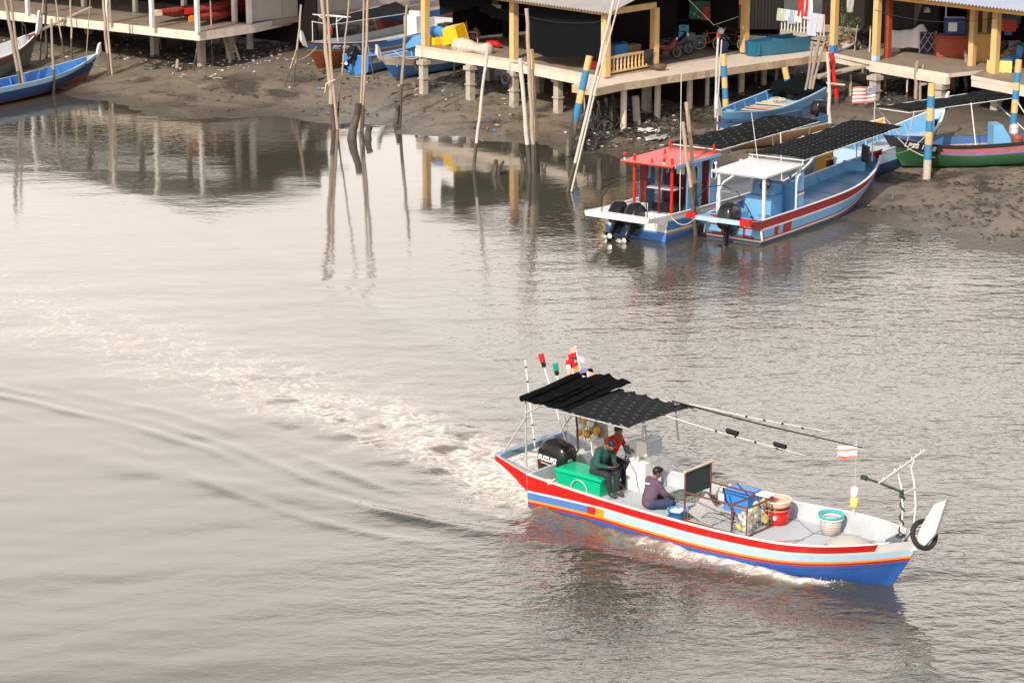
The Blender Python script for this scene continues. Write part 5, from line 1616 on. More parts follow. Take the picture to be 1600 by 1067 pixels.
for k, (x, z, c) in enumerate(((-0.36, 1.30, 0), (-0.20, 1.36, 1), (-0.05, 1.28, 0), (-0.24, 1.18, 0), (-0.34, 1.04, 1), (-0.18, 1.00, 1), (0.10, 1.14, 1), (0.06, 0.98, 0), (-0.02, 0.84, 0), (0.14, 0.80, 1), (0.06, 0.66, 0), (0.18, 0.62, 1), (0.24, 0.50, 1))):
    mb = MB(); mb.ball((x, -0.10 + rg.uniform(-0.05, 0.05), z), (0.082, 0.082, 0.10), 12, 0, Matrix.Rotation(rg.uniform(-0.5, 0.5), 3, 'Y')); mb.build('float', [fl_y if c else fl_w], t)
# marker flags and lamp sticks standing behind the canopy
def marker(loc, lean, h, topc, label, kind):
    t = thing('marker_pole', label, 'marker pole', loc, 0, 'marker poles behind the canopy')
    e = Vector((lean[0], lean[1], h))
    mb = MB(); mb.tube([(0, 0, 0), e * 0.5, e], 0.018, 6); mb.build('pole', [cleanwhite], t)
    if kind == 'lamp':
        mb = MB(); mb.tube([e, e * 1.06], 0.05, 8, 1); mb.tube([e * 1.06, e * 1.16], 0.06, 8, 0); mb.build('lamp', [topc, black], t)
    if kind == 'flags':
        rgl = random.Random(int(h * 100))
        for k in range(11):
            f = 0.50 + 0.045 * k
            p = e * f
            mb = MB()
            s_ = rgl.choice((-1, 1))
            mb.sheet([[p + Vector((s_ * 0.05 * i, 0.03 * math.sin(i * 2 + k), -0.02 * i + 0.05 * q)) for i in range(4)] for q in range(3)], 0, True, 0.004)
            mb.build('pennant', [rgl.choice((redpl, M('orange_cloth', (0.75, 0.28, 0.05), 0.8), cloth_white, peach, M('violet_cloth', (0.2, 0.2, 0.45), 0.8)))], t)
    if kind == 'beads':
        for k in range(6):
            mb = MB(); p = e * (0.12 + 0.16 * k); mb.tube([p, p + e.normalized() * 0.035], 0.026, 6); mb.build('band', [black], t)
    return t
bu, bp_ = (hx, hy), (-hy, hx)
def bl(x, y, z): return bt.w((x, y, z))
marker(bl(-0.62, -0.12, 0.90), (-0.22, 0.0, 2.0), 2.0, redpl, 'thin white marker pole with black bands left of the canopy', 'beads')
marker(bl(-0.45, 0.75, 0.8), (-0.50, 0.1), 1.78, redpl, 'marker pole topped by a red lamp behind the canopy', 'lamp')
marker(bl(-0.35, 0.75, 0.8), (-0.30, 0.1), 1.62, M('green_lamp', (0.0, 0.3, 0.2), 0.3), 'short marker pole topped by a green lamp', 'lamp')
marker(bl(-0.1, 0.9, 0.8), (-0.26, 0.1), 1.80, redpl, 'marker pole with small red lamp amid the pennants', 'lamp')
marker(bl(-0.05, 0.95, 0.8), (-0.36, 0.1), 2.10, redpl, 'marker pole hung with red and white pennants nearest the lamps', 'flags')
marker(bl(0.15, 1.0, 0.8), (-0.46, 0.1), 2.30, redpl, 'tallest pole hung with many coloured pennants', 'flags')
marker(bl(0.3, 1.0, 0.8), (-0.34, 0.1), 1.85, redpl, 'shortest pole of pennants close to the canopy edge', 'flags')
# long fishing poles run out forward from the canopy
for k, (a, b, r, mm, lb) in enumerate((((2.2, 0.95, 2.30), (7.35, 0.10, 2.55), 0.020, black, 'long black fishing pole run out over the foredeck'),
                                       ((2.5, 1.15, 2.25), (6.15, 0.75, 2.48), 0.013, whitepipe, 'white banded fishing pole, upper of the two pale poles'),
                                       ((2.3, 0.2, 2.25), (6.35, -0.35, 2.30), 0.013, whitepipe, 'white banded fishing pole, lower of the two pale poles'))):
    A, Bq = bt.w(a), bt.w(b)
    t = thing('fishing_pole', lb, 'fishing pole', A, 0, 'poles run out over the foredeck')
    mb = MB(); mb.tube([Vector((0, 0, 0)), (Bq - A) * 0.5 + Vector((0, 0, -0.03)), Bq - A], [r, r * 0.85, r * 0.6], 7); mb.build('shaft', [mm], t)
    if k:
        for f in (0.42, 0.55, 0.68, 0.82):
            p = (Bq - A) * f - Vector((0, 0, 0.025))
            mb = MB(); mb.tube([p, p + (Bq - A).normalized() * 0.05], r * 1.7, 6); mb.build('ferrule', [black], t)
    if k == 2:
        for f, nm in ((0.52, 'black_float'), (0.80, 'black_float')):
            pass
for f, lb in ((0.52, 'black bobbin on the pale poles nearer the canopy'), (0.83, 'black bobbin on the pale poles nearer the bow')):
    A, Bq = bt.w((2.3, 0.2, 2.25)), bt.w((6.35, -0.35, 2.30))
    p = A.lerp(Bq, f) + Vector((0.05, 0.1, 0.02))
    d = (Bq - A).normalized()
    mb = MB(); mb.tube([d * -0.15, d * 0.15], 0.045, 8); mb.tube([d * -0.13 + Vector((0, 0, -0.06)), d * 0.13 + Vector((0, 0, -0.06))], 0.035, 8)
    put(mb, 'bobbin', [black], p, 0, lb, 'bobbin', 'bobbins on the fishing poles')
# crab trap cage with netting, floats inside
t = thing('net_cage', 'roped net cage with black mesh panel holding floats, against the near gunwale', 'net cage', bt.w((4.40, -0.08, dz0)), BH)
cm = M('brown_rope_frame', (0.16, 0.045, 0.03), 0.8, 0.5, 40)
hw, hd_, hh_ = 0.76, 0.44, 0.62
mb = MB()
for x in (-hw, hw):
    for y in (-hd_, hd_):
        mb.tube([(x, y, 0.01), (x, y, hh_)], 0.02, 6)
mb.tube([(-hw, -hd_, hh_), (-hw, -hd_, hh_ + 0.42)], 0.02, 6)
mb.tube([(-hw, hd_, hh_), (-hw, hd_, hh_ + 0.42)], 0.02, 6)
mb.tube([(0.40, -hd_, 0.01), (0.40, -hd_, hh_)], 0.02, 6)
mb.tube([(0.40, hd_, 0.3), (0.40, hd_, hh_)], 0.02, 6)
for z in (hh_,):
    for a, b in (((-hw, -hd_), (hw, -hd_)), ((hw, -hd_), (hw, hd_)), ((hw, hd_), (-hw, hd_)), ((0.40, -hd_), (0.40, hd_))):
        mb.tube([(a[0], a[1], z), ((a[0] + b[0]) / 2, (a[1] + b[1]) / 2, z - 0.015), (b[0], b[1], z)], 0.02, 6)
for a, b in (((-hw, -hd_), (hw, -hd_)), ((hw, -hd_), (hw, hd_)), ((hw, hd_), (-hw, hd_)), ((-hw, hd_), (-hw, -hd_))):
    mb.tube([(a[0], a[1], 0.02), (b[0], b[1], 0.02)], 0.018, 6)
mb.build('cage_frame', [cm], t)
mb = MB()
mb.sheet([[Vector((-hw + 0.01 * math.sin(i + k), -hd_ + 2 * hd_ * i / 8, hh_ - 0.12 + 0.54 * k / 5)) for i in range(9)] for k in range(6)], 0, True, 0.02)
mb.build('mesh_panel', [M('dark_green_mesh', (0.018, 0.035, 0.035), 0.8, 0.3, 12)], t)
mb = MB()
mb.tube([(-hw, -hd_ - 0.03, hh_ + 0.43), (-hw, hd_ + 0.03, hh_ + 0.43)], 0.03, 8)
mb.build('top_bar', [palewood], t)
mb = MB()                                                # fine netting drawn as real cords
for i in range(17):
    x = -hw + (hw + 0.40) * i / 16
    mb.tube([(x, -hd_, 0.03), (x - 0.03, -hd_ + 0.04, 0.3), (x, -hd_, hh_)], 0.0028, 3, caps=False)
for k in range(11):
    z = 0.05 + 0.055 * k
    mb.tube([(-hw, -hd_, z), (0.40, -hd_, z)], 0.0028, 3, caps=False)
for i in range(8):
    y = -hd_ + 2 * hd_ * i / 7
    mb.tube([(hw, y, 0.03), (hw, y, hh_)], 0.004, 3, caps=False)
for k in range(6):
    z = 0.08 + 0.1 * k
    mb.tube([(hw, -hd_, z), (hw, hd_, z)], 0.004, 3, caps=False)
    mb.tube([(0.40, -hd_, z), (hw, -hd_, z)], 0.004, 3, caps=False)
mb.build('netting', [M('pale_cord', (0.45, 0.44, 0.42), 0.9)], t)
mb = MB()
mb.sheet([[Vector((-hw + 0.05 + 0.55 * i / 6, -hd_ + 0.05 + 0.62 * k / 6, 0.03 + 0.42 * (1 - i / 6) ** 1.5 * (0.4 + 0.6 * k / 6) + 0.02 * math.sin(i * 3 + k * 2))) for i in range(7)] for k in range(7)], 0, True, 0.01)
mb.build('draped_net', [M('grey_fine_net', (0.46, 0.46, 0.45), 0.9, 0.2, 25, 0.4)], t)
mb = MB()
mb.tube([(-0.55, -0.3, 0.03), (-0.3, -0.25, 0.24), (0.05, -0.25, 0.27), (0.4, -0.3, 0.2)], 0.012, 6)
mb.tube([(-0.35, 0.3, 0.62), (-0.2, 0.2, 0.4), (0.15, 0.0, 0.25), (0.3, -0.3, 0.03)], 0.02, 6)
mb.build('hose', [black], t)
rg = random.Random(12)
for k in range(26):
    c = (0.46 + rg.uniform(0, 0.24), rg.uniform(-0.32, 0.32), 0.10 + 0.085 * (k // 5) + rg.uniform(-0.02, 0.02))
    mb = MB(); mb.ball((0, 0, 0), (0.062, 0.062, 0.10), 10, 0, Matrix.Rotation(rg.uniform(-1.2, 1.2), 3, 'X') @ Matrix.Rotation(rg.uniform(-1, 1), 3, 'Y'))
    col = rg.choice((fl_w, fl_w, M('grey_float', (0.40, 0.40, 0.37), 0.55), M('yellow_green_float', (0.50, 0.46, 0.12), 0.55)))
    o = put(mb, 'float', [col], t.matrix_world @ Vector(c) if False else bt.w((4.40 + c[0], -0.08 + c[1], dz0 + c[2])), BH, 'oval net float piled inside the roped net cage', 'float', 'floats inside the net cage')
# blue cool box behind the cage, white bag on it
t = thing('cool_box', 'blue lidded cool box behind the net cage', 'cool box', bt.w((4.12, 0.80, dz0)), BH)
mb = MB(); mb.box((0, 0, 0.19), (0.60, 0.46, 0.38), ch=0.02); mb.build('box_body', [bluep], t)
mb = MB(); mb.box((0, 0, 0.415), (0.66, 0.52, 0.08), ch=0.02); mb.build('lid', [bluep], t)
mb = MB()
mb.ball((0, 0, 0.16), (0.24, 0.18, 0.20), 14)
mb.ball((0.08, 0.05, 0.26), (0.13, 0.12, 0.14), 12)
for v in mb.v:
    v += Vector((0.02 * math.sin(v.z * 40 + v.x * 30), 0.02 * math.sin(v.x * 37), 0.015 * math.sin(v.y * 43)))
put(mb, 'white_sack', [cloth_white], bt.w((3.62, 0.95, dz0)), BH, 'lumpy white sack against far gunwale beside the blue cool box', 'sack')
mb = MB(); mb.box((0, 0, 0.02), (0.34, 0.30, 0.04), ch=0.01)
put(mb, 'foam_board', [cleanwhite], bt.w((4.95, 0.42, dz0 + 0.60)), BH + 0.1, 'white foam board lying on the corner of the net cage', 'foam board')
# blue basin with white stuff beside the boy
t = thing('basin', 'blue basin of ice in the open hold beside the net cage', 'basin', bt.w((3.40, -0.42, dz0 + 0.012)), BH)
mb = MB(); mb.lathe([(0.16, 0), (0.22, 0.16), (0.235, 0.165), (0.215, 0.15), (0.15, 0.02), (0.01, 0.02)], (0, 0, 0), 22); mb.build('bowl', [bluep], t)
mb = MB()
for k in range(9):
    mb.ball((random.uniform(-0.1, 0.1), random.uniform(-0.1, 0.1), 0.11 + random.uniform(0, 0.04)), random.uniform(0.04, 0.07), 8)
mb.build('ice', [cleanwhite], t)
# round tubs
def basket(label, loc, prof, body, rim, cat, group=None, slots=0, slotmat=None):
    t = thing('basket', label, cat, loc, BH, group)
    mb = MB(); mb.lathe(prof, (0, 0, 0), 30, 0); mb.build('tub', [body], t)
    r, z = max(p[0] for p in prof), max(p[1] for p in prof)
    mb = MB(); mb.torus((0, 0, z - 0.01), r, 0.02, None, 32, 8); mb.build('rim', [rim], t)
    return t
P_ = (5.10, 0.62)
basket('red round tub with white sticker under the peach baskets', bt.w((P_[0], P_[1], dz0)), [(0.20, 0.0), (0.235, 0.02), (0.262, 0.30), (0.245, 0.29), (0.22, 0.03), (0.0, 0.03)], redpl, redpl, 'tub', 'tubs and baskets stacked on the foredeck')
mb = MB(); mb.lathe([(0.0, 0.0), (0.045, 0.0), (0.045, 0.004), (0, 0.004)], (0, 0, 0), 14, 0)
o = mb.build('sticker', [cleanwhite], bpy.data.objects.get('basket'))
o.matrix_local = Matrix.Translation((0.10, -0.235, 0.17)) @ Matrix.Rotation(R(-22), 4, 'Z').inverted() @ Matrix.Rotation(R(94), 4, 'X')
basket('lower peach basket with dark rim stacked on the red tub', bt.w((P_[0], P_[1], dz0 + 0.27)), [(0.23, 0.0), (0.255, 0.02), (0.275, 0.10), (0.26, 0.10), (0.0, 0.04)], peach, black, 'basket', 'tubs and baskets stacked on the foredeck')
basket('upper peach basket with pale rim, top of the stack', bt.w((P_[0], P_[1], dz0 + 0.37)), [(0.24, 0.0), (0.26, 0.02), (0.285, 0.14), (0.265, 0.14), (0.24, 0.05), (0.0, 0.05)], peach, M('pale_peach_rim', (0.80, 0.62, 0.50), 0.5), 'basket', 'tubs and baskets stacked on the foredeck')
# latticed basket
lat = M('latticed_plastic', (0.56, 0.52, 0.47), 0.5)
if True:
    n, l = lat.node_tree.nodes, lat.node_tree.links
    tc = n.new('ShaderNodeTexCoord'); sp = n.new('ShaderNodeSeparateXYZ'); l.new(tc.outputs['Object'], sp.inputs[0])
    def mth(op, a, c=None):
        k = n.new('ShaderNodeMath'); k.operation = op
        for i, v in enumerate((a, c)):
            if v is None: continue
            if isinstance(v, (int, float)): k.inputs[i].default_value = v
            else: l.new(v, k.inputs[i])
        return k.outputs[0]
    ang = mth('FRACT', mth('MULTIPLY', mth('ARCTAN2', sp.outputs['Y'], sp.outputs['X']), 44 / 6.2832))
    zz = mth('FRACT', mth('MULTIPLY', sp.outputs['Z'], 27.0))
    hole = mth('MULTIPLY', mth('GREATER_THAN', ang, 0.45), mth('GREATER_THAN', zz, 0.45))
    mx = n.new('ShaderNodeMix'); mx.data_type = 'RGBA'; mx.inputs[7].default_value = (0.10, 0.09, 0.08, 1)
    b_ = n['Principled BSDF']; src = b_.inputs['Base Color'].links[0].from_socket
    l.new(hole, mx.inputs[0]); l.new(src, mx.inputs[6]); l.new(mx.outputs[2], b_.inputs['Base Color'])
t = basket('pale latticed basket with a cyan rim standing alone on the foredeck', bt.w((6.28, 0.78, dz0 + 0.01)), [(0.17, 0.0), (0.185, 0.01), (0.235, 0.33), (0.22, 0.33), (0.17, 0.03), (0.0, 0.03)], lat, cleanwhite, 'basket')
mb = MB(); mb.lathe([(0.225, 0.34), (0.252, 0.345), (0.262, 0.41), (0.25, 0.41), (0.235, 0.36), (0.2, 0.36)], (0, 0, 0), 30); mb.build('inner_basket', [cyanpl], t)
# float pole with the small red and white flag, thin stakes
t = thing('flag_pole', 'thin pole with red and white flag and two floats on the foredeck', 'flag pole', bt.w((6.60, 1.10, dz0 + 0.04)), BH)
mb = MB(); mb.tube([(0, 0, 0), (0, 0, 0.72)], 0.018, 6); mb.tube([(0, 0, 0.7), (0.0, 0, 1.9)], 0.004, 4); mb.build('pole', [whitepipe], t)
mb = MB(); mb.tube([(0, 0, 0.50), (0, 0, 0.53), (0, 0, 0.68), (0, 0, 0.71)], [0.05, 0.085, 0.085, 0.05], 12); mb.build('float', [paleyellow], t)
mb = MB(); mb.tube([(0, 0, 0.72), (0, 0, 0.75), (0, 0, 0.89), (0, 0, 0.92)], [0.05, 0.075, 0.075, 0.05], 12); mb.build('float', [cleanwhite], t)
mb = MB()
for m_, z0, z1 in ((0, 1.52, 1.58), (1, 1.58, 1.68), (0, 1.68, 1.72), (1, 1.72, 1.80)):
    mb.sheet([[Vector((-0.30 * i / 6 + 0.02, 0.25 * -i / 6 + 0.03 * math.sin(i * 1.5), z0 + (z1 - z0) * k - 0.01 * i * 0.4)) for i in range(7)] for k in (0, 1)], m_, True, 0.004)
mb.build('flag', [M('coral_cloth', (0.75, 0.22, 0.13), 0.8), cloth_white], t)
mb = MB(); mb.tube([(0, 0, 0), (0, 0, 0.55)], 0.009, 5)
put(mb, 'thin_stake', [M('pinkish_stick', (0.55, 0.32, 0.25), 0.7)], bt.w((5.25, -0.62, dz0)), 0, 'thin pinkish stick upright at the gunwale in front of the red tub', 'stick')
mb = MB()
grid = []
for i in range(13):
    grid.append([Vector((-0.45 + 0.9 * i / 12, -0.34 + 0.68 * j / 12, 0.18 * max(0, 1 - ((i - 6) / 6.2) ** 2) * max(0, 1 - ((j - 6) / 6.2) ** 2) + 0.012 * math.sin(i * 2.2 + j * 1.3))) for j in range(13)])
mb.sheet(grid, 0, True, 0.004)
put(mb, 'net_heap', [M('cream_net_heap', (0.46, 0.43, 0.39), 0.9, 0.12, 18, 0.5)], bt.w((7.02, 0.38, dz0 + 0.06)), BH, 'low heap of cream netting on the foredeck near the bow', 'net')
mb = MB()
rg = random.Random(9)
for k in range(10):
    c = Vector((rg.uniform(-0.14, 0.14), rg.uniform(-0.10, 0.10), 0.03 + 0.008 * k))
    r = rg.uniform(0.08, 0.16)
    mb.tube([c + Vector((r * math.cos(a * 0.75), r * 0.8 * math.sin(a * 0.75), 0.015 * math.sin(a * 2))) for a in range(9)], 0.014, 5)
put(mb, 'rope_coil', [M('beige_rope', (0.50, 0.42, 0.34), 0.9, 0.3, 30, 0.4)], bt.w((6.98, -0.22, dz0 + 0.03)), BH, 'small beige rope coil in front of the cream net heap', 'rope')
# tyre fender round the stem post
mb = MB()
mb.torus((0, 0, 0), 0.255, 0.05, Matrix.Rotation(R(62), 3, 'Y') @ Matrix.Rotation(R(20), 3, 'X'), 30, 10)
xs_, zs_ = bt.xat(1, bt.zb), bt.zb
put(mb, 'tyre_fender', [rubber], bt.w((xs_ + 0.02, 0.0, zs_ + 0.10)), BH, 'black tyre ring hung round the white stem post of the running boat', 'tyre')

# cords and wet bits lying about the deck
def deck_line(label, pts, r, mat):
    p0 = bt.w(pts[0])
    mb = MB(); mb.tube([bt.w(q) - p0 for q in pts], r, 5)
    put(mb, 'cord', [mat], p0, 0, label, 'cord')
deck_line('thin red cord lying slack across the foredeck toward the gunwale', [(5.0, -0.75, 0.395), (5.35, -0.45, 0.395), (5.55, -0.5, 0.395), (5.9, -0.2, 0.395), (6.1, 0.1, 0.395)], 0.008, M('red_cord', (0.45, 0.10, 0.07), 0.8))
deck_line('grey cord running along the far side of the deck to the bow', [(2.9, 0.95, 0.395), (3.5, 0.6, 0.395), (5.4, 0.98, 0.395), (6.0, 0.55, 0.395), (6.9, 0.75, 0.41), (7.6, 0.35, 0.6)], 0.010, M('grey_cord', (0.25, 0.24, 0.22), 0.8))
deck_line('dark cord from the boy to the black mesh panel', [(2.9, -0.1, 0.7), (3.2, 0.0, 0.52), (3.6, 0.1, 0.8)], 0.008, black)
deck_line('pale rope coiled loosely beside the green fish box', [(1.6, -0.75, 0.395), (1.8, -0.9, 0.395), (2.0, -0.75, 0.395), (1.85, -0.6, 0.395), (1.65, -0.7, 0.41), (1.8, -0.85, 0.41), (2.3, -0.9, 0.395)], 0.012, rope)
mb = MB()
mb.sheet([[Vector((-0.5 + 1.0 * i / 12, -0.3 + 0.6 * j / 10, 0.16 * max(0, 1 - ((i - 6) / 6.3) ** 2) * max(0, 1 - ((j - 5) / 5.3) ** 2) * (0.7 + 0.5 * math.sin(i * 1.9 + j * 2.3)) + 0.01)) for j in range(11)] for i in range(13)], 0, True, 0.004)
put(mb, 'net_heap', [M('green_grey_net', (0.14, 0.17, 0.15), 0.9, 0.4, 22, 0.6)], bt.w((2.95, 0.78, dz0 + 0.01)), BH + 0.2, 'green grey heap of netting on deck behind the black mesh panel', 'net')
# foam flecks and drops thrown up round the running boat
rg = np.random.RandomState(77)
xl_, yl_ = np.concatenate([rg.uniform(-1.6, 0.2, 5000), rg.uniform(3.5, 7.6, 5000)]), None
n_ = len(xl_)
half_ = 1.08 * (1 - np.clip((xl_ - 5.9) / 2.35, 0, 1) ** 2.2)
side_ = np.where(rg.rand(n_) < 0.72, -1, 1)
yl_ = np.where(xl_ < 0.2, rg.normal(0, 1, n_) * (0.75 + 0.13 * np.maximum(-xl_, 0)), side_ * (half_ + 0.04 + np.abs(rg.normal(0, 1, n_)) * (0.14 + 0.05 * np.maximum(7.2 - xl_, 0))))
ridge_ = np.abs(vnoise(xl_, yl_, 0.62, 91) - 0.5)
ridge2 = np.abs(vnoise(xl_, yl_, 0.3, 92) - 0.5)
keep_ = ((ridge_ < 0.06) | (ridge2 < 0.05)) & (rg.rand(n_) < np.where(xl_ < 0.2, np.exp(xl_ / 4.5), 0.25 + 0.75 * np.clip((xl_ - 2) / 3, 0, 1)))
mb = MB()
oct_ = [Vector(v) for v in ((1, 0, 0), (0, 1, 0), (-1, 0, 0), (0, -1, 0), (0, 0, 1), (0, 0, -1))]
of_ = [(0, 1, 4), (1, 2, 4), (2, 3, 4), (3, 0, 4), (1, 0, 5), (2, 1, 5), (3, 2, 5), (0, 3, 5)]
for x, y in zip(xl_[keep_], yl_[keep_]):
    near = math.exp(-abs(x + 0.3) / 1.2) if x < 0.5 else 0.35
    p = BT + Vector((hx * x - hy * y, hy * x + hx * y, 0.03 + abs(rg.normal(0, 1)) * 0.10 * near))
    r = rg.uniform(0.004, 0.010)
    mb.add([p + Vector((o.x * r * 1.6, o.y * r * 1.6, o.z * r)) for o in oct_], of_, 0, True)
o = mb.build('foam_flecks', [M('foam_white', (0.80, 0.77, 0.72), 0.6)])
tag(o, None, None, kind='stuff')
# ================================================================ HOUSES ON STILTS
FZ = 2.3                                              # deck level over the water
def wb(mb, name, mats, root, parent=None):
    """build world-space geometry as a part of root (roots of houses are unrotated)"""
    o = root.location
    for v in mb.v:
        v -= o
    return mb.build(name, mats, parent or root)
def V2(p, z): return Vector((p[0], p[1], z))
def post(root, name, p, z0, z1, w, mats, parent=None, rz=R(-48), foot=None, lean=(0, 0)):
    mb = MB()
    q = Matrix.Rotation(rz, 3, 'Z')
    ring = lambda z, k, dx: [Vector((p[0] + dx[0], p[1] + dx[1], z)) + q @ Vector((x * w / 2, y * w / 2, 0)) * k for x, y in ((-1, -1), (1, -1), (1, 1), (-1, 1))]
    zz = [z0, z1] if foot is None else [z0, z0 + foot, z1]
    rr = [ring(z, 1, (lean[0] * (z - z0) / (z1 - z0), lean[1] * (z - z0) / (z1 - z0))) for z in zz]
    for i in range(len(rr) - 1):
        mb.loft([rr[i], rr[i + 1]], 1 if (foot is not None and i == 0) else 0, True, False)
    return wb(mb, name, mats, root, parent)
def pillar(root, p, z1, r, mat, square=False, collar=True, lean=(0, 0)):
    z0 = T(p[0], p[1]) - 0.4
    mb = MB()
    if square:
        mb.box((p[0], p[1], (z0 + z1) / 2), (r * 2, r * 2, z1 - z0), rz=R(-48))
        if collar:
            mb.box((p[0], p[1], z1 - 0.14), (r * 3.1, r * 3.1, 0.16), rz=R(-48))
            mb.box((p[0], p[1], z0 + (z1 - z0) * 0.55), (r * 2.6, r * 2.6, 0.06), rz=R(-48))
    else:
        mb.tube([(p[0] + lean[0], p[1] + lean[1], z1), (p[0] + lean[0] * 0.5, p[1] + lean[1] * 0.5, (z0 + z1) / 2), (p[0], p[1], z0)], [r, r * 1.03, r * 1.08], 12)
    return wb(mb, 'pillar', [mat], root)
def corrugated(root, name, a, b, c, d, mat, n=60, amp=0.042, rows=6, parent=None):
    """roof sheet: a-b is the eave (ribs run from eave a-b up to d-c)"""
    a, b, c, d = map(Vector, (a, b, c, d))
    mb = MB()
    up = (b - a).cross(d - a).normalized()
    grid = []
    for i in range(rows + 1):
        f = i / rows
        grid.append([(a.lerp(d, f)).lerp(b.lerp(c, f), j / (n * 4)) + up * amp * math.sin(2 * math.pi * j / 4) for j in range(n * 4 + 1)])
    mb.sheet(grid, 0, True, 0.004)
    return wb(mb, name, [mat], root, parent)
roofm1 = M('weathered_zinc_roof', (0.36, 0.34, 0.33), 0.55, 0.14, 1.5, metal=0.1, dirt=0.35, dirtcol=(0.32, 0.24, 0.18))
roofm2 = M('pale_blue_zinc_roof', (0.38, 0.42, 0.52), 0.55, 0.08, 1.5, metal=0.1, dirt=0.2, dirtcol=(0.40, 0.38, 0.36))
darkint = M('near_black_boards', (0.014, 0.012, 0.011), 0.95, 0.3, 3, 0.3, spec=0.1, stretch=(4, 4, 0.4))  # near-black boards for inner walls and under floors

# ---------------- middle house (yellow posts, black nets)
A0, A1, A2 = G(665, 72, FZ), G(803, 92, FZ), G(946, 120, FZ)
B1, B2 = G(1022, 106, FZ), G(1163, 82, FZ)
u_ = (A2 - A0).normalized()
inn = Vector((-u_.y, u_.x, 0))                        # into the house
mid = thing('stilt_house', 'open stilt house with yellow posts, black nets and zinc roof, middle of the bank', 'house', (A2.x, A2.y, 0))
mb = MB()
e0 = A0 - u_ * 0.5
bk = 9.5
mb.slab([e0 - inn * 0.16, A1 - inn * 0.16, A2 - inn * 0.10 + u_ * 0.05, B2 + Vector((0.2, 0.9, 0)), e0 + inn * bk], FZ - 0.16, FZ, 0, 1)
wb(mb, 'deck', [floorc, concrete], mid)
mb = MB()
mb.beam(V2(e0 - inn * 0.06, FZ - 0.32), V2(A1 - inn * 0.06, FZ - 0.32), 0.28, 0.32)
mb.beam(V2(A1 - inn * 0.06, FZ - 0.325), V2(A2 - inn * 0.05, FZ - 0.325), 0.28, 0.32)
wb(mb, 'edge_beam', [paleconc], mid)
for px in ((662, 145), (735, 155), (803, 165), (872, 177)):
    p = GT(*px)
    pillar(mid, p, FZ - 0.48, 0.14, pillarmat, True)
for k in range(4):
    for m_ in (3.0, 6.0):
        p = A0.lerp(A2, 0.06 + 0.29 * k) + inn * m_
        pillar(mid, p, FZ - 0.16, 0.14, pillarmat, True, False)
EZ = 4.72
posts = {}
for nm, p, z1 in (('A0', A0, EZ), ('A1', A1, EZ), ('A2', A2, EZ), ('B1', B1, EZ), ('B2', B2, 5.6)):
    post(mid, 'post', p, FZ if nm != 'A0' else FZ, z1, 0.27, [yellowp, brightblue])
for p in (A0 + inn * 4.5, A1 + inn * 4.5, A0 + inn * 9, A1 + inn * 9):
    post(mid, 'post', p, FZ, 5.3, 0.2, [timber])
mb = MB()
mb.beam(V2(A0 - u_ * 0.4, EZ + 0.11), V2(A2 + u_ * 0.1, EZ + 0.11), 0.16, 0.24)
mb.beam(V2(A2, EZ + 0.105), V2(A2.lerp(B1, 1.0), EZ + 0.105), 0.16, 0.235)
wb(mb, 'eave_beam', [yellowp], mid)
ro = -inn * 0.55
r_a, r_b = V2(A0 - u_ * 1.2 + ro, EZ + 0.18), V2(A2 + u_ * 0.75 + ro, EZ + 0.18)
r_c, r_d = r_b + inn * 5.6 + Vector((0, 0, 1.75)), r_a + inn * 5.6 + Vector((0, 0, 1.75))
corrugated(mid, 'roof', r_a, r_b, r_c, r_d, roofm1, 75)
corrugated(mid, 'roof', r_d + inn * 5.6 - Vector((0, 0, 1.75)), r_c + inn * 5.6 - Vector((0, 0, 1.75)), r_c, r_d, roofm1, 75)
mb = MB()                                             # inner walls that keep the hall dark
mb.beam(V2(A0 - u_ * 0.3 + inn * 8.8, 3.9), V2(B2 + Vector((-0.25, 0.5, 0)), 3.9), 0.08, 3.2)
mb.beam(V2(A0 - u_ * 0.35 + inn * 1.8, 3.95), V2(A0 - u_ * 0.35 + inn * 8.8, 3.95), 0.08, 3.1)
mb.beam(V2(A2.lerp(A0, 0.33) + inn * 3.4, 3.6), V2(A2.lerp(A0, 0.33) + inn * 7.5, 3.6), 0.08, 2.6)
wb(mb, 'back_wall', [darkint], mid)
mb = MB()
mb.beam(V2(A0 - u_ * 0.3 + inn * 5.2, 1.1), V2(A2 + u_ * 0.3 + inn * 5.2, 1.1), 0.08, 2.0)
wb(mb, 'underfloor_light_block', [darkint], mid)  # added dark boards that stop light coming in under the deck
def hang_net(root, name, p, q, ztop, zb, sag, folds, label=None, seed=1, mat=None):
    """net hung from a line p-q; zb(f) gives its lower edge"""
    mb = MB()
    grid = []
    for i in range(25):
        f = i / 24
        a = Vector(p).lerp(Vector(q), f)
        zt = ztop - sag * 4 * f * (1 - f)
        low = zb(f)
        nrm = Vector((-(q - p).y, (q - p).x, 0)).normalized()
        grid.append([Vector((a.x, a.y, zt + (low - zt) * k / 10)) + nrm * (0.05 * math.sin(f * folds + k * 0.3 + seed) * (0.3 + k / 10) + 0.03 * math.sin(f * folds * 2.3 + seed)) for k in range(11)])
    mb.sheet(grid, 0, True, 0.01)
    return wb(mb, name, [mat or netblack], root)
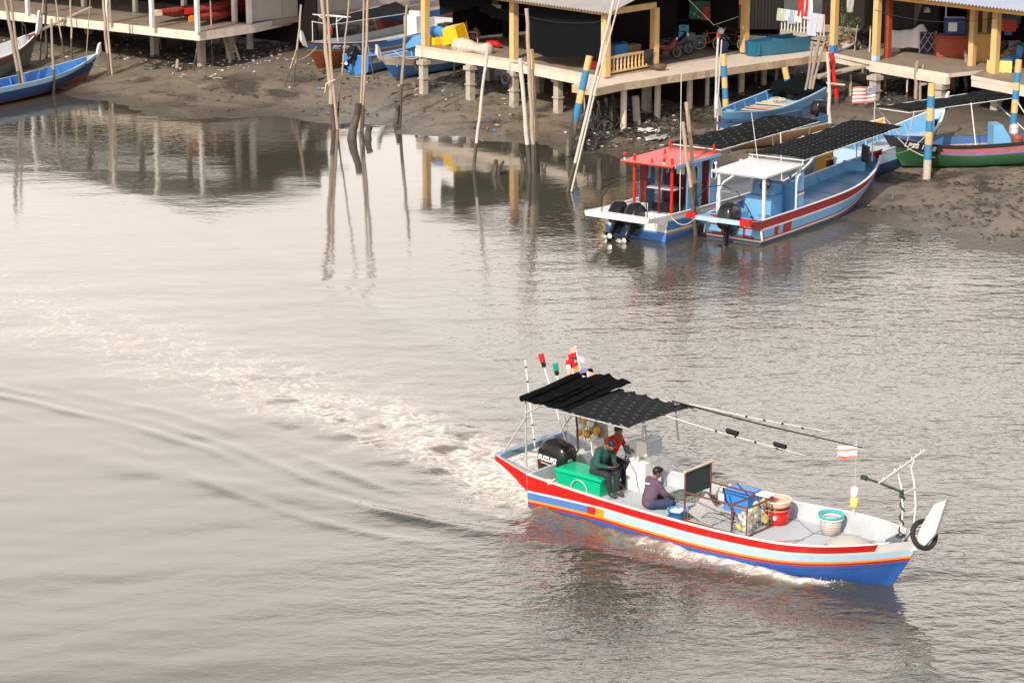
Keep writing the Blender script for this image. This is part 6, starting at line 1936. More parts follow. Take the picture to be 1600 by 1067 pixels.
# the hanging nets are tied to the posts: things of their own
def net_thing(label, *a, **k):
    t = thing('hanging_net', label, 'net', (a[0].x, a[0].y, 0))
    hang_net(t, 'net_sheet', *a, **k)
    return t
np_, nq_ = A1.lerp(A2, 0.14), A1.lerp(A2, 0.97)
net_thing('large black net curtain hung between two yellow posts of the middle house', np_, nq_, EZ - 0.05, lambda f: FZ + 0.62 - 0.28 * math.sin(f * 4.0 + 0.4) * (1 if f < 0.7 else 0.6), 0.05, 26)
net_thing('swagged black net under the eave left of the large net curtain', A0.lerp(A1, 0.38) + inn * 1.2, A1 + inn * 0.3, EZ - 0.1, lambda f: FZ + 1.25 + 0.35 * (1 - f) ** 2 + 0.25 * f * f, 0.45, 14, seed=3)
net_thing('bunched black net drooping beside the leftmost yellow post', A0.lerp(A1, 0.06) + inn * 0.5, A0.lerp(A1, 0.52) + inn * 1.2, EZ, lambda f: FZ + 1.3 + 0.7 * f, 0.15, 11, seed=5)
# tyre fenders and oddments on the front
def tyre(p, rot, label, r=0.29, group=None):
    mb = MB()
    mb.torus((0, 0, 0), r * 0.75, r * 0.27, rot, 26, 10)
    o = mb.build('tyre', [rubber])
    o.location = p
    return tag(o, label, 'tyre', group)
face = Matrix.Rotation(math.atan2(u_.y, u_.x), 3, 'Z') @ Matrix.Rotation(R(90), 3, 'X')
def slung_tyre(px, z, label):
    p = G(px[0], px[1], z)
    return tyre(p, face, label)
tp = A0 - inn * 0.35
tyre(V2(tp + u_ * 0.0 - inn * 0.05, FZ - 0.80), face, 'black tyre fender slung under the leftmost yellow post')
tyre(V2(A1 - inn * 0.40 - u_ * 0.05, FZ - 0.82), face, 'black tyre fender slung under the deck below the second yellow post')
p = GT(922, 233)
tyre(p + Vector((0, 0, 0.26)), Matrix.Rotation(R(20), 3, 'Z') @ Matrix.Rotation(R(72), 3, 'X'), 'muddy car tyre leaning against the cluttered stakes at the walkway end', 0.36)
for k, (a, b) in enumerate(((A0, 0.0), (A1, 0.0))):
    mb = MB()
    mb.tube([V2(a - inn * 0.22, FZ - 0.1), V2(a - inn * 0.36 + u_ * 0.04, FZ - 0.55)], 0.018, 5)
    o = wb(mb, 'fender_rope', [rope], mid)

# balustrade on the right side
t = thing('balustrade', 'yellow balustrade of turned posts between two yellow house posts', 'balustrade', (A2.x, A2.y, FZ))
bd = (B1 - A2)
mb = MB()
mb.beam(bd * 0.05 + Vector((0, 0, 0.72)), bd * 0.95 + Vector((0, 0, 0.72)), 0.10, 0.09)
mb.build('top_rail', [yellowp], t)
mb = MB()
mb.beam(bd * 0.05 + Vector((0, 0, 0.13)), bd * 0.95 + Vector((0, 0, 0.13)), 0.10, 0.07)
mb.build('bottom_rail', [yellowp], t)
for k in range(12):
    q = bd * (0.09 + 0.82 * k / 11)
    mb = MB()
    mb.lathe([(0.045, 0.16), (0.045, 0.24), (0.028, 0.26), (0.055, 0.36), (0.03, 0.47), (0.05, 0.52), (0.028, 0.56), (0.045, 0.60), (0.045, 0.68)], (q.x, q.y, 0), 8, 0, True)
    mb.build('baluster', [yellowp], t)

# ---------------- concrete walkway sweeping along the house
wk = thing('concrete_walkway', 'pale concrete walkway on round stilts curving past the yellow posts', 'walkway', (G(1080, 114, 2.15).x, G(1080, 114, 2.15).y, 0))
WZ = 2.22
front = [G(x, y, WZ) for x, y in ((893, 133), (930, 138.5), (988, 127.5), (1080, 114), (1132, 107), (1205, 97), (1262, 88.5), (1290, 86), (1312, 84))]
bcks = [G(1340, 66, WZ), G(1290, 64, WZ), G(1165, 55, WZ), G(1040, 70, WZ), A2 + inn * 0.15 - u_ * 0.0, A2 - inn * 0.18 - u_ * 0.55]
def irregular(pl, n=5, amp=0.05):
    out = []
    rgx = random.Random(5)
    for a, b in zip(pl[:-1], pl[1:]):
        for k in range(n):
            q = a.lerp(b, k / n)
            out.append(q + Vector((rgx.uniform(-amp, amp), rgx.uniform(-amp, amp), 0)))
    return out + [pl[-1]]
mb = MB()
mb.slab(irregular(front) + bcks, WZ - 0.30, WZ, 0, 1)
wb(mb, 'slab', [M('walkway_top', (0.62, 0.53, 0.44), 0.85, 0.12, 1.4, 0.2, dirt=0.35, dirtcol=(0.36, 0.26, 0.18)), M('rough_slab_edge', (0.48, 0.36, 0.24), 0.9, 0.3, 6, 0.8, dirt=0.45, dirtcol=(0.16, 0.10, 0.06))], wk)
for k, px in enumerate(((974, 203), (1027, 183), (1077, 172), (1103, 166), (1158, 147), (1193, 133), (1237, 117), (1013, 160), (920, 165), (905, 178))):
    p = GT(*px)
    pillar(wk, p, WZ - 0.28, 0.125, paleconc if k < 8 else pillarmat)
p = GT(997, 193)
pl = thing('broken_pillar', 'short broken concrete pillar leaning between the walkway stilts', 'pillar', (p.x, p.y, 0))
mb = MB(); mb.tube([(p.x, p.y, -0.2), (p.x - 0.12, p.y, T(p.x, p.y) + 1.1)], [0.16, 0.15], 10); wb(mb, 'shaft', [pillarmat], pl)

# ---------------- timber house behind the walkway
q0, q1 = G(960, 45, 2.4), G(1222, 46, 2.4)
th = thing('timber_house', 'dark plank house with white framed window behind the walkway', 'house', (q1.x, q1.y, 0))
qb = (q1 - q0).normalized()
qn = Vector((-qb.y, qb.x, 0))
mb = MB()
t0 = q1 - qb * 6.0
mb.beam(V2(t0, 4.6), V2(q1, 4.6), 0.12, 4.4)
mb.beam(V2(q1, 4.6), V2(q1 + qn * 6, 4.6), 0.12, 4.4)
for k in range(40):
    a = t0.lerp(q1, (k + 0.5) / 40)
    mb.beam(V2(a - qn * 0.07, 2.45), V2(a - qn * 0.07, 6.7), 0.025, 0.03, 1)
wb(mb, 'wall', [timber, darkint], th)
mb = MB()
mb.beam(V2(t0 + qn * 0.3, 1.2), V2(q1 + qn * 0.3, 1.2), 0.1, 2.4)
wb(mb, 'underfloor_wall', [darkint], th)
corrugated(th, 'roof', V2(t0 - qn * 0.8 - qb, 6.7), V2(q1 - qn * 0.8 + qb * 0.6, 6.7), V2(q1 + qn * 4 + qb * 0.6, 8.4), V2(t0 + qn * 4 - qb, 8.4), roofm1, 50)
wc = GY(1198, 2, q1.y - 0.3)
mb = MB()
mb.beam(V2(q1 - qb * 2.2 - qn * 0.08, 4.5), V2(q1 - qb * 0.5 - qn * 0.08, 4.5), 0.04, 1.2)
win = wb(mb, 'window', [glass], th)
mb = MB()
for z in (3.9, 4.5, 5.1):
    mb.beam(V2(q1 - qb * 2.25 - qn * 0.12, z), V2(q1 - qb * 0.45 - qn * 0.12, z), 0.06, 0.07)
for f in (2.23, 1.65, 1.06, 0.47):
    mb.beam(V2(q1 - qb * f - qn * 0.118, 3.86), V2(q1 - qb * f - qn * 0.118, 5.14), 0.055, 0.06)
wb(mb, 'window_frame', [white], th, win)

# ---------------- little balcony with washing
c0, c1 = G(1221, 47, 2.55), G(1287, 57, 2.55)
bal = thing('balcony', 'plank balcony with pale rail on posts hung with washing', 'balcony', (c0.x, c0.y, 0))
cd = (c1 - c0).normalized()
cn = Vector((-cd.y, cd.x, 0))
mb = MB()
mb.slab([c0 - cd * 0.1, c1 + cd * 0.1, c1 + cd * 0.1 + cn * 3, c0 - cd * 0.1 + cn * 3], 2.33, 2.55)
wb(mb, 'floor', [plank], bal)
for k in range(14):
    a = c0.lerp(c1, k / 13)
    mb = MB(); mb.beam(V2(a, 2.55), V2(a, 3.42), 0.05, 0.05); wb(mb, 'baluster', [whitepost], bal)
mb = MB(); mb.beam(V2(c0, 3.45), V2(c1, 3.45), 0.07, 0.07); wb(mb, 'rail', [whitepost], bal)
for a in (c0 - cd * 0.1, c1, c1 + cn * 2, c0 + cn * 2):
    pillar(bal, a + cn * 0.2, 2.33, 0.11, paleconc)
for k in range(3):
    mb = MB(); a = c0 + cn * 0.05 * k - cn * 0.2
    mb.beam(V2(a - cd * 0.2, 2.0 - 0.12 * k), V2(c1 - cn * 0.2 + cd * 0.1, 1.95 - 0.05 * k), 0.07, 0.07); wb(mb, 'brace', [wood], bal)
mb = MB()
mb.beam(V2(c0 + cn * 3 - cd * 0.5, 4.5), V2(c1 + cn * 3 + cd * 4, 4.5), 0.1, 4.5)
wb(mb, 'house_wall', [timber], bal)
rg = random.Random(21)
wash = [('pale green sheet at the left end of the balcony rail', (0.45, 0.5, 0.38)), ('white towel with grey folds left on the balcony rail', (0.65, 0.65, 0.68)), ('blue grey shirt drying on the balcony rail', (0.35, 0.42, 0.55)), ('white cloth drying beside the blue grey shirt', (0.70, 0.68, 0.68)),
        ('red cloth drying high over the balcony rail', (0.5, 0.03, 0.03)), ('white blouse drying right of the red cloth', (0.70, 0.68, 0.70)), ('blue and white shirt drying near the right end of the balcony', (0.50, 0.56, 0.68)), ('lilac cloth hanging long at the right end of the balcony', (0.55, 0.52, 0.58))]
for k, (lb, col) in enumerate(wash):
    a = c0.lerp(c1, 0.02 + 0.125 * k)
    w_ = 0.26 + 0.08 * (k % 3 == 1)
    z1 = 3.50 if k not in (4, 5) else 4.05
    h = (0.55, 0.50, 0.6, 0.5, 0.75, 0.85, 1.0, 0.8)[k]
    mb = MB()
    mb.sheet([[Vector((cd.x * (i - 3) / 3 * w_, cd.y * (i - 3) / 3 * w_, -h * q / 6)) - cn * (0.07 + 0.04 * math.sin(i * 1.9 + k + q * 0.4) * (0.4 + q / 6)) for i in range(7)] for q in range(7)], 0, True, 0.01)
    o = mb.build('washing', [M('washing_%s' % 'abcdefgh'[k], col, 0.9, 0.15, 9, 0.2)])
    o.location = (a.x, a.y, z1)
    tag(o, lb, 'washing', 'washing on the balcony')

# ---------------- right house
R1, R2, Rc = G(1302, 83, FZ), G(1368, 95, FZ), G(1482, 115.5, FZ)
R3, R3e, R4, R5 = G(1519, 104, FZ), G(1519, 118, FZ), G(1553, 115, FZ), G(1640, 141, FZ)
rh = thing('stilt_house', 'open stilt house with orange posts and pale blue zinc roof at right', 'house', (R2.x, R2.y, 0))
ru = (Rc - R2).normalized()
rn = Vector((-ru.y, ru.x, 0))
mb = MB()
mb.slab([R1 - ru * 0.4, R2 - rn * 0.25, Rc, Rc + rn * 1.9, R3e - rn * 0.05, R5, R5 + rn * 12, R1 + rn * 12 - ru * 0.4], FZ - 0.16, FZ, 0, 1)
wb(mb, 'deck', [floorc, paleconc], rh)
mb = MB()
mb.beam(V2(R2 - rn * 0.12 - ru * 0.1, FZ - 0.30), V2(Rc - rn * 0.0 - ru * 0.02, FZ - 0.30), 0.24, 0.28)
mb.beam(V2(R3e + rn * 0.1, FZ - 0.30), V2(R5 + rn * 0.1, FZ - 0.30), 0.24, 0.28)
mb.beam(V2(R1 - ru * 0.3 + rn * 0.1, FZ - 0.28), V2(R2 - rn * 0.02, FZ - 0.28), 0.2, 0.24)
wb(mb, 'edge_beam', [paleconc], rh)
for k, px in enumerate(((1366, 158), (1480, 185), (1565, 195))):
    p = GT(*px) if k == 0 else (Rc - ru * 0.4 if k == 1 else R4 + ru * 0.2)
    pillar(rh, V2(p, 0), FZ - 0.44, 0.16, pillarmat, True)
for k in range(4):
    pillar(rh, V2(R2.lerp(R5, 0.1 + 0.28 * k) + rn * 3.5, 0), FZ - 0.16, 0.15, pillarmat, True, False)
RZ = 4.85
post(rh, 'post', R1, FZ, 5.3, 0.25, [yellowp, brightblue], foot=0.33)
post(rh, 'post', R2, FZ, RZ, 0.25, [yellowp, lightblue], foot=0.2)
post(rh, 'post', G(1518, 103, FZ), FZ, RZ, 0.24, [yellowp])
post(rh, 'post', R4, FZ, RZ, 0.27, [yellowp])
post(rh, 'post', R2 + rn * 5.0 + ru * 1.2, FZ, 5.4, 0.25, [yellowp])
post(rh, 'post', R2 + rn * 0.9 - ru * 0.3, FZ, 5.2, 0.22, [woodred])
post(rh, 'post', R4 + rn * 3.4 + ru * 0.5, FZ, 5.4, 0.22, [yellowp])
mb = MB()
eb0, eb1 = V2(R2 - ru * 0.6, RZ + 0.12), V2(R5 + rn * 0.9, RZ + 0.12)
mb.beam(eb0, eb1, 0.15, 0.22)
wb(mb, 'eave_beam', [M('orange_beam_paint', (0.80, 0.42, 0.10), 0.6, 0.08, 3)], rh)
ed = (eb1 - eb0).normalized()
en = Vector((-ed.y, ed.x, 0))
a_, b_q = eb0 - en * 0.5 - ed * 0.4 + Vector((0, 0, 0.13)), eb1 - en * 0.5 + ed * 1.5 + Vector((0, 0, 0.13))
corrugated(rh, 'roof', a_, b_q, b_q + en * 6.5 + Vector((0, 0, 1.9)), a_ + en * 6.5 + Vector((0, 0, 1.9)), roofm2, 70)
corrugated(rh, 'roof', a_ + en * 13, b_q + en * 13, b_q + en * 6.5 + Vector((0, 0, 1.9)), a_ + en * 6.5 + Vector((0, 0, 1.9)), roofm2, 70)
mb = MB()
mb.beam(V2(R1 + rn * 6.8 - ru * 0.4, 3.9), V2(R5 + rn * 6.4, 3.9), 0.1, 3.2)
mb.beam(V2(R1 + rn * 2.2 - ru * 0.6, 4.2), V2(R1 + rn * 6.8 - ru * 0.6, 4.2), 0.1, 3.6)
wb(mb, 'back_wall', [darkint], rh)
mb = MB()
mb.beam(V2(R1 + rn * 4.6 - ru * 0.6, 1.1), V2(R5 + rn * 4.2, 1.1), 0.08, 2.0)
wb(mb, 'underfloor_light_block', [darkint], rh)  # light blocker added behind the stilts to keep the underside dark

# ---------------- left hall with racing boats, and the concrete panelled house beside it
L0, L1, L2 = G(-330, -18, 2.35), G(311, 50.5, 2.35), G(364, 43, 2.35)
lh = thing('stilt_hall', 'long open stilt hall with white posts and broad concrete deck at left', 'hall', (L1.x, L1.y, 0))
lu = (L1 - L0).normalized()
ln = Vector((-lu.y, lu.x, 0))
if ln.y < 0:
    ln = -ln
mb = MB()
mb.slab([L0, L1, L2, L2 + ln * 1.5, L2 + ln * 7 - lu * 1.0, L0 + ln * 10], 1.95, 2.35, 0, 1)
wb(mb, 'deck', [floorc, paleconc], lh)
for px in ((139, 55), (242, 88), (315, 102), (90, 42), (360, 92)):
    p = GT(*px)
    pillar(lh, V2(p, 0), 1.95, 0.15, pillarmat, True, False)
for x_, y_ in ((44, 26), (170, 37), (238, 44.5), (309, 51)):
    post(lh, 'post', G(x_, y_, 2.35), 2.35, 5.1, 0.17, [whitepost], rz=math.atan2(lu.y, lu.x))
for f in (0.62, 0.74, 0.85, 0.96):
    post(lh, 'post', L0.lerp(L1, f) + ln * 3.6, 2.35, 5.45, 0.2, [whitepost], rz=math.atan2(lu.y, lu.x))
mb = MB()
mb.beam(V2(L0 + ln * 0.1, 5.2), V2(L1 + lu * 0.4 + ln * 0.1, 5.2), 0.15, 0.25)
wb(mb, 'eave_beam', [whitepost], lh)
ea, eb = V2(L0 - ln * 0.6, 5.36), V2(L1 + lu * 1.0 - ln * 0.6, 5.36)
corrugated(lh, 'roof', ea, eb, eb + ln * 7.6 + Vector((0, 0, 0.7)), ea + ln * 7.6 + Vector((0, 0, 0.7)), roofm1, 90)
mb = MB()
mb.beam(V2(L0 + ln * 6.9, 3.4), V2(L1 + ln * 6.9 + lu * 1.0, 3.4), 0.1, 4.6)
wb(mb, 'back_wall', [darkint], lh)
K0, K1, K2 = G(331, 28, 2.35), G(389, 37, 2.35), G(640, 3, 2.35)
kh = thing('panelled_house', 'house with grey concrete panels on round stilts behind the moored boats', 'house', (K1.x, K1.y, 0))
kd = (K2 - K1).normalized()
kn = Vector((-kd.y, kd.x, 0))
mb = MB()
mb.slab([K1, K2, K2 + kn * 5, K1 + (K0 - K1) * 2.4 + kn * 0.1, K0], 2.10, 2.35, 0, 1)
wb(mb, 'deck', [plank, wood], kh)
panel = M('concrete_panel', (0.46, 0.40, 0.35), 0.85, 0.12, 1.2, 0.2, dirt=0.4, dirtcol=(0.30, 0.22, 0.16))
for k in range(6):
    a, b = K1 + kd * (0.15 + 2.15 * k), K1 + kd * (0.15 + 2.15 * k + 2.10)
    mb = MB(); mb.beam(V2(a + kn * 0.12, 3.0), V2(b + kn * 0.12, 3.0), 0.10, 1.25); wb(mb, 'wall_panel', [panel], kh)
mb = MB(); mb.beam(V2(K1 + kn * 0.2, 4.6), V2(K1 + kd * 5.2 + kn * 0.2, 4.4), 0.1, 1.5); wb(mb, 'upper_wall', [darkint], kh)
for px in ((391, 76), (453, 56), (516, 46), (580, 34)):
    p = GT(*px)
    pillar(kh, V2(p, 0), 2.10, 0.17, whitepost)
post(kh, 'post', K1 - kn * 0.02, 2.35, 5.1, 0.2, [whitepost])
corrugated(kh, 'roof', V2(K1 - kn * 0.9 - kd * 0.5, 5.15), V2(K1 + kd * 5.6 - kn * 0.9, 5.15), V2(K1 + kd * 5.6 + kn * 5, 5.9), V2(K1 - kd * 0.5 + kn * 5, 5.9), roofm1, 60)
# racing boats racked under the hall roof
drg = M('red_racing_boat', (0.30, 0.02, 0.015), 0.45, 0.2, 9, dirt=0.5, dirtcol=(0.50, 0.40, 0.32))
for k, (a, b, z, lb) in enumerate((((236, 22), (390, -2), 2.85, 'red patterned racing boat racked lowest with pale bow pointing left'), ((289, 19), (440, -10), 3.05, 'red racing boat with bright red bow above the deck corner'), ((295, 31), (450, -4), 2.75, 'red racing boat with orange pointed bow nearest the deck corner'))):
    p, q = G(a[0], a[1], z), G(b[0], b[1], z)
    d = q - p
    t = thing('racing_boat', lb, 'racing boat', p, math.atan2(d.y, d.x), 'racing boats racked under the hall')
    Lb = d.length
    mb = MB()
    rings = []
    for i in range(15):
        f = i / 14
        w_ = 0.42 * min(1, (f * 5.0)) ** 0.8 + 0.01
        rings.append([Vector((f * Lb, w_ * math.cos(a2), 0.10 * (1 - min(1, f * 4)) + (0.34 if math.sin(a2) < 0 else 0.12) * min(1, 0.15 + f * 4) * math.sin(a2))) for a2 in [2 * math.pi * j / 14 for j in range(14)]])
    mb.loft(rings, 0, True, True)
    mb.build('hull', [drg], t)
    mb = MB()
    mb.loft([[Vector((x, y * w2, z2)) for y, z2 in ((-1, -0.12), (1, -0.12), (1, 0.13), (-1, 0.13))] for x, w2 in ((-0.02, 0.01), (0.55, 0.20))], 0, True, False)
    mb.build('bow_tip', [[cream, red, orange][k]], t)
    for f in (0.45, 0.8):
        pass
mb = MB()
for q in (0.35, 0.7):
    a = G(289, 40, 2.35).lerp(G(430, 12, 2.35), q)
    mb.box((a.x, a.y, 2.5), (0.12, 2.6, 0.3), rz=math.atan2(lu.y, lu.x))
tr_ = thing('boat_rack', 'low timber rack carrying the red racing boats', 'rack', (L2.x, L2.y, 0))
wb(mb, 'trestle', [darkwood], tr_)
# black awning along the panelled house
aw = thing('awning', 'black net awning on thin poles in front of the panelled house', 'awning', (G(560, 50, 0.5).x, G(560, 50, 0.5).y, 0))
cs_ = [G(x, y, 2.55) for x, y in ((488, 33), (516, 38), (645, 19), (618, 4))]
o0 = aw.location
net_canopy(aw, 'net_sheet', [cs_[1] - o0, cs_[2] - o0, cs_[3] - o0, cs_[0] - o0], netdash, 0.05, 0.03, 30, 8,
           posts=[(c_ - o0, Vector((c_.x, c_.y, T(c_.x, c_.y))) - o0) for c_ in cs_])
# ================================================================ GOODS ON THE DECKS
def bx(label, cat, name, px, z, size, rz, mat, lid=None, lidh=0.08, group=None, ch=0.02):
    p = G(px[0], px[1], z)
    t = thing(name, label, cat, p, rz, group)
    mb = MB(); mb.box((0, 0, size[2] / 2), size, ch=ch); mb.build('box_body', [mat], t)
    if lid:
        mb = MB(); mb.box((0, 0, size[2] + lidh / 2 + 0.002), (size[0] * 1.06, size[1] * 1.06, lidh), ch=ch); mb.build('lid', [lid], t)
    return t
fa = math.atan2(u_.y, u_.x)
bx('yellow crate under the blue drum beside the leftmost yellow post', 'crate', 'crate', (679, 70), FZ, (0.75, 0.55, 0.32), fa, yellowpl)
mb = MB(); mb.lathe([(0.20, -0.45), (0.22, -0.42), (0.22, 0.0), (0.20, 0.03), (0.22, 0.06), (0.22, 0.42), (0.2, 0.45)], (0, 0, 0), 16, 0, True, rot=Matrix.Rotation(R(90), 3, 'Y'))
p = G(683, 70, FZ)
put(mb, 'drum', [bluep], p + Vector((0.05, 0.1, 0.55)), fa, 'blue plastic drum lying on the yellow crate', 'drum')
t = bx('large yellow tub tipped on its side next to the beige sack', 'fish tub', 'fish_tub', (712, 71), FZ, (0.95, 0.75, 0.72), fa + 0.25, yellowpl)
t.rotation_euler = (R(8), R(-14), fa + 0.25)
t.location.z += 0.12
mb = MB()
for k in range(11):
    mb.ball((-0.9 + 0.18 * k, 0.03 * math.sin(k * 2), 0.16), (0.24, 0.36 + 0.05 * math.sin(k), 0.30 + 0.08 * math.sin(k * 0.6 + 0.4)), 12)
me = bpy.data.meshes.new('sack')
me.from_pydata([tuple(v) for v in mb.v], [], mb.f)
so = bpy.data.objects.new('net_sack', me); C.objects.link(so)
md = so.modifiers.new('r', 'REMESH'); md.mode = 'VOXEL'; md.voxel_size = 0.03; md.use_smooth_shade = True
ms = so.modifiers.new('s', 'SMOOTH'); ms.iterations = 4
me.materials.append(sackm)
so.location = G(738, 81, FZ); so.rotation_euler = (0, 0, fa + 0.05)
tag(so, 'long beige net sack lying along the front edge of the middle deck', 'sack')
mb = MB(); mb.tube([(0, 0, 0.10), (0.5, 0.1, 0.12), (0.8, 0.0, 0.10)], [0.12, 0.14, 0.09], 10)
put(mb, 'red_bundle', [redpl], G(758, 76, FZ) + Vector((0.1, 0.5, 0.05)), fa, 'red bundle draped behind the beige sack', 'bundle')
# white stool upturned
t = thing('plastic_chair', 'pinkish white plastic chair standing behind the yellow tub', 'chair', G(739, 66, FZ), fa + 0.8)
mb = MB(); mb.box((0, 0, 0.45), (0.44, 0.44, 0.04), ch=0.01); mb.build('seat', [M('pinkish_plastic', (0.72, 0.48, 0.40), 0.5)], t)
mb = MB(); mb.sheet([[Vector((-0.22 - 0.06 * k / 3, -0.2 + 0.4 * i / 4, 0.46 + 0.15 * k)) for i in range(5)] for k in range(4)], 0, True, 0.02); mb.build('backrest', [MATS['pinkish_plastic']], t)
for sx in (-1, 1):
    for sy in (-1, 1):
        mb = MB(); mb.tube([(sx * 0.18, sy * 0.18, 0.44), (sx * 0.23, sy * 0.23, 0)], 0.022, 6); mb.build('leg', [MATS['pinkish_plastic']], t)
bx('red fish box on the front deck behind the striped pole', 'fish box', 'fish_box', (934, 108), FZ, (0.7, 0.5, 0.35), fa, redpl)
bx('blue crate behind the yellow balustrade', 'crate', 'crate', (964, 97), FZ, (0.75, 0.6, 0.75), 0.7, bluep)
bx('brown carton beside the blue crate behind the balustrade', 'carton', 'carton', (985, 92), FZ, (0.8, 0.5, 0.6), 0.7, M('cardboard', (0.36, 0.22, 0.11), 0.8))
mb = MB(); mb.sheet([[Vector((0.5 * i / 5 - 0.25, 0.04 * math.sin(i + k), -0.55 * k / 5 - (0.02 * k if i > 2 else 0))) for i in range(6)] for k in range(6)], 0, True, 0.02)
put(mb, 'draped_cloth', [M('black_cloth', (0.022, 0.022, 0.026))], V2(A2.lerp(B1, 0.84), FZ + 0.80) + Vector((0.08, -0.08, 0)), 0.75, 'black cloth draped over the right end of the balustrade', 'cloth')
mb = MB(); mb.lathe([(0.16, 0), (0.2, 0.08), (0.2, 0.16), (0.12, 0.2)], (0, 0, 0), 14, 0, True, 1.5)
put(mb, 'helmet_bowl', [M('dull_brown', (0.12, 0.08, 0.05), 0.7)], G(1031, 108, FZ), 0.4, 'dark bowl on the walkway at the foot of the yellow post', 'bowl')
# light blue numbered-free crate stack
for k in range(5):
    p = G(1068, 76, FZ)
    mb = MB(); mb.box((0, 0, 0.10), (0.42, 0.36, 0.19), ch=0.01); mb.box((0.0, -0.185, 0.13), (0.16, 0.012, 0.05), m=1)
    o = put(mb, 'crate', [M('pale_blue_crate', (0.12, 0.45, 0.66), 0.5, 0.1), black], p + Vector((0, 0, 0.202 * k)), -0.1, ['lowest pale blue crate of the stack in the dim carport', 'second lowest pale blue crate of the carport stack', 'middle pale blue crate of the carport stack', 'second highest pale blue crate of the carport stack', 'topmost pale blue crate of the carport stack'][k], 'crate', 'pale blue crates stacked in the carport')
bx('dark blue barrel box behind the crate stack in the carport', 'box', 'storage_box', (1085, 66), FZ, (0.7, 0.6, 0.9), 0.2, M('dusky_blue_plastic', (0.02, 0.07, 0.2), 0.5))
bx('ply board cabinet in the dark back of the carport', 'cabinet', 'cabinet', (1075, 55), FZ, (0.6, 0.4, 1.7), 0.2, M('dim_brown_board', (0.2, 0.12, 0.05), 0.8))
# bicycles and motorbikes
def wheel(parent, c, r, rot, tm, rm, spokes=12, tw=0.02, name='wheel'):
    mb = MB(); mb.torus(c, r - tw, tw, rot, 26, 7)
    w = mb.build(name, [tm], parent)
    mb = MB(); mb.torus(c, r - tw * 2.2, tw * 0.55, rot, 26, 6)
    mb.lathe([(0.025, -0.04), (0.03, 0), (0.025, 0.04)], c, 8, 0, True, rot=rot)
    for k in range(spokes):
        a = 2 * math.pi * k / spokes
        mb.tube([Vector(c), Vector(c) + rot @ Vector(((r - tw * 2) * math.cos(a), (r - tw * 2) * math.sin(a), 0))], 0.004, 3, caps=False)
    mb.build('rim', [rm], w)
    return w
up = Matrix.Rotation(R(90), 3, 'X')
def bicycle(label, loc, rz, col, bag=None):
    t = thing('bicycle', label, 'bicycle', loc, rz)
    wheel(t, (0.5, 0, 0.33), 0.33, up, rubber, cleanwhite)
    wheel(t, (-0.52, 0, 0.33), 0.33, up, rubber, cleanwhite)
    mb = MB()
    for a, b in (((-0.52, 0, 0.33), (-0.08, 0, 0.30)), ((-0.08, 0, 0.30), (-0.2, 0, 0.78)), ((-0.52, 0, 0.33), (-0.18, 0, 0.70)), ((-0.08, 0, 0.30), (0.36, 0, 0.74)), ((-0.18, 0, 0.70), (0.36, 0, 0.76)), ((0.5, 0, 0.33), (0.34, 0, 0.90))):
        mb.tube([a, b], 0.018, 6)
    mb.build('frame', [col], t)
    mb = MB(); mb.tube([(0.28, -0.27, 0.98), (0.34, -0.1, 0.95), (0.34, 0.1, 0.95), (0.28, 0.27, 0.98)], 0.014, 6); mb.build('handlebar', [steel], t)
    mb = MB(); mb.ball((-0.22, 0, 0.83), (0.14, 0.07, 0.04), 10); mb.build('saddle', [black], t)
    if bag:
        mb = MB(); mb.ball((0.48, 0.0, 0.86), (0.16, 0.2, 0.15), 12); mb.build('basket', [bag], t)
    return t
bicycle('bicycle parked by the yellow post at the right end of the walkway', G(1143, 81, FZ), R(175), black, cloth_white)
bicycle('bicycle with pale rims leaning behind the flagpole', G(1113, 81, FZ) + Vector((0, 0.5, 0)), R(8), M('ochre_frame', (0.4, 0.2, 0.05), 0.5))
bx('navy plastic drum between the two bicycles', 'drum', 'drum', (1129, 82), FZ, (0.36, 0.36, 0.5), 0.2, M('navy_drum', (0.01, 0.03, 0.15), 0.45))
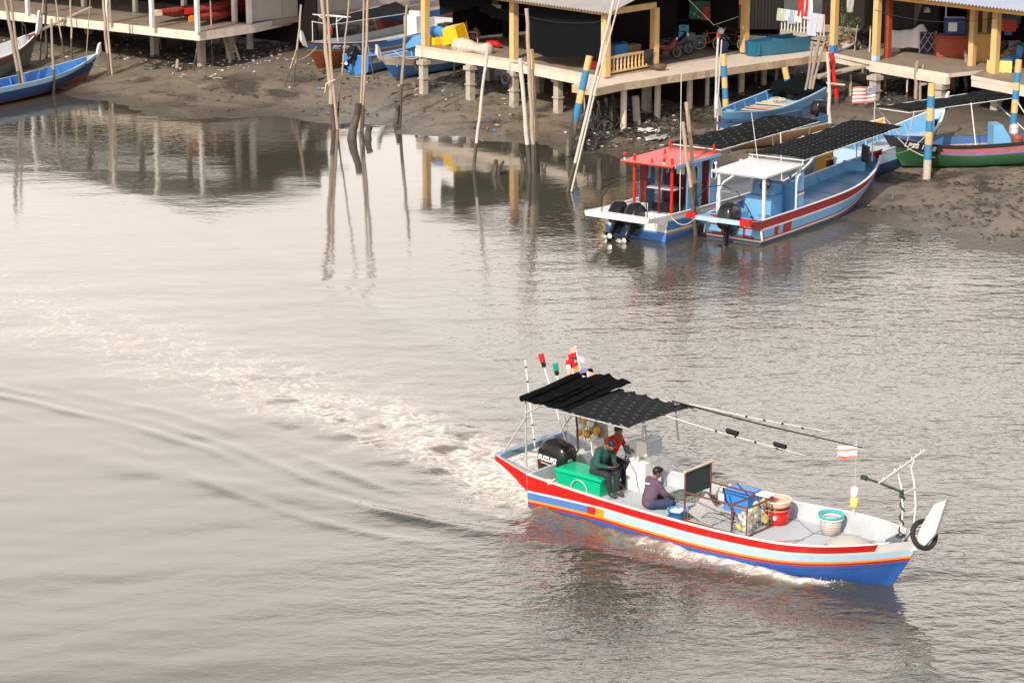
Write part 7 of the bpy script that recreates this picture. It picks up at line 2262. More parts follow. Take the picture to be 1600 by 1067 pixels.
def motorbike(label, loc, rz, col, cover=None):
    t = thing('motorbike', label, 'motorbike', loc, rz)
    alu = M('wheel_alloy', (0.2, 0.2, 0.2), 0.4, metal=0.5)
    wheel(t, (0.62, 0, 0.29), 0.29, up, rubber, alu, 6, 0.045)
    wheel(t, (-0.60, 0, 0.29), 0.29, up, rubber, alu, 6, 0.05)
    mb = MB()
    mb.loft([[Vector((x + 0.0 * a, w * math.cos(a), z + h * math.sin(a))) for a in [2 * math.pi * j / 12 for j in range(12)]] for x, w, z, h in ((-0.85, 0.05, 0.72, 0.05), (-0.6, 0.12, 0.66, 0.12), (-0.2, 0.14, 0.56, 0.16), (0.12, 0.12, 0.50, 0.14), (0.35, 0.16, 0.62, 0.24), (0.48, 0.12, 0.82, 0.18))], 0)
    mb.ball((0.66, 0, 0.55), (0.26, 0.07, 0.06), 10)
    mb.build('fairing', [col], t)
    mb = MB(); mb.box((0.0, 0, 0.32), (0.42, 0.24, 0.26), ch=0.04); mb.tube([(0.1, -0.14, 0.22), (-0.4, -0.16, 0.24), (-0.8, -0.16, 0.34)], [0.03, 0.045, 0.05], 8)
    mb.tube([(0.62, 0.07, 0.29), (0.5, 0.07, 0.8)], 0.025, 6); mb.tube([(0.62, -0.07, 0.29), (0.5, -0.07, 0.8)], 0.025, 6); mb.tube([(-0.6, 0.1, 0.29), (-0.1, 0.1, 0.34)], 0.03, 6)
    mb.build('engine', [M('engine_metal', (0.06, 0.06, 0.06), 0.4, metal=0.3)], t)
    mb = MB(); mb.ball((-0.32, 0, 0.76), (0.36, 0.12, 0.06), 12); mb.build('saddle', [black], t)
    mb = MB(); mb.tube([(0.3, -0.33, 0.98), (0.42, -0.12, 0.98), (0.42, 0.12, 0.98), (0.3, 0.33, 0.98)], 0.016, 6); mb.build('handlebar', [black], t)
    mb = MB(); mb.ball((0.56, 0, 0.86), (0.06, 0.09, 0.08), 10); mb.build('headlight', [cleanwhite], t)
    if cover:
        mb = MB()
        for i in range(11):
            pass
        grid = []
        for i in range(19):
            f = i / 18
            x = -1.0 + 1.75 * f
            top = 0.92 + 0.22 * sstep(0.55, 0.85, f) - 0.30 * sstep(0.9, 1, f) - 0.18 * (1 - sstep(0, 0.12, f))
            row = []
            for j in range(17):
                a = math.pi * j / 16
                yy = -math.cos(a)
                wd = (0.26 + 0.12 * sstep(0.6, 0.8, f)) * (1 + 0.025 * math.sin(i * 1.7 + j))
                zz = 0.20 + 0.02 * math.sin(i * 0.9) + 0.16 * sstep(0.75, 1, f) + (top - 0.22 - 0.16 * sstep(0.75, 1, f)) * math.sin(a) ** 0.55
                row.append(Vector((x, yy * wd, zz)))
            grid.append(row)
        mb.sheet(grid, 0, True, 0.01)
        mb.build('dust_cover', [cover], t)
    return t
motorbike('dark red motorbike parked in the shaded carport nearest the yellow post', G(1040, 97, FZ) + Vector((0, 0.35, 0)), R(35), M('maroon_fairing', (0.14, 0.01, 0.01), 0.3))
motorbike('black motorbike parked beside the dark red one', G(1056, 90, FZ) + Vector((0, 0.4, 0)), R(25), black)
motorbike('motorbike under a white dust cover in the right house', G(1421, 81, FZ), R(8), black, M('white_cover', (0.74, 0.71, 0.71), 0.85, 0.05, 5, 0.2))
motorbike('black motorbike behind the rough poles left of the covered one', G(1348, 76, FZ), R(60), black)
# cyan skiff on the walkway
ca, cb_ = G(1176, 88, WZ), G(1251, 79, WZ)
t = thing('skiff', 'cyan fibreglass skiff standing on the walkway below the balcony', 'skiff', ca, math.atan2((cb_ - ca).y, (cb_ - ca).x))
Lc = (cb_ - ca).length
cyan2 = M('cyan_fibreglass', (0.02, 0.14, 0.23), 0.45, 0.15, 3, dirt=0.25, dirtcol=(0.15, 0.2, 0.2))
mb = MB()
rings = []
for i in range(9):
    f = i / 8
    w_, h = 0.35 + 0.25 * min(1, f * 2), 0.62 + 0.06 * f
    x = -0.15 + (Lc + 0.2) * f
    rings.append([Vector((x, y, z)) for y, z in ((-w_, h), (-w_ * 0.75, 0.03), (w_ * 0.75, 0.03), (w_, h), (w_ - 0.05, h), (w_ * 0.7, 0.10), (-w_ * 0.7, 0.10), (-w_ + 0.05, h))])
mb.loft(rings, 0, True, False)
for x in (0.0, Lc * 0.55, Lc - 0.02):
    mb.box((x, 0, 0.34), (0.05, 0.85, 0.5))
mb.build('hull', [cyan2], t)
# flag pole with red tip, plants
def plant(label, loc, h, potmat, n=70, spread=0.28):
    t = thing('potted_plant', label, 'plant', loc)
    mb = MB(); mb.lathe([(0.09, 0), (0.13, 0.22), (0.14, 0.22), (0.12, 0.20), (0.0, 0.18)], (0, 0, 0), 14); mb.build('pot', [potmat], t)
    rgp = random.Random(int(loc.x * 100))
    mb = MB()
    for k in range(n):
        a, rr, z = rgp.uniform(0, 6.28), spread * math.sqrt(rgp.random()), 0.2 + h * rgp.random()
        c = Vector((rr * math.cos(a), rr * math.sin(a), z))
        d = Vector((math.cos(a), math.sin(a), rgp.uniform(-0.3, 0.9))).normalized()
        s_ = d.cross(Vector((0, 0, 1))).normalized() * rgp.uniform(0.03, 0.05)
        l_ = rgp.uniform(0.10, 0.17)
        mb.add([c - d * l_ * 0.5, c + s_, c + d * l_ * 0.5, c - s_ + Vector((0, 0, 0.01))], [(0, 1, 2, 3)], 0)
    mb.build('leaves', [leafm], t)
    mb = MB()
    for k in range(5):
        a = k * 1.3
        mb.tube([(0, 0, 0.18), (0.1 * math.cos(a), 0.1 * math.sin(a), 0.2 + h * 0.7)], 0.008, 4)
    mb.build('stem', [wood], t)
    return t
plant('bushy green potted plant left of the blue footed post', G(1290, 81, FZ), 0.45, terracotta)
plant('bushy green potted plant right of the blue footed post', G(1313, 80, FZ) + Vector((0, 0.3, 0)), 0.45, cleanwhite)
plant('tall leafy plant in the shade behind the blue footed post', G(1316, 62, FZ), 1.3, terracotta, 160, 0.5)
plant('wide leafy plant on the shaded deck under the grey cloth', G(1326, 66, FZ), 0.9, terracotta, 140, 0.55)
# right house goods
bx('glossy red brown chest in the sun in the right house', 'chest', 'chest', (1486, 88), FZ, (1.35, 0.85, 0.80), -0.05, woodred, woodred, 0.10)
t = bx('blue cool box with white paper stuck on it, on the red chest', 'cool box', 'cool_box', (1486, 84), FZ + 0.92, (0.85, 0.6, 0.62), -0.05, M('royal_blue_plastic', (0.012, 0.05, 0.22), 0.4), M('royal_blue_plastic', (0.012, 0.05, 0.22)))
t.location = Vector((bpy.data.objects['chest'].location.x + 0.1, bpy.data.objects['chest'].location.y + 0.05, FZ + 0.905))
mb = MB(); mb.box((-0.12, -0.305, 0.34), (0.36, 0.008, 0.36)); mb.build('paper', [cleanwhite], t)
bx('yellow plywood locker standing behind the sunlit corner post', 'locker', 'locker', (1531, 96), FZ, (0.85, 0.6, 1.15), -0.05, woodyel)
t = bx('pale yellow ice chest with blue lid in front of the white lit post', 'ice chest', 'ice_chest', (1561, 113), FZ, (0.95, 0.55, 0.50), -0.12, paleyellow, M('blue_lid', (0.02, 0.11, 0.36), 0.45), 0.06)
mb = MB()
for x in (-0.25, 0.0, 0.25):
    mb.box((x, -0.29, 0.24), (0.05, 0.03, 0.42))
mb.build('ribs', [paleyellow], t)
t = thing('plastic_chair', 'blue plastic chair behind the pale yellow ice chest', 'chair', G(1583, 106, FZ), R(200))
mb = MB(); mb.box((0, 0, 0.43), (0.42, 0.42, 0.04), ch=0.01); mb.build('seat', [bluep], t)
mb = MB(); mb.sheet([[Vector((-0.22 - 0.05 * k / 3, -0.2 + 0.4 * i / 4, 0.45 + 0.14 * k)) for i in range(5)] for k in range(4)], 0, True, 0.03); mb.build('backrest', [bluep], t)
for sx in (-1, 1):
    for sy in (-1, 1):
        mb = MB(); mb.tube([(sx * 0.18, sy * 0.18, 0.42), (sx * 0.2, sy * 0.2, 0)], 0.022, 6); mb.build('leg', [bluep], t)
# slatted screens leaning behind the covered motorbike
for k, (px, lb, col) in enumerate((((1433, 78), 'pale slatted wooden screen leaning next to the covered motorbike', palewood), ((1449, 83), 'blue panel with pale diagonal slats leaning left of the red chest', palewood))):
    t = thing('slatted_screen', lb, 'screen', G(px[0], px[1], FZ), R(5))
    mb = MB(); mb.box((0, 0.07, 0.45), (0.72, 0.02, 0.86), rot=Matrix.Rotation(R(-8), 3, 'X')); mb.build('backing', [M('dark_blue_panel', (0.015, 0.035, 0.11), 0.7) if k else darkwood], t)
    mb = MB()
    if k == 0:
        for i in range(6):
            mb.beam((-0.33 + 0.12 * i - 0.1, -0.06, 0.02), (-0.33 + 0.12 * i + 0.1, 0.06, 0.88), 0.05, 0.02)
    else:
        for a, b in (((-0.34, 0.05), (0.2, 0.85)), ((-0.34, 0.4), (-0.05, 0.85)), ((0.0, 0.03), (0.34, 0.55)), ((0.34, 0.05), (-0.2, 0.85)), ((0.34, 0.4), (0.05, 0.85)), ((0.02, 0.03), (-0.34, 0.5))):
            mb.beam((a[0], -0.04 + a[1] * 0.12, a[1]), (b[0], -0.04 + b[1] * 0.12, b[1]), 0.045, 0.02)
        for x in (-0.36, 0.36):
            mb.beam((x, -0.05, 0.0), (x, 0.08, 0.9), 0.05, 0.04)
    mb.build('slats', [col], t)
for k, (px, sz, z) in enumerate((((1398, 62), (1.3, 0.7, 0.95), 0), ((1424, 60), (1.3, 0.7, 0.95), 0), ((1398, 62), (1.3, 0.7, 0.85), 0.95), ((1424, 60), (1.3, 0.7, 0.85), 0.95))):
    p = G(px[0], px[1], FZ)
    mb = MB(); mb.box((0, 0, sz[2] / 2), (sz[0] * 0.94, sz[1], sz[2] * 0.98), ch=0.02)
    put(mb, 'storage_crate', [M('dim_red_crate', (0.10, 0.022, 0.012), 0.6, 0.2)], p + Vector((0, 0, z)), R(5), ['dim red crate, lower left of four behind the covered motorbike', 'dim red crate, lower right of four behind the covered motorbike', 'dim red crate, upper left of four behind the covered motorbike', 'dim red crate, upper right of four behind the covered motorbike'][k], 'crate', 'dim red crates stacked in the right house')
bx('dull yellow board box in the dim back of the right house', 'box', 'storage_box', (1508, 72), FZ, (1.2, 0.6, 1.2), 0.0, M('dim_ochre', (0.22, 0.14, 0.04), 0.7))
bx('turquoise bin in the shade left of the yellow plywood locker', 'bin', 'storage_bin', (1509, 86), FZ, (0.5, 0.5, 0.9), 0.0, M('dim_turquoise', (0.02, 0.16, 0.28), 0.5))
mb = MB(); mb.sheet([[Vector((0.3 * i / 5 - 0.15, 0.03 * math.sin(i * 2 + k), -0.6 * k / 5)) for i in range(6)] for k in range(6)], 0, True, 0.01)
put(mb, 'washing', [M('grey_cloth', (0.42, 0.38, 0.37), 0.9)], G(1326, 64, FZ) + Vector((0, -0.05, 1.85)), 0.1, 'grey cloth hung on a stake behind the blue footed post', 'washing')

# ================================================================ POLES, STAKES AND STUMPS
def pole(label, base, top, r, mat, name='mooring_pole', cat='pole', group='poles stuck in the mud and shallows', bands=None, dark=0.8, over=0.0, z=None, taper=0.75, bend=0.0, strands=None, tip=None, tipfrac=0.96):
    """base/top in photo pixels; the pole leans in its own vertical plane"""
    b = GT(*base) if z is None else G(base[0], base[1], z)
    t_ = GY(top[0], top[1], b.y)
    d = t_ - b
    t_ = b + d * (1 + over)
    o = thing(name, label, cat, b, 0, group)
    if not bands and name != 'stump':
        r *= 0.72
    d = t_ - b
    L = d.length
    side = Vector((d.z, 0, -d.x)).normalized() * bend
    rgp = random.Random(int(base[0] * 7 + base[1]))
    n = max(6, int(L / 0.5)) if name != 'stump' else 3
    def at(f): return d * f + side * math.sin(math.pi * f) + Vector((rgp.uniform(-1, 1), rgp.uniform(-1, 1), 0)) * r * (0.4 if name != 'stump' else 0.15)
    lo = Vector((0, 0, -0.5)) if d.z else Vector((0, 0, 0))
    fdark = min(0.6, dark / L)
    pts = [lo] + [at(i / n) for i in range(n + 1)]
    fr = [-0.1] + [i / n for i in range(n + 1)]
    rad = [r * (1 - (1 - taper) * max(0, f)) * (1 + (0.07 if name != 'stump' else 0.16) * math.sin(f * 40 + base[0])) for f in fr]
    if bands:
        edges = bands
        for k in range(len(edges) - 1):
            f0, f1 = edges[k][0], edges[k + 1][0]
            m = max(1, int((f1 - f0) * 8))
            mb = MB()
            mb.tube([d * (f0 + (f1 - f0) * i / m) for i in range(m + 1)], [r * (1 - (1 - taper) * (f0 + (f1 - f0) * i / m)) for i in range(m + 1)], 12)
            if k == 0:
                mb.tube([Vector((0, 0, -0.5)), Vector((0, 0, 0.01))], r, 10)
            mb.build('painted_band', [edges[k][1]], o)
        return o
    k = max(2, sum(1 for f in fr if f <= fdark))
    mb = MB(); mb.tube(pts[:k + 1], rad[:k + 1], 8); mb.build('wet_foot', [wetwood], o)
    mb = MB(); mb.tube(pts[k:], rad[k:], 8); mb.build('shaft', [mat], o)
    if strands:
        for sx in strands:
            mb = MB()
            mb.tube([Vector((sx * r * 1.7, -r * 0.6, 0.02)), d * 0.45 + Vector((sx * r * 1.5, -r * 0.8, 0)), d * 0.93 + Vector((sx * r * 2.8, 0, 0))], [r * 0.7, r * 0.65, r * 0.5], 7)
            mb.build('lashed_stick', [mat], o)
    if tip:
        mb = MB(); mb.tube([d * tipfrac, d * 1.0], [r * 1.2, r * 1.25], 8); mb.build('tip', [tip], o)
    return o
wetwood = M('wet_pole_foot', (0.085, 0.07, 0.055), 0.7, 0.4, 5, 0.4, dirt=0.3, dirtcol=(0.25, 0.2, 0.15), stretch=(3, 3, 0.6))
bamboo = M('bleached_bamboo', (0.40, 0.31, 0.23), 0.75, 0.25, 6, 0.2, dirt=0.45, dirtcol=(0.26, 0.18, 0.12), stretch=(3, 3, 0.7))
greypole = M('grey_bamboo', (0.30, 0.24, 0.19), 0.75, 0.25, 6, 0.2, dirt=0.35, dirtcol=(0.16, 0.12, 0.09), stretch=(3, 3, 0.7))
whitestick = M('whitewashed_pole', (0.52, 0.48, 0.44), 0.7, 0.12, 5, dirt=0.3, dirtcol=(0.36, 0.28, 0.22))
# left group
pole('thick leaning pole in the water in front of the bright blue boat', (35, 148), (9, 0), 0.13, greypole, over=0.25, strands=(1,))
pole('upright pole in front of the middle of the bright blue boat', (84, 148), (81, 30), 0.10, greypole)
pole('thin bamboo beside the grey lined boat prow', (62, 97), (67.5, 0), 0.055, bamboo, over=0.3)
pole('dark post by the white prow of the brown boat', (73, 92), (71, 0), 0.10, M('black_post', (0.03, 0.035, 0.04), 0.6), over=0.2)
pole('thin pole leaning left behind the bright blue boat', (101, 94), (87, 0), 0.06, bamboo, over=0.3)
pole('straight pole behind the bow half of the bright blue boat', (112, 96), (110.5, 0), 0.075, bamboo, over=0.3)
pole('thin grey stick leaning right at the bow of the bright blue boat', (132, 128), (141, 0), 0.035, greypole, over=0.2)
pole('stout pole bound with a second stick right of the bright blue bow', (171, 119), (161, 0), 0.11, bamboo, over=0.2, strands=(1,))
pole('thin leaning stick under the left hall corner', (302, 112), (309, 65), 0.04, bamboo)
pole('slim upright pole right of the left hall corner', (332, 105), (329, 0), 0.045, bamboo, over=0.2)
pole('short grey stub standing in the litter left of the hall corner', (277, 114), (277, 93), 0.09, greypole, name='stump', cat='stump', dark=0.2)
pole('leaning pole planted before the bow of the grey lined boat', (458, 136), (471, 8), 0.075, bamboo, strands=None)
pole('thinner pole crossing the leaning one at the grey lined boat bow', (444, 137), (463, 78), 0.05, bamboo)
pole('tall stout pole with a second pole lashed on, in shallows mid left', (522, 203), (503, 0), 0.13, bamboo, over=0.2, strands=(0.9,))
pole('slim pole leaning right beside the tall stout pole', (526, 199), (545.5, 0), 0.055, bamboo, over=0.25)
pole('straight pole rising behind the black stumps', (566, 205), (575, 0), 0.09, bamboo, over=0.2, strands=(-1,))
pole('black slanting stump in the shallows, larger of the pair', (549, 218), (561, 162), 0.17, darkwood, name='stump', cat='stump', dark=3, taper=0.85)
pole('black short stump right of the slanting stump', (575, 218), (577, 197), 0.15, darkwood, name='stump', cat='stump', dark=3, taper=0.95)
pole('pole with dark foot on the mud in front of the chipped white boat', (624, 193), (636, 8), 0.10, greypole, dark=1.2)
pole('dark stub beside the foot of the pole before the chipped white boat', (618, 194), (622, 164), 0.10, darkwood, name='stump', cat='stump', dark=3)
pole('thin grey stick behind the blue and ochre boat', (584, 123), (575, 70), 0.04, greypole)
pole('white pole leaning right in the water before the middle house', (739, 266), (762, 74), 0.085, whitestick, dark=1.0, taper=0.9)
pole('stout bleached pole left of the pole cluster before the black net', (828, 270), (812, 92), 0.115, whitestick, dark=1.0, taper=0.95)
pole('tall bare pole in the middle of the cluster before the black net', (835, 272), (823, 14), 0.10, bamboo, dark=1.0, taper=0.95)
pole('pole with yellow painted top, right of the cluster before the black net', (841, 268), (829, 78), 0.125, bamboo, dark=1.0, taper=0.95, tip=paleyellow, tipfrac=0.84)
pole('pair of long white poles leaning right past the walkway end', (887, 300), (959, 0), 0.075, whitestick, over=0.15, strands=(1.4,), dark=0.6, taper=0.9)
B_, Y_ = M('pole_blue_paint', (0.03, 0.20, 0.40), 0.6, 0.2, 6, dirt=0.45, dirtcol=(0.15, 0.17, 0.18)), M('pole_yellow_paint', (0.64, 0.43, 0.16), 0.65, 0.2, 6, dirt=0.45, dirtcol=(0.4, 0.26, 0.12))
W_ = M('barnacled_foot', (0.17, 0.14, 0.11), 0.85, 0.4, 9, 0.5, dirt=0.4)
pole('leaning blue and yellow striped pole at the left end of the walkway', (887, 243), (921, 88), 0.15, None, name='striped_pole', group='blue and yellow striped poles', bands=[(0, W_), (0.36, B_), (0.53, Y_), (0.66, B_), (0.86, Y_), (1.0, None)], taper=0.85)
pole('striped pole rising out of the plank filled boat prow', (1135, 184), (1130, 85), 0.13, None, name='striped_pole', group='blue and yellow striped poles', bands=[(0, B_), (0.12, Y_), (0.30, B_), (0.47, Y_), (0.64, B_), (0.82, Y_), (1.0, None)], taper=0.9)
pole('short leaning striped pole at the stern of the plank filled boat', (1240, 172), (1226, 106), 0.14, None, name='striped_pole', group='blue and yellow striped poles', bands=[(0, B_), (0.22, Y_), (0.48, B_), (0.74, Y_), (1.0, None)], taper=0.9)
pole('striped pole in front of the green boat, white foot in the mud', (1448, 277), (1456, 131), 0.145, None, name='striped_pole', group='blue and yellow striped poles', bands=[(0, M('pale_foot', (0.50, 0.44, 0.38), 0.85, 0.3, 9, 0.4, dirt=0.4)), (0.19, B_), (0.355, Y_), (0.49, B_), (0.61, Y_), (0.745, B_), (0.87, Y_), (1.0, None)], taper=0.9)
pole('tall striped pole at the right edge, stern of the green boat', (1579, 240), (1592, 94), 0.135, None, name='striped_pole', group='blue and yellow striped poles', bands=[(0, B_), (0.17, Y_), (0.31, B_), (0.44, Y_), (0.58, B_), (0.68, Y_), (0.76, B_), (0.87, Y_), (1.0, None)], taper=0.9)
pole('white flagpole with red tip standing left of the striped pole', (1117, 206), (1122, 52), 0.075, whitestick, strands=(1.0,), tip=redpl, dark=0.4)
pole('left of two bleached poles standing between the moored boats', (1088, 368), (1066, 191), 0.10, bamboo, dark=1.3, taper=0.9, z=0.0)
pole('right of two bleached poles standing between the moored boats', (1093, 362), (1072, 160), 0.10, bamboo, dark=1.3, taper=0.9, z=0.0)
pole('white pole rising behind the blue boat awning beside the red pole', (1297, 215), (1293, 82), 0.115, whitestick, dark=0.3)
pole('red pipe pole leaning behind the awnings', (1308, 166), (1299, 83), 0.14, red, dark=0.01, taper=1.0)
pole('rough driftwood pole bundle at the walkway end', (1256, 178), (1281, 56), 0.12, greypole, strands=(-1, 1), dark=0.4)
pole('crooked thin pole left of the black motorbike', (1330, 130), (1340, 40), 0.055, greypole, dark=0.3)
pole('short crooked pole beside the thin one near the black motorbike', (1331, 112), (1335, 68), 0.055, palewood, dark=0.3)
pole('crooked pole between the motorbikes of the right house', (1355, 132), (1361, 41), 0.06, palewood, dark=0.3)
pole('thin stake under the right deck edge', (1417, 162), (1418, 108), 0.06, whitestick, dark=0.3)
pole('thick split post left of the wooden ramp', (1431, 166), (1433, 96), 0.13, greypole, strands=(1,), dark=0.3)
pole('white stick leaning over the right deck edge by the ramp', (1434, 104), (1445, 75), 0.05, whitestick, dark=0.05)
pole('white stick leaning right above the green boat awning', (1457, 130), (1473, 88), 0.05, whitestick, dark=0.05)
pole('thin upright stake beside the ramp', (1484, 132), (1486, 90), 0.05, palewood, dark=0.1)
pole('thick weathered post at the right end of the ramp', (1509, 148), (1509, 80), 0.12, greypole, dark=0.3)
pole('dark stub standing in the water behind the red cabin boat', (937, 296), (937, 249), 0.10, darkwood, name='stump', cat='stump', dark=4, z=0.0)
for k, (b, t_, r) in enumerate((((772, 274), (775, 250), 0.10), ((818, 268), (814, 240), 0.09), ((848, 272), (846, 256), 0.06))):
    pole(['broken black stump cluster left of the pole cluster', 'broken black stump at the foot of the pole cluster', 'small black stump right of the pole cluster'][k], b, t_, r, darkwood, name='stump', cat='stump', dark=3, z=0.0, strands=(1,), taper=0.6)
# ladder
lb0, lb1 = GT(374, 95), GT(362, 97)
t = thing('ladder', 'grey wooden ladder leaning on the left hall deck corner', 'ladder', GT(368, 96))
o0 = t.location
for a, b in (((374, 94), (357, 40)), ((360, 97), (345, 43))):
    p0 = GT(*a); p1 = GY(b[0], b[1], p0.y + 1.0)
    mb = MB(); mb.beam(p0 - o0, p1 - o0, 0.09, 0.06); mb.build('stile', [palewood], t)
for f in (0.25, 0.5, 0.75):
    a = GT(374, 94).lerp(GY(357, 40, GT(374, 94).y + 1.0), f); b = GT(360, 97).lerp(GY(345, 43, GT(360, 97).y + 1.0), f)
    mb = MB(); mb.beam(a - o0, b - o0, 0.06, 0.05); mb.build('rung', [palewood], t)
# slanting gangplank at far left, ramp at the right house
p0, p1 = G(62, 48, 1.9), G(142, 12, 2.7)
t = thing('gangplank', 'narrow grey gangplank slanting up to the left hall', 'plank', p0)
mb = MB(); mb.beam(Vector((0, 0, 0)), p1 - p0, 0.22, 0.07); mb.build('board', [M('grey_plank', (0.4, 0.33, 0.26))], t)
p0, p1 = G(1440, 133, 1.7), G(1508, 108, 2.2)
t = thing('plank_ramp', 'worn plank ramp rising to the right house deck', 'ramp', p0)
for k in range(4):
    mb = MB(); mb.beam(Vector((0.10 * k, 0.22 * k, 0.01 * k)), p1 - p0 + Vector((0.10 * k, 0.22 * k, 0)), 0.2, 0.05); mb.build('board', [M('grey_plank', (0.4, 0.33, 0.26))], t)
p0, p1 = G(1268, 125, 1.75), G(1352, 104, 2.0)
t = thing('plank_landing', 'low plank landing under the blue footed post', 'landing', p0)
for k in range(4):
    mb = MB(); mb.beam(Vector((0.05 * k, 0.22 * k, 0.01 * k)), p1 - p0 + Vector((0.05 * k, 0.22 * k, 0)), 0.2, 0.06); mb.build('board', [M('grey_plank', (0.4, 0.33, 0.26))], t)
for k in range(2):
    mb = MB(); a = (p1 - p0) * (0.25 + 0.5 * k); mb.beam(Vector((a.x, a.y + 0.3, -1.6)), Vector((a.x, a.y + 0.3, -0.04)), 0.1, 0.1); mb.build('leg', [wood], t)
# crossed stake ladder by the red pole
t = thing('stake_ladder', 'rickety stake ladder below the walkway end', 'ladder', GT(1265, 172))
o0 = t.location
for a, b in (((1272, 165), (1305, 120)), ((1250, 118), (1292, 128))):
    pass
for k, (a, b) in enumerate((((1262, 134), (1290, 146)), ((1274, 128), (1320, 133)), ((1252, 158), (1280, 168)), ((1290, 165), (1297, 110)), ((1268, 170), (1276, 120)))):
    Yq = o0.y
    mb = MB(); mb.beam(GY(a[0], a[1], Yq) - o0, GY(b[0], b[1], Yq + 0.3) - o0, 0.07, 0.07); mb.build('rung' if k < 3 else 'stile', [palewood], t)
# national-striped flag on the awning of the blue boat
p0 = GY(1366, 187, 82)
t = thing('flag_pole', 'thin white pole with red and white striped flag behind the blue boat awning', 'flag', Vector((p0.x, 82, 1.0)))
h0 = GY(1365, 132, 82).z - 1.0
mb = MB(); mb.tube([(0, 0, 0), (0, 0, h0)], 0.02, 6); mb.build('pole', [whitestick], t)
mb = MB()
def fl(fx, fz): return Vector((-0.80 * fx, -0.05 + 0.10 * math.sin(fx * 7) , h0 - 0.02 - 0.58 * (1 - fz) - 0.10 * fx - 0.03 * math.sin(fx * 6)))
for s_ in range(9):
    mb.sheet([[fl(i / 12, (s_ + q) / 9) for i in range(13)] for q in (0, 1)], s_ % 2, True, 0.004)
mb.sheet([[fl(i / 12, 0.45 + 0.55 * q / 3) + Vector((0, -0.012, 0)) for i in range(6)] for q in range(4)], 2, True, 0.004)
mb.build('flag', [M('flag_red', (0.50, 0.16, 0.13), 0.85), cloth_white, M('flag_blue', (0.20, 0.20, 0.36), 0.85)], t)
mb = MB()
cc = fl(0.22, 0.74) + Vector((0.0, -0.03, 0))
mb.tube([cc + Vector((0.11 * math.cos(a), 0, 0.11 * math.sin(a))) for a in [0.6 + 5.1 * k / 12 for k in range(13)]], [0.008 + 0.022 * math.sin(math.pi * k / 12) for k in range(13)], 5)
mb.build('crescent', [M('flag_yellow', (0.7, 0.5, 0.08), 0.85)], t)

# ================================================================ LITTER, BRUSH, ROPES
rg = random.Random(17)
mb = MB()
zones = [((225, 405), (88, 122), 150), ((180, 330), (60, 100), 70), ((350, 470), (60, 100), 90), ((440, 660), (95, 150), 30), ((900, 1080), (165, 235), 90), ((1080, 1250), (120, 180), 60), ((1420, 1600), (225, 275), 30), ((1300, 1420), (130, 165), 50), ((660, 900), (150, 215), 30), ((80, 200), (60, 100), 50), ((640, 930), (95, 150), 120), ((1250, 1600), (112, 160), 160), ((0, 420), (55, 95), 140)]
for (x0, x1), (y0, y1), n in zones:
    for k in range(n):
        p = GT(rg.uniform(x0, x1), rg.uniform(y0, y1))
        s_ = rg.uniform(0.02, 0.075)
        q = Matrix.Rotation(rg.uniform(0, 6), 3, 'Z') @ Matrix.Rotation(rg.uniform(-0.5, 0.5), 3, 'X')
        mb.box(p + Vector((0, 0, 0.02)), (s_ * rg.uniform(1, 3.2), s_ * rg.uniform(0.8, 1.6), s_ * rg.uniform(0.2, 0.7)), rot=q, m=rg.choice((0, 0, 0, 1, 1, 2, 3, 4, 5)))
o = mb.build('litter', [cloth_white, M('dirty_foam', (0.45, 0.42, 0.36), 0.9), bluep, darkwood, M('brown_litter', (0.2, 0.12, 0.07), 0.9), M('orange_litter', (0.5, 0.2, 0.06), 0.8)])
tag(o, None, None, kind='stuff')
mb = MB()
for (x0, x1), (y0, y1), n in (((230, 300), (80, 112), 320), ((950, 1080), (172, 215), 650), ((1075, 1170), (150, 190), 380), ((900, 950), (160, 225), 260), ((1090, 1260), (118, 150), 260), ((150, 260), (62, 95), 220), ((1330, 1480), (140, 170), 260), ((640, 930), (92, 140), 420), ((1260, 1600), (105, 150), 500), ((60, 420), (50, 85), 380), ((420, 640), (40, 80), 200)):
    for k in range(n):
        p = GT(rg.uniform(x0, x1), rg.uniform(y0, y1))
        d = Vector((rg.uniform(-1, 1), rg.uniform(-1, 1), rg.uniform(-0.1, 0.45)))
        l_ = rg.uniform(0.12, 0.45)
        mb.tube([p, p + d * l_ * 0.5 + Vector((0, 0, 0.06)), p + d * l_], rg.uniform(0.008, 0.022), 4, rg.choice((0, 0, 0, 1)), caps=False)
o = mb.build('brushwood', [M('black_seaweed', (0.022, 0.024, 0.018), 0.8, 0.4, 8), darkwood])
tag(o, None, None, kind='stuff')
# stakes, hung bundles and boxes in the shade
for k in range(34):
    x = rg.choice((rg.uniform(680, 920), rg.uniform(960, 1230), rg.uniform(1290, 1590), rg.uniform(120, 390)))
    y = {0: 118, 1: 128, 2: 118, 3: 72}[0 if x < 930 and x > 600 else 1 if 930 < x < 1240 else 2 if x > 1240 else 3] + rg.uniform(-12, 22)
    p = GT(x, y)
    h_k = 2.25 - p.z if x > 600 else 1.95 - p.z
    mb = MB(); mb.tube([(0, 0, -0.3), (rg.uniform(-0.08, 0.08), 0, h_k * 0.5), (rg.uniform(-0.2, 0.2), 0, h_k * rg.uniform(0.55, 0.98))], rg.uniform(0.03, 0.06), 6)
    put(mb, 'stake', [rg.choice((greypole, pillarmat, wood))], p, 0, 'thin stake standing in the shade under the decks', 'stake', 'stakes under the decks')
cols = [M('bundle_%s' % n_, c, 0.9, 0.3, 8, 0.3) for n_, c in (('grey', (0.30, 0.28, 0.26)), ('blue', (0.05, 0.15, 0.34)), ('brown', (0.24, 0.14, 0.08)), ('green', (0.05, 0.16, 0.09)), ('pale', (0.55, 0.50, 0.44)), ('red', (0.38, 0.05, 0.03)))]
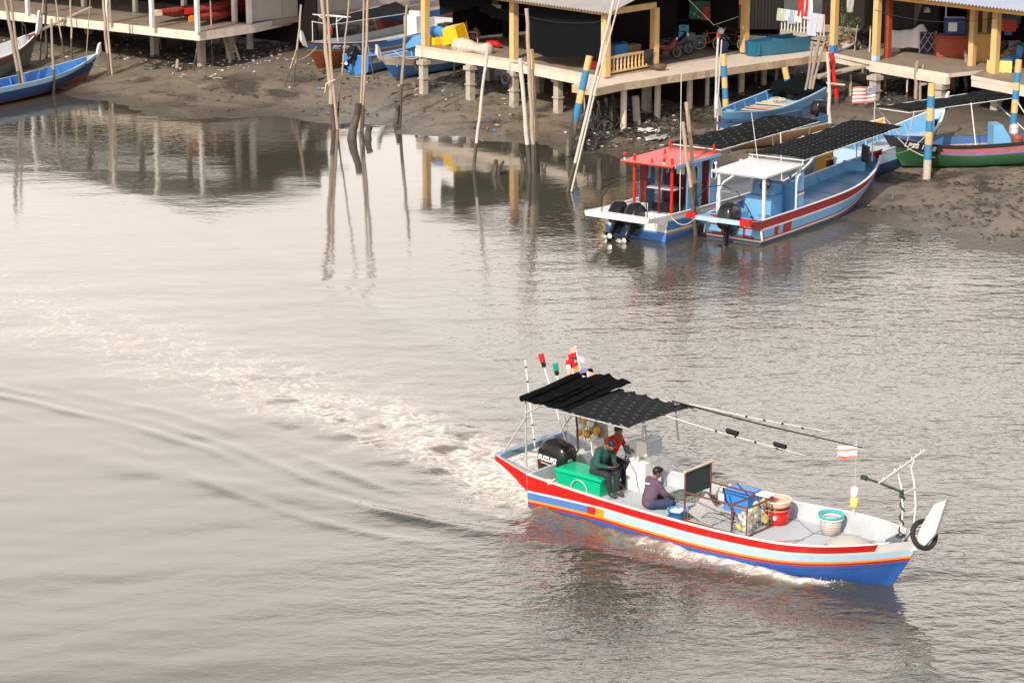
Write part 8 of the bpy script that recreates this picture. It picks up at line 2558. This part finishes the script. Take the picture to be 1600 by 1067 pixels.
for k in range(78):
    x = rg.choice((rg.uniform(690, 800), rg.uniform(960, 1015), rg.uniform(1030, 1155), rg.uniform(1385, 1545), rg.uniform(1565, 1600)))
    y = (rg.uniform(48, 68) if x < 801 else rg.uniform(62, 90) if x < 1020 else rg.uniform(56, 76) if x < 1200 else rg.uniform(56, 82) if x < 1550 else rg.uniform(80, 108))
    p = G(x, y, FZ)
    hung = k % 3 == 0
    mb = MB()
    w_, d_, h_k = rg.uniform(0.15, 0.5), rg.uniform(0.12, 0.35), rg.uniform(0.2, 0.8)
    if hung:
        mb.sheet([[Vector(((i - 3) / 3 * w_, 0.06 * math.sin(i * 1.8 + k + q * 0.5), -h_k * q / 5)) for i in range(7)] for q in range(6)], 0, True, 0.03)
    elif k % 3 == 1:
        mb.box((0, 0, h_k / 2), (w_ * 1.4, d_ * 1.6, h_k), rz=rg.uniform(0, 1), ch=0.015)
        mb.box((0, 0, h_k + 0.02), (w_ * 1.5, d_ * 1.7, 0.04), rz=0)
    else:
        for q in range(4):
            mb.ball((rg.uniform(-0.2, 0.2), rg.uniform(-0.15, 0.15), 0.12 + 0.12 * q), (w_ * 0.6, d_ * 0.8, 0.16), 10)
    put(mb, ('hung_cloth', 'box', 'net_bundle')[k % 3], [rg.choice(cols)], p + Vector((0, 0, rg.uniform(1.6, 2.1) if hung else 0)), rg.uniform(-0.6, 0.6),
        ('dull cloth hung up in the shade of an open house', 'small dull box standing in the shade of an open house', 'dark heap of netting in the shade of an open house')[k % 3], ('cloth', 'box', 'net heap')[k % 3],
        ('cloths hung in the open houses', 'boxes in the open houses', 'net heaps in the open houses')[k % 3])
for k in range(26):
    x, y = rg.choice(((rg.uniform(1390, 1590), rg.uniform(255, 330)), (rg.uniform(450, 720), rg.uniform(120, 190)), (rg.uniform(200, 420), rg.uniform(105, 160))))
    p = GT(x, y)
    mb = MB(); l_ = rg.uniform(0.2, 0.9); a = rg.uniform(0, 3.1)
    mb.tube([(0, 0, 0.03), (l_ * 0.5 * math.cos(a), l_ * 0.5 * math.sin(a), 0.06), (l_ * math.cos(a), l_ * math.sin(a), 0.02)], rg.uniform(0.012, 0.035), 5)
    put(mb, 'driftwood', [rg.choice((darkwood, wood, darkwood))], p, 0, 'stick of driftwood lying on the open mud', 'driftwood', 'driftwood on the mud')
# clods, footprints' rims and half-buried scraps all over the mud
mb = MB()
for k in range(2600):
    x, y = rg.choice(((rg.uniform(150, 900), rg.uniform(105, 215)), (rg.uniform(1340, 1600), rg.uniform(240, 380)), (rg.uniform(900, 1250), rg.uniform(140, 250))))
    p = GT(x, y)
    if T(p.x, p.y) < 0.05:
        continue
    s_ = rg.uniform(0.02, 0.085) * rg.choice((0.6, 1, 1))
    q = Matrix.Rotation(rg.uniform(0, 6), 3, 'Z')
    pts = [p + q @ Vector((o_.x * s_ * 1.7, o_.y * s_, o_.z * s_ * 0.55)) + Vector((rg.uniform(-1, 1), rg.uniform(-1, 1), 0)) * s_ * 0.3 for o_ in oct_]
    mb.add(pts, of_, rg.choice((0, 0, 1)), True)
o = mb.build('mud_clods', [M('dark_clod', (0.055, 0.046, 0.036), 0.6, 0.4, 9), M('grey_clod', (0.12, 0.10, 0.08), 0.5, 0.4, 9)])
tag(o, None, None, kind='stuff')
# tangle of ropes and stakes at the walkway end
t = thing('rope_tangle', 'tangle of dark ropes and hoses hanging at the walkway left end', 'ropes', GT(935, 205))
mb = MB()
for k in range(26):
    x, y = rg.uniform(-0.55, 0.6), rg.uniform(-0.3, 0.3)
    z0 = rg.uniform(0.9, 1.7)
    mb.tube([(x, y, z0), (x + rg.uniform(-0.2, 0.2), y - 0.1, z0 * 0.6), (x + rg.uniform(-0.3, 0.3), y - 0.15, z0 * 0.3), (x + rg.uniform(-0.4, 0.4), y + rg.uniform(-0.3, 0.1), 0.02)], rg.uniform(0.015, 0.035), 5)
mb.build('ropes', [darkrope], t)
mb = MB()
for k in range(5):
    x = -0.5 + 0.25 * k
    mb.tube([(x, 0.1, 0.0), (x + rg.uniform(-0.05, 0.05), 0.1, rg.uniform(0.9, 1.5))], rg.uniform(0.05, 0.09), 7)
mb.build('stakes', [pillarmat], t)
for k, (px, lb) in enumerate((((1013, 205), 'tattered white foam sheet on the brushwood under the walkway'), ((1028, 216), 'grey crumpled plastic sheet beside the brushwood heap'))):
    mb = MB(); mb.sheet([[Vector((0.9 * i / 6 - 0.45, 0.7 * j / 5 - 0.35, 0.05 + 0.05 * math.sin(i * 2.1 + j * 1.4))) for i in range(7)] for j in range(6)], 0, True, 0.03)
    put(mb, 'plastic_sheet', [cloth_white if k == 0 else M('grey_plastic', (0.4, 0.4, 0.4), 0.6)], GT(*px), k * 1.0, lb, 'plastic sheet')
mb = MB()
mb.torus((0, 0, 0.05), 0.27, 0.03, None, 24, 6)
put(mb, 'hoop', [M('faded_pink_plastic', (0.5, 0.25, 0.2), 0.6)], GT(540, 64) , 0, 'faded pink hoop lying on the mud behind the grey lined boat', 'hoop')
def line(label, pts, r, mat, cat='rope', name='mooring_line'):
    p0 = pts[0]
    mb = MB(); mb.tube([q - p0 for q in pts], r, 5)
    return put(mb, name, [mat], p0, 0, label, cat)
p = GT(522, 203)
q = GY(512, 127, p.y - 0.15)
line('pale rope tied round the tall stout pole with a loose end', [q + Vector((0.3, 0, 0.05)), q + Vector((0.1, -0.12, 0.0)), q + Vector((-0.05, -0.1, -0.1)), q + Vector((-0.12, -0.05, -0.45))], 0.025, rope)
line('white rope looped between the pole cluster and the deck edge', [V2(A1 - inn * 0.3 + u_ * 0.2, FZ - 0.05), V2(A1 - inn * 0.35 + u_ * 0.9, FZ + 0.05), V2(A1 - inn * 0.3 + u_ * 1.7, FZ - 0.25), V2(A1 - inn * 0.28 + u_ * 2.6, FZ - 0.15)], 0.022, rope)
line('dark cable slung across the dark carport', [V2(B1, 4.2) + Vector((1.5, 2, 0.6)), V2(B1, 3.9) + Vector((2.6, 2.5, -0.2)), V2(B2, 4.0) + Vector((-0.3, 0, -0.2))], 0.014, rope, 'cable', 'cable')
line('dark rope lying over the mud toward the left boats', [GT(385, 95), GT(420, 83), GT(450, 74), GT(468, 68) + Vector((0, 0, 0.6))], 0.025, darkrope)
line('blue rope trailing on the mud below the yellow post', [GT(610, 148), GT(630, 142), GT(650, 138), GT(660, 128) + Vector((0, 0, 0.5))], 0.022, darkrope)

# slack mooring lines and house wires
for lb, a, b, sag, r, mt in (('slack line from the red cabin boat stern to the bleached poles', b3.w((0.2, -1.1, 0.9)), G(1087, 340, 1.0), 0.3, 0.014, rope),
                             ('slack line from the white roofed boat bow to the striped pole', b2.w((9.6, -0.2, 1.35)), GT(1448, 277) + Vector((0, 0, 1.6)), 0.35, 0.014, rope),
                             ('slack line from the white roofed boat bow across the mud', b2.w((9.7, 0.1, 1.3)), GT(1420, 235) + Vector((0, 0, 0.1)), 0.15, 0.014, darkrope),
                             ('slack line from the grey lined boat bow to the leaning pole', b11.w((b11.L * 0.98, 0.1, 1.0)), GT(458, 136) + Vector((0, 0, 1.2)), 0.25, 0.014, rope),
                             ('slack line from the bright blue boat bow to the stout pole', b10.w((b10.L * 0.98, -0.1, 0.95)), GT(171, 119) + Vector((0, 0, 0.3)), 0.2, 0.016, rope),
                             ('slack line from the chipped white boat bow to the yellow post', b12.w((b12.L * 0.97, 0.0, 1.05)), A0 + Vector((0, -0.2, -0.3)), 0.3, 0.014, rope),
                             ('overhead wire between the yellow posts of the middle house', V2(A1, 4.3) - inn * 0.16, V2(A2, 4.5) - inn * 0.16, 0.25, 0.010, darkrope),
                             ('overhead wire between the posts of the right house', V2(R2, 4.4) - rn * 0.16, V2(R4, 4.5) - rn * 0.16, 0.3, 0.010, darkrope)):
    pts = [a.lerp(b, k / 8) - Vector((0, 0, sag * 4 * (k / 8) * (1 - k / 8))) for k in range(9)]
    line(lb, pts, r, mt, 'wire' if 'wire' in lb else 'rope', 'overhead_wire' if 'wire' in lb else 'mooring_line')
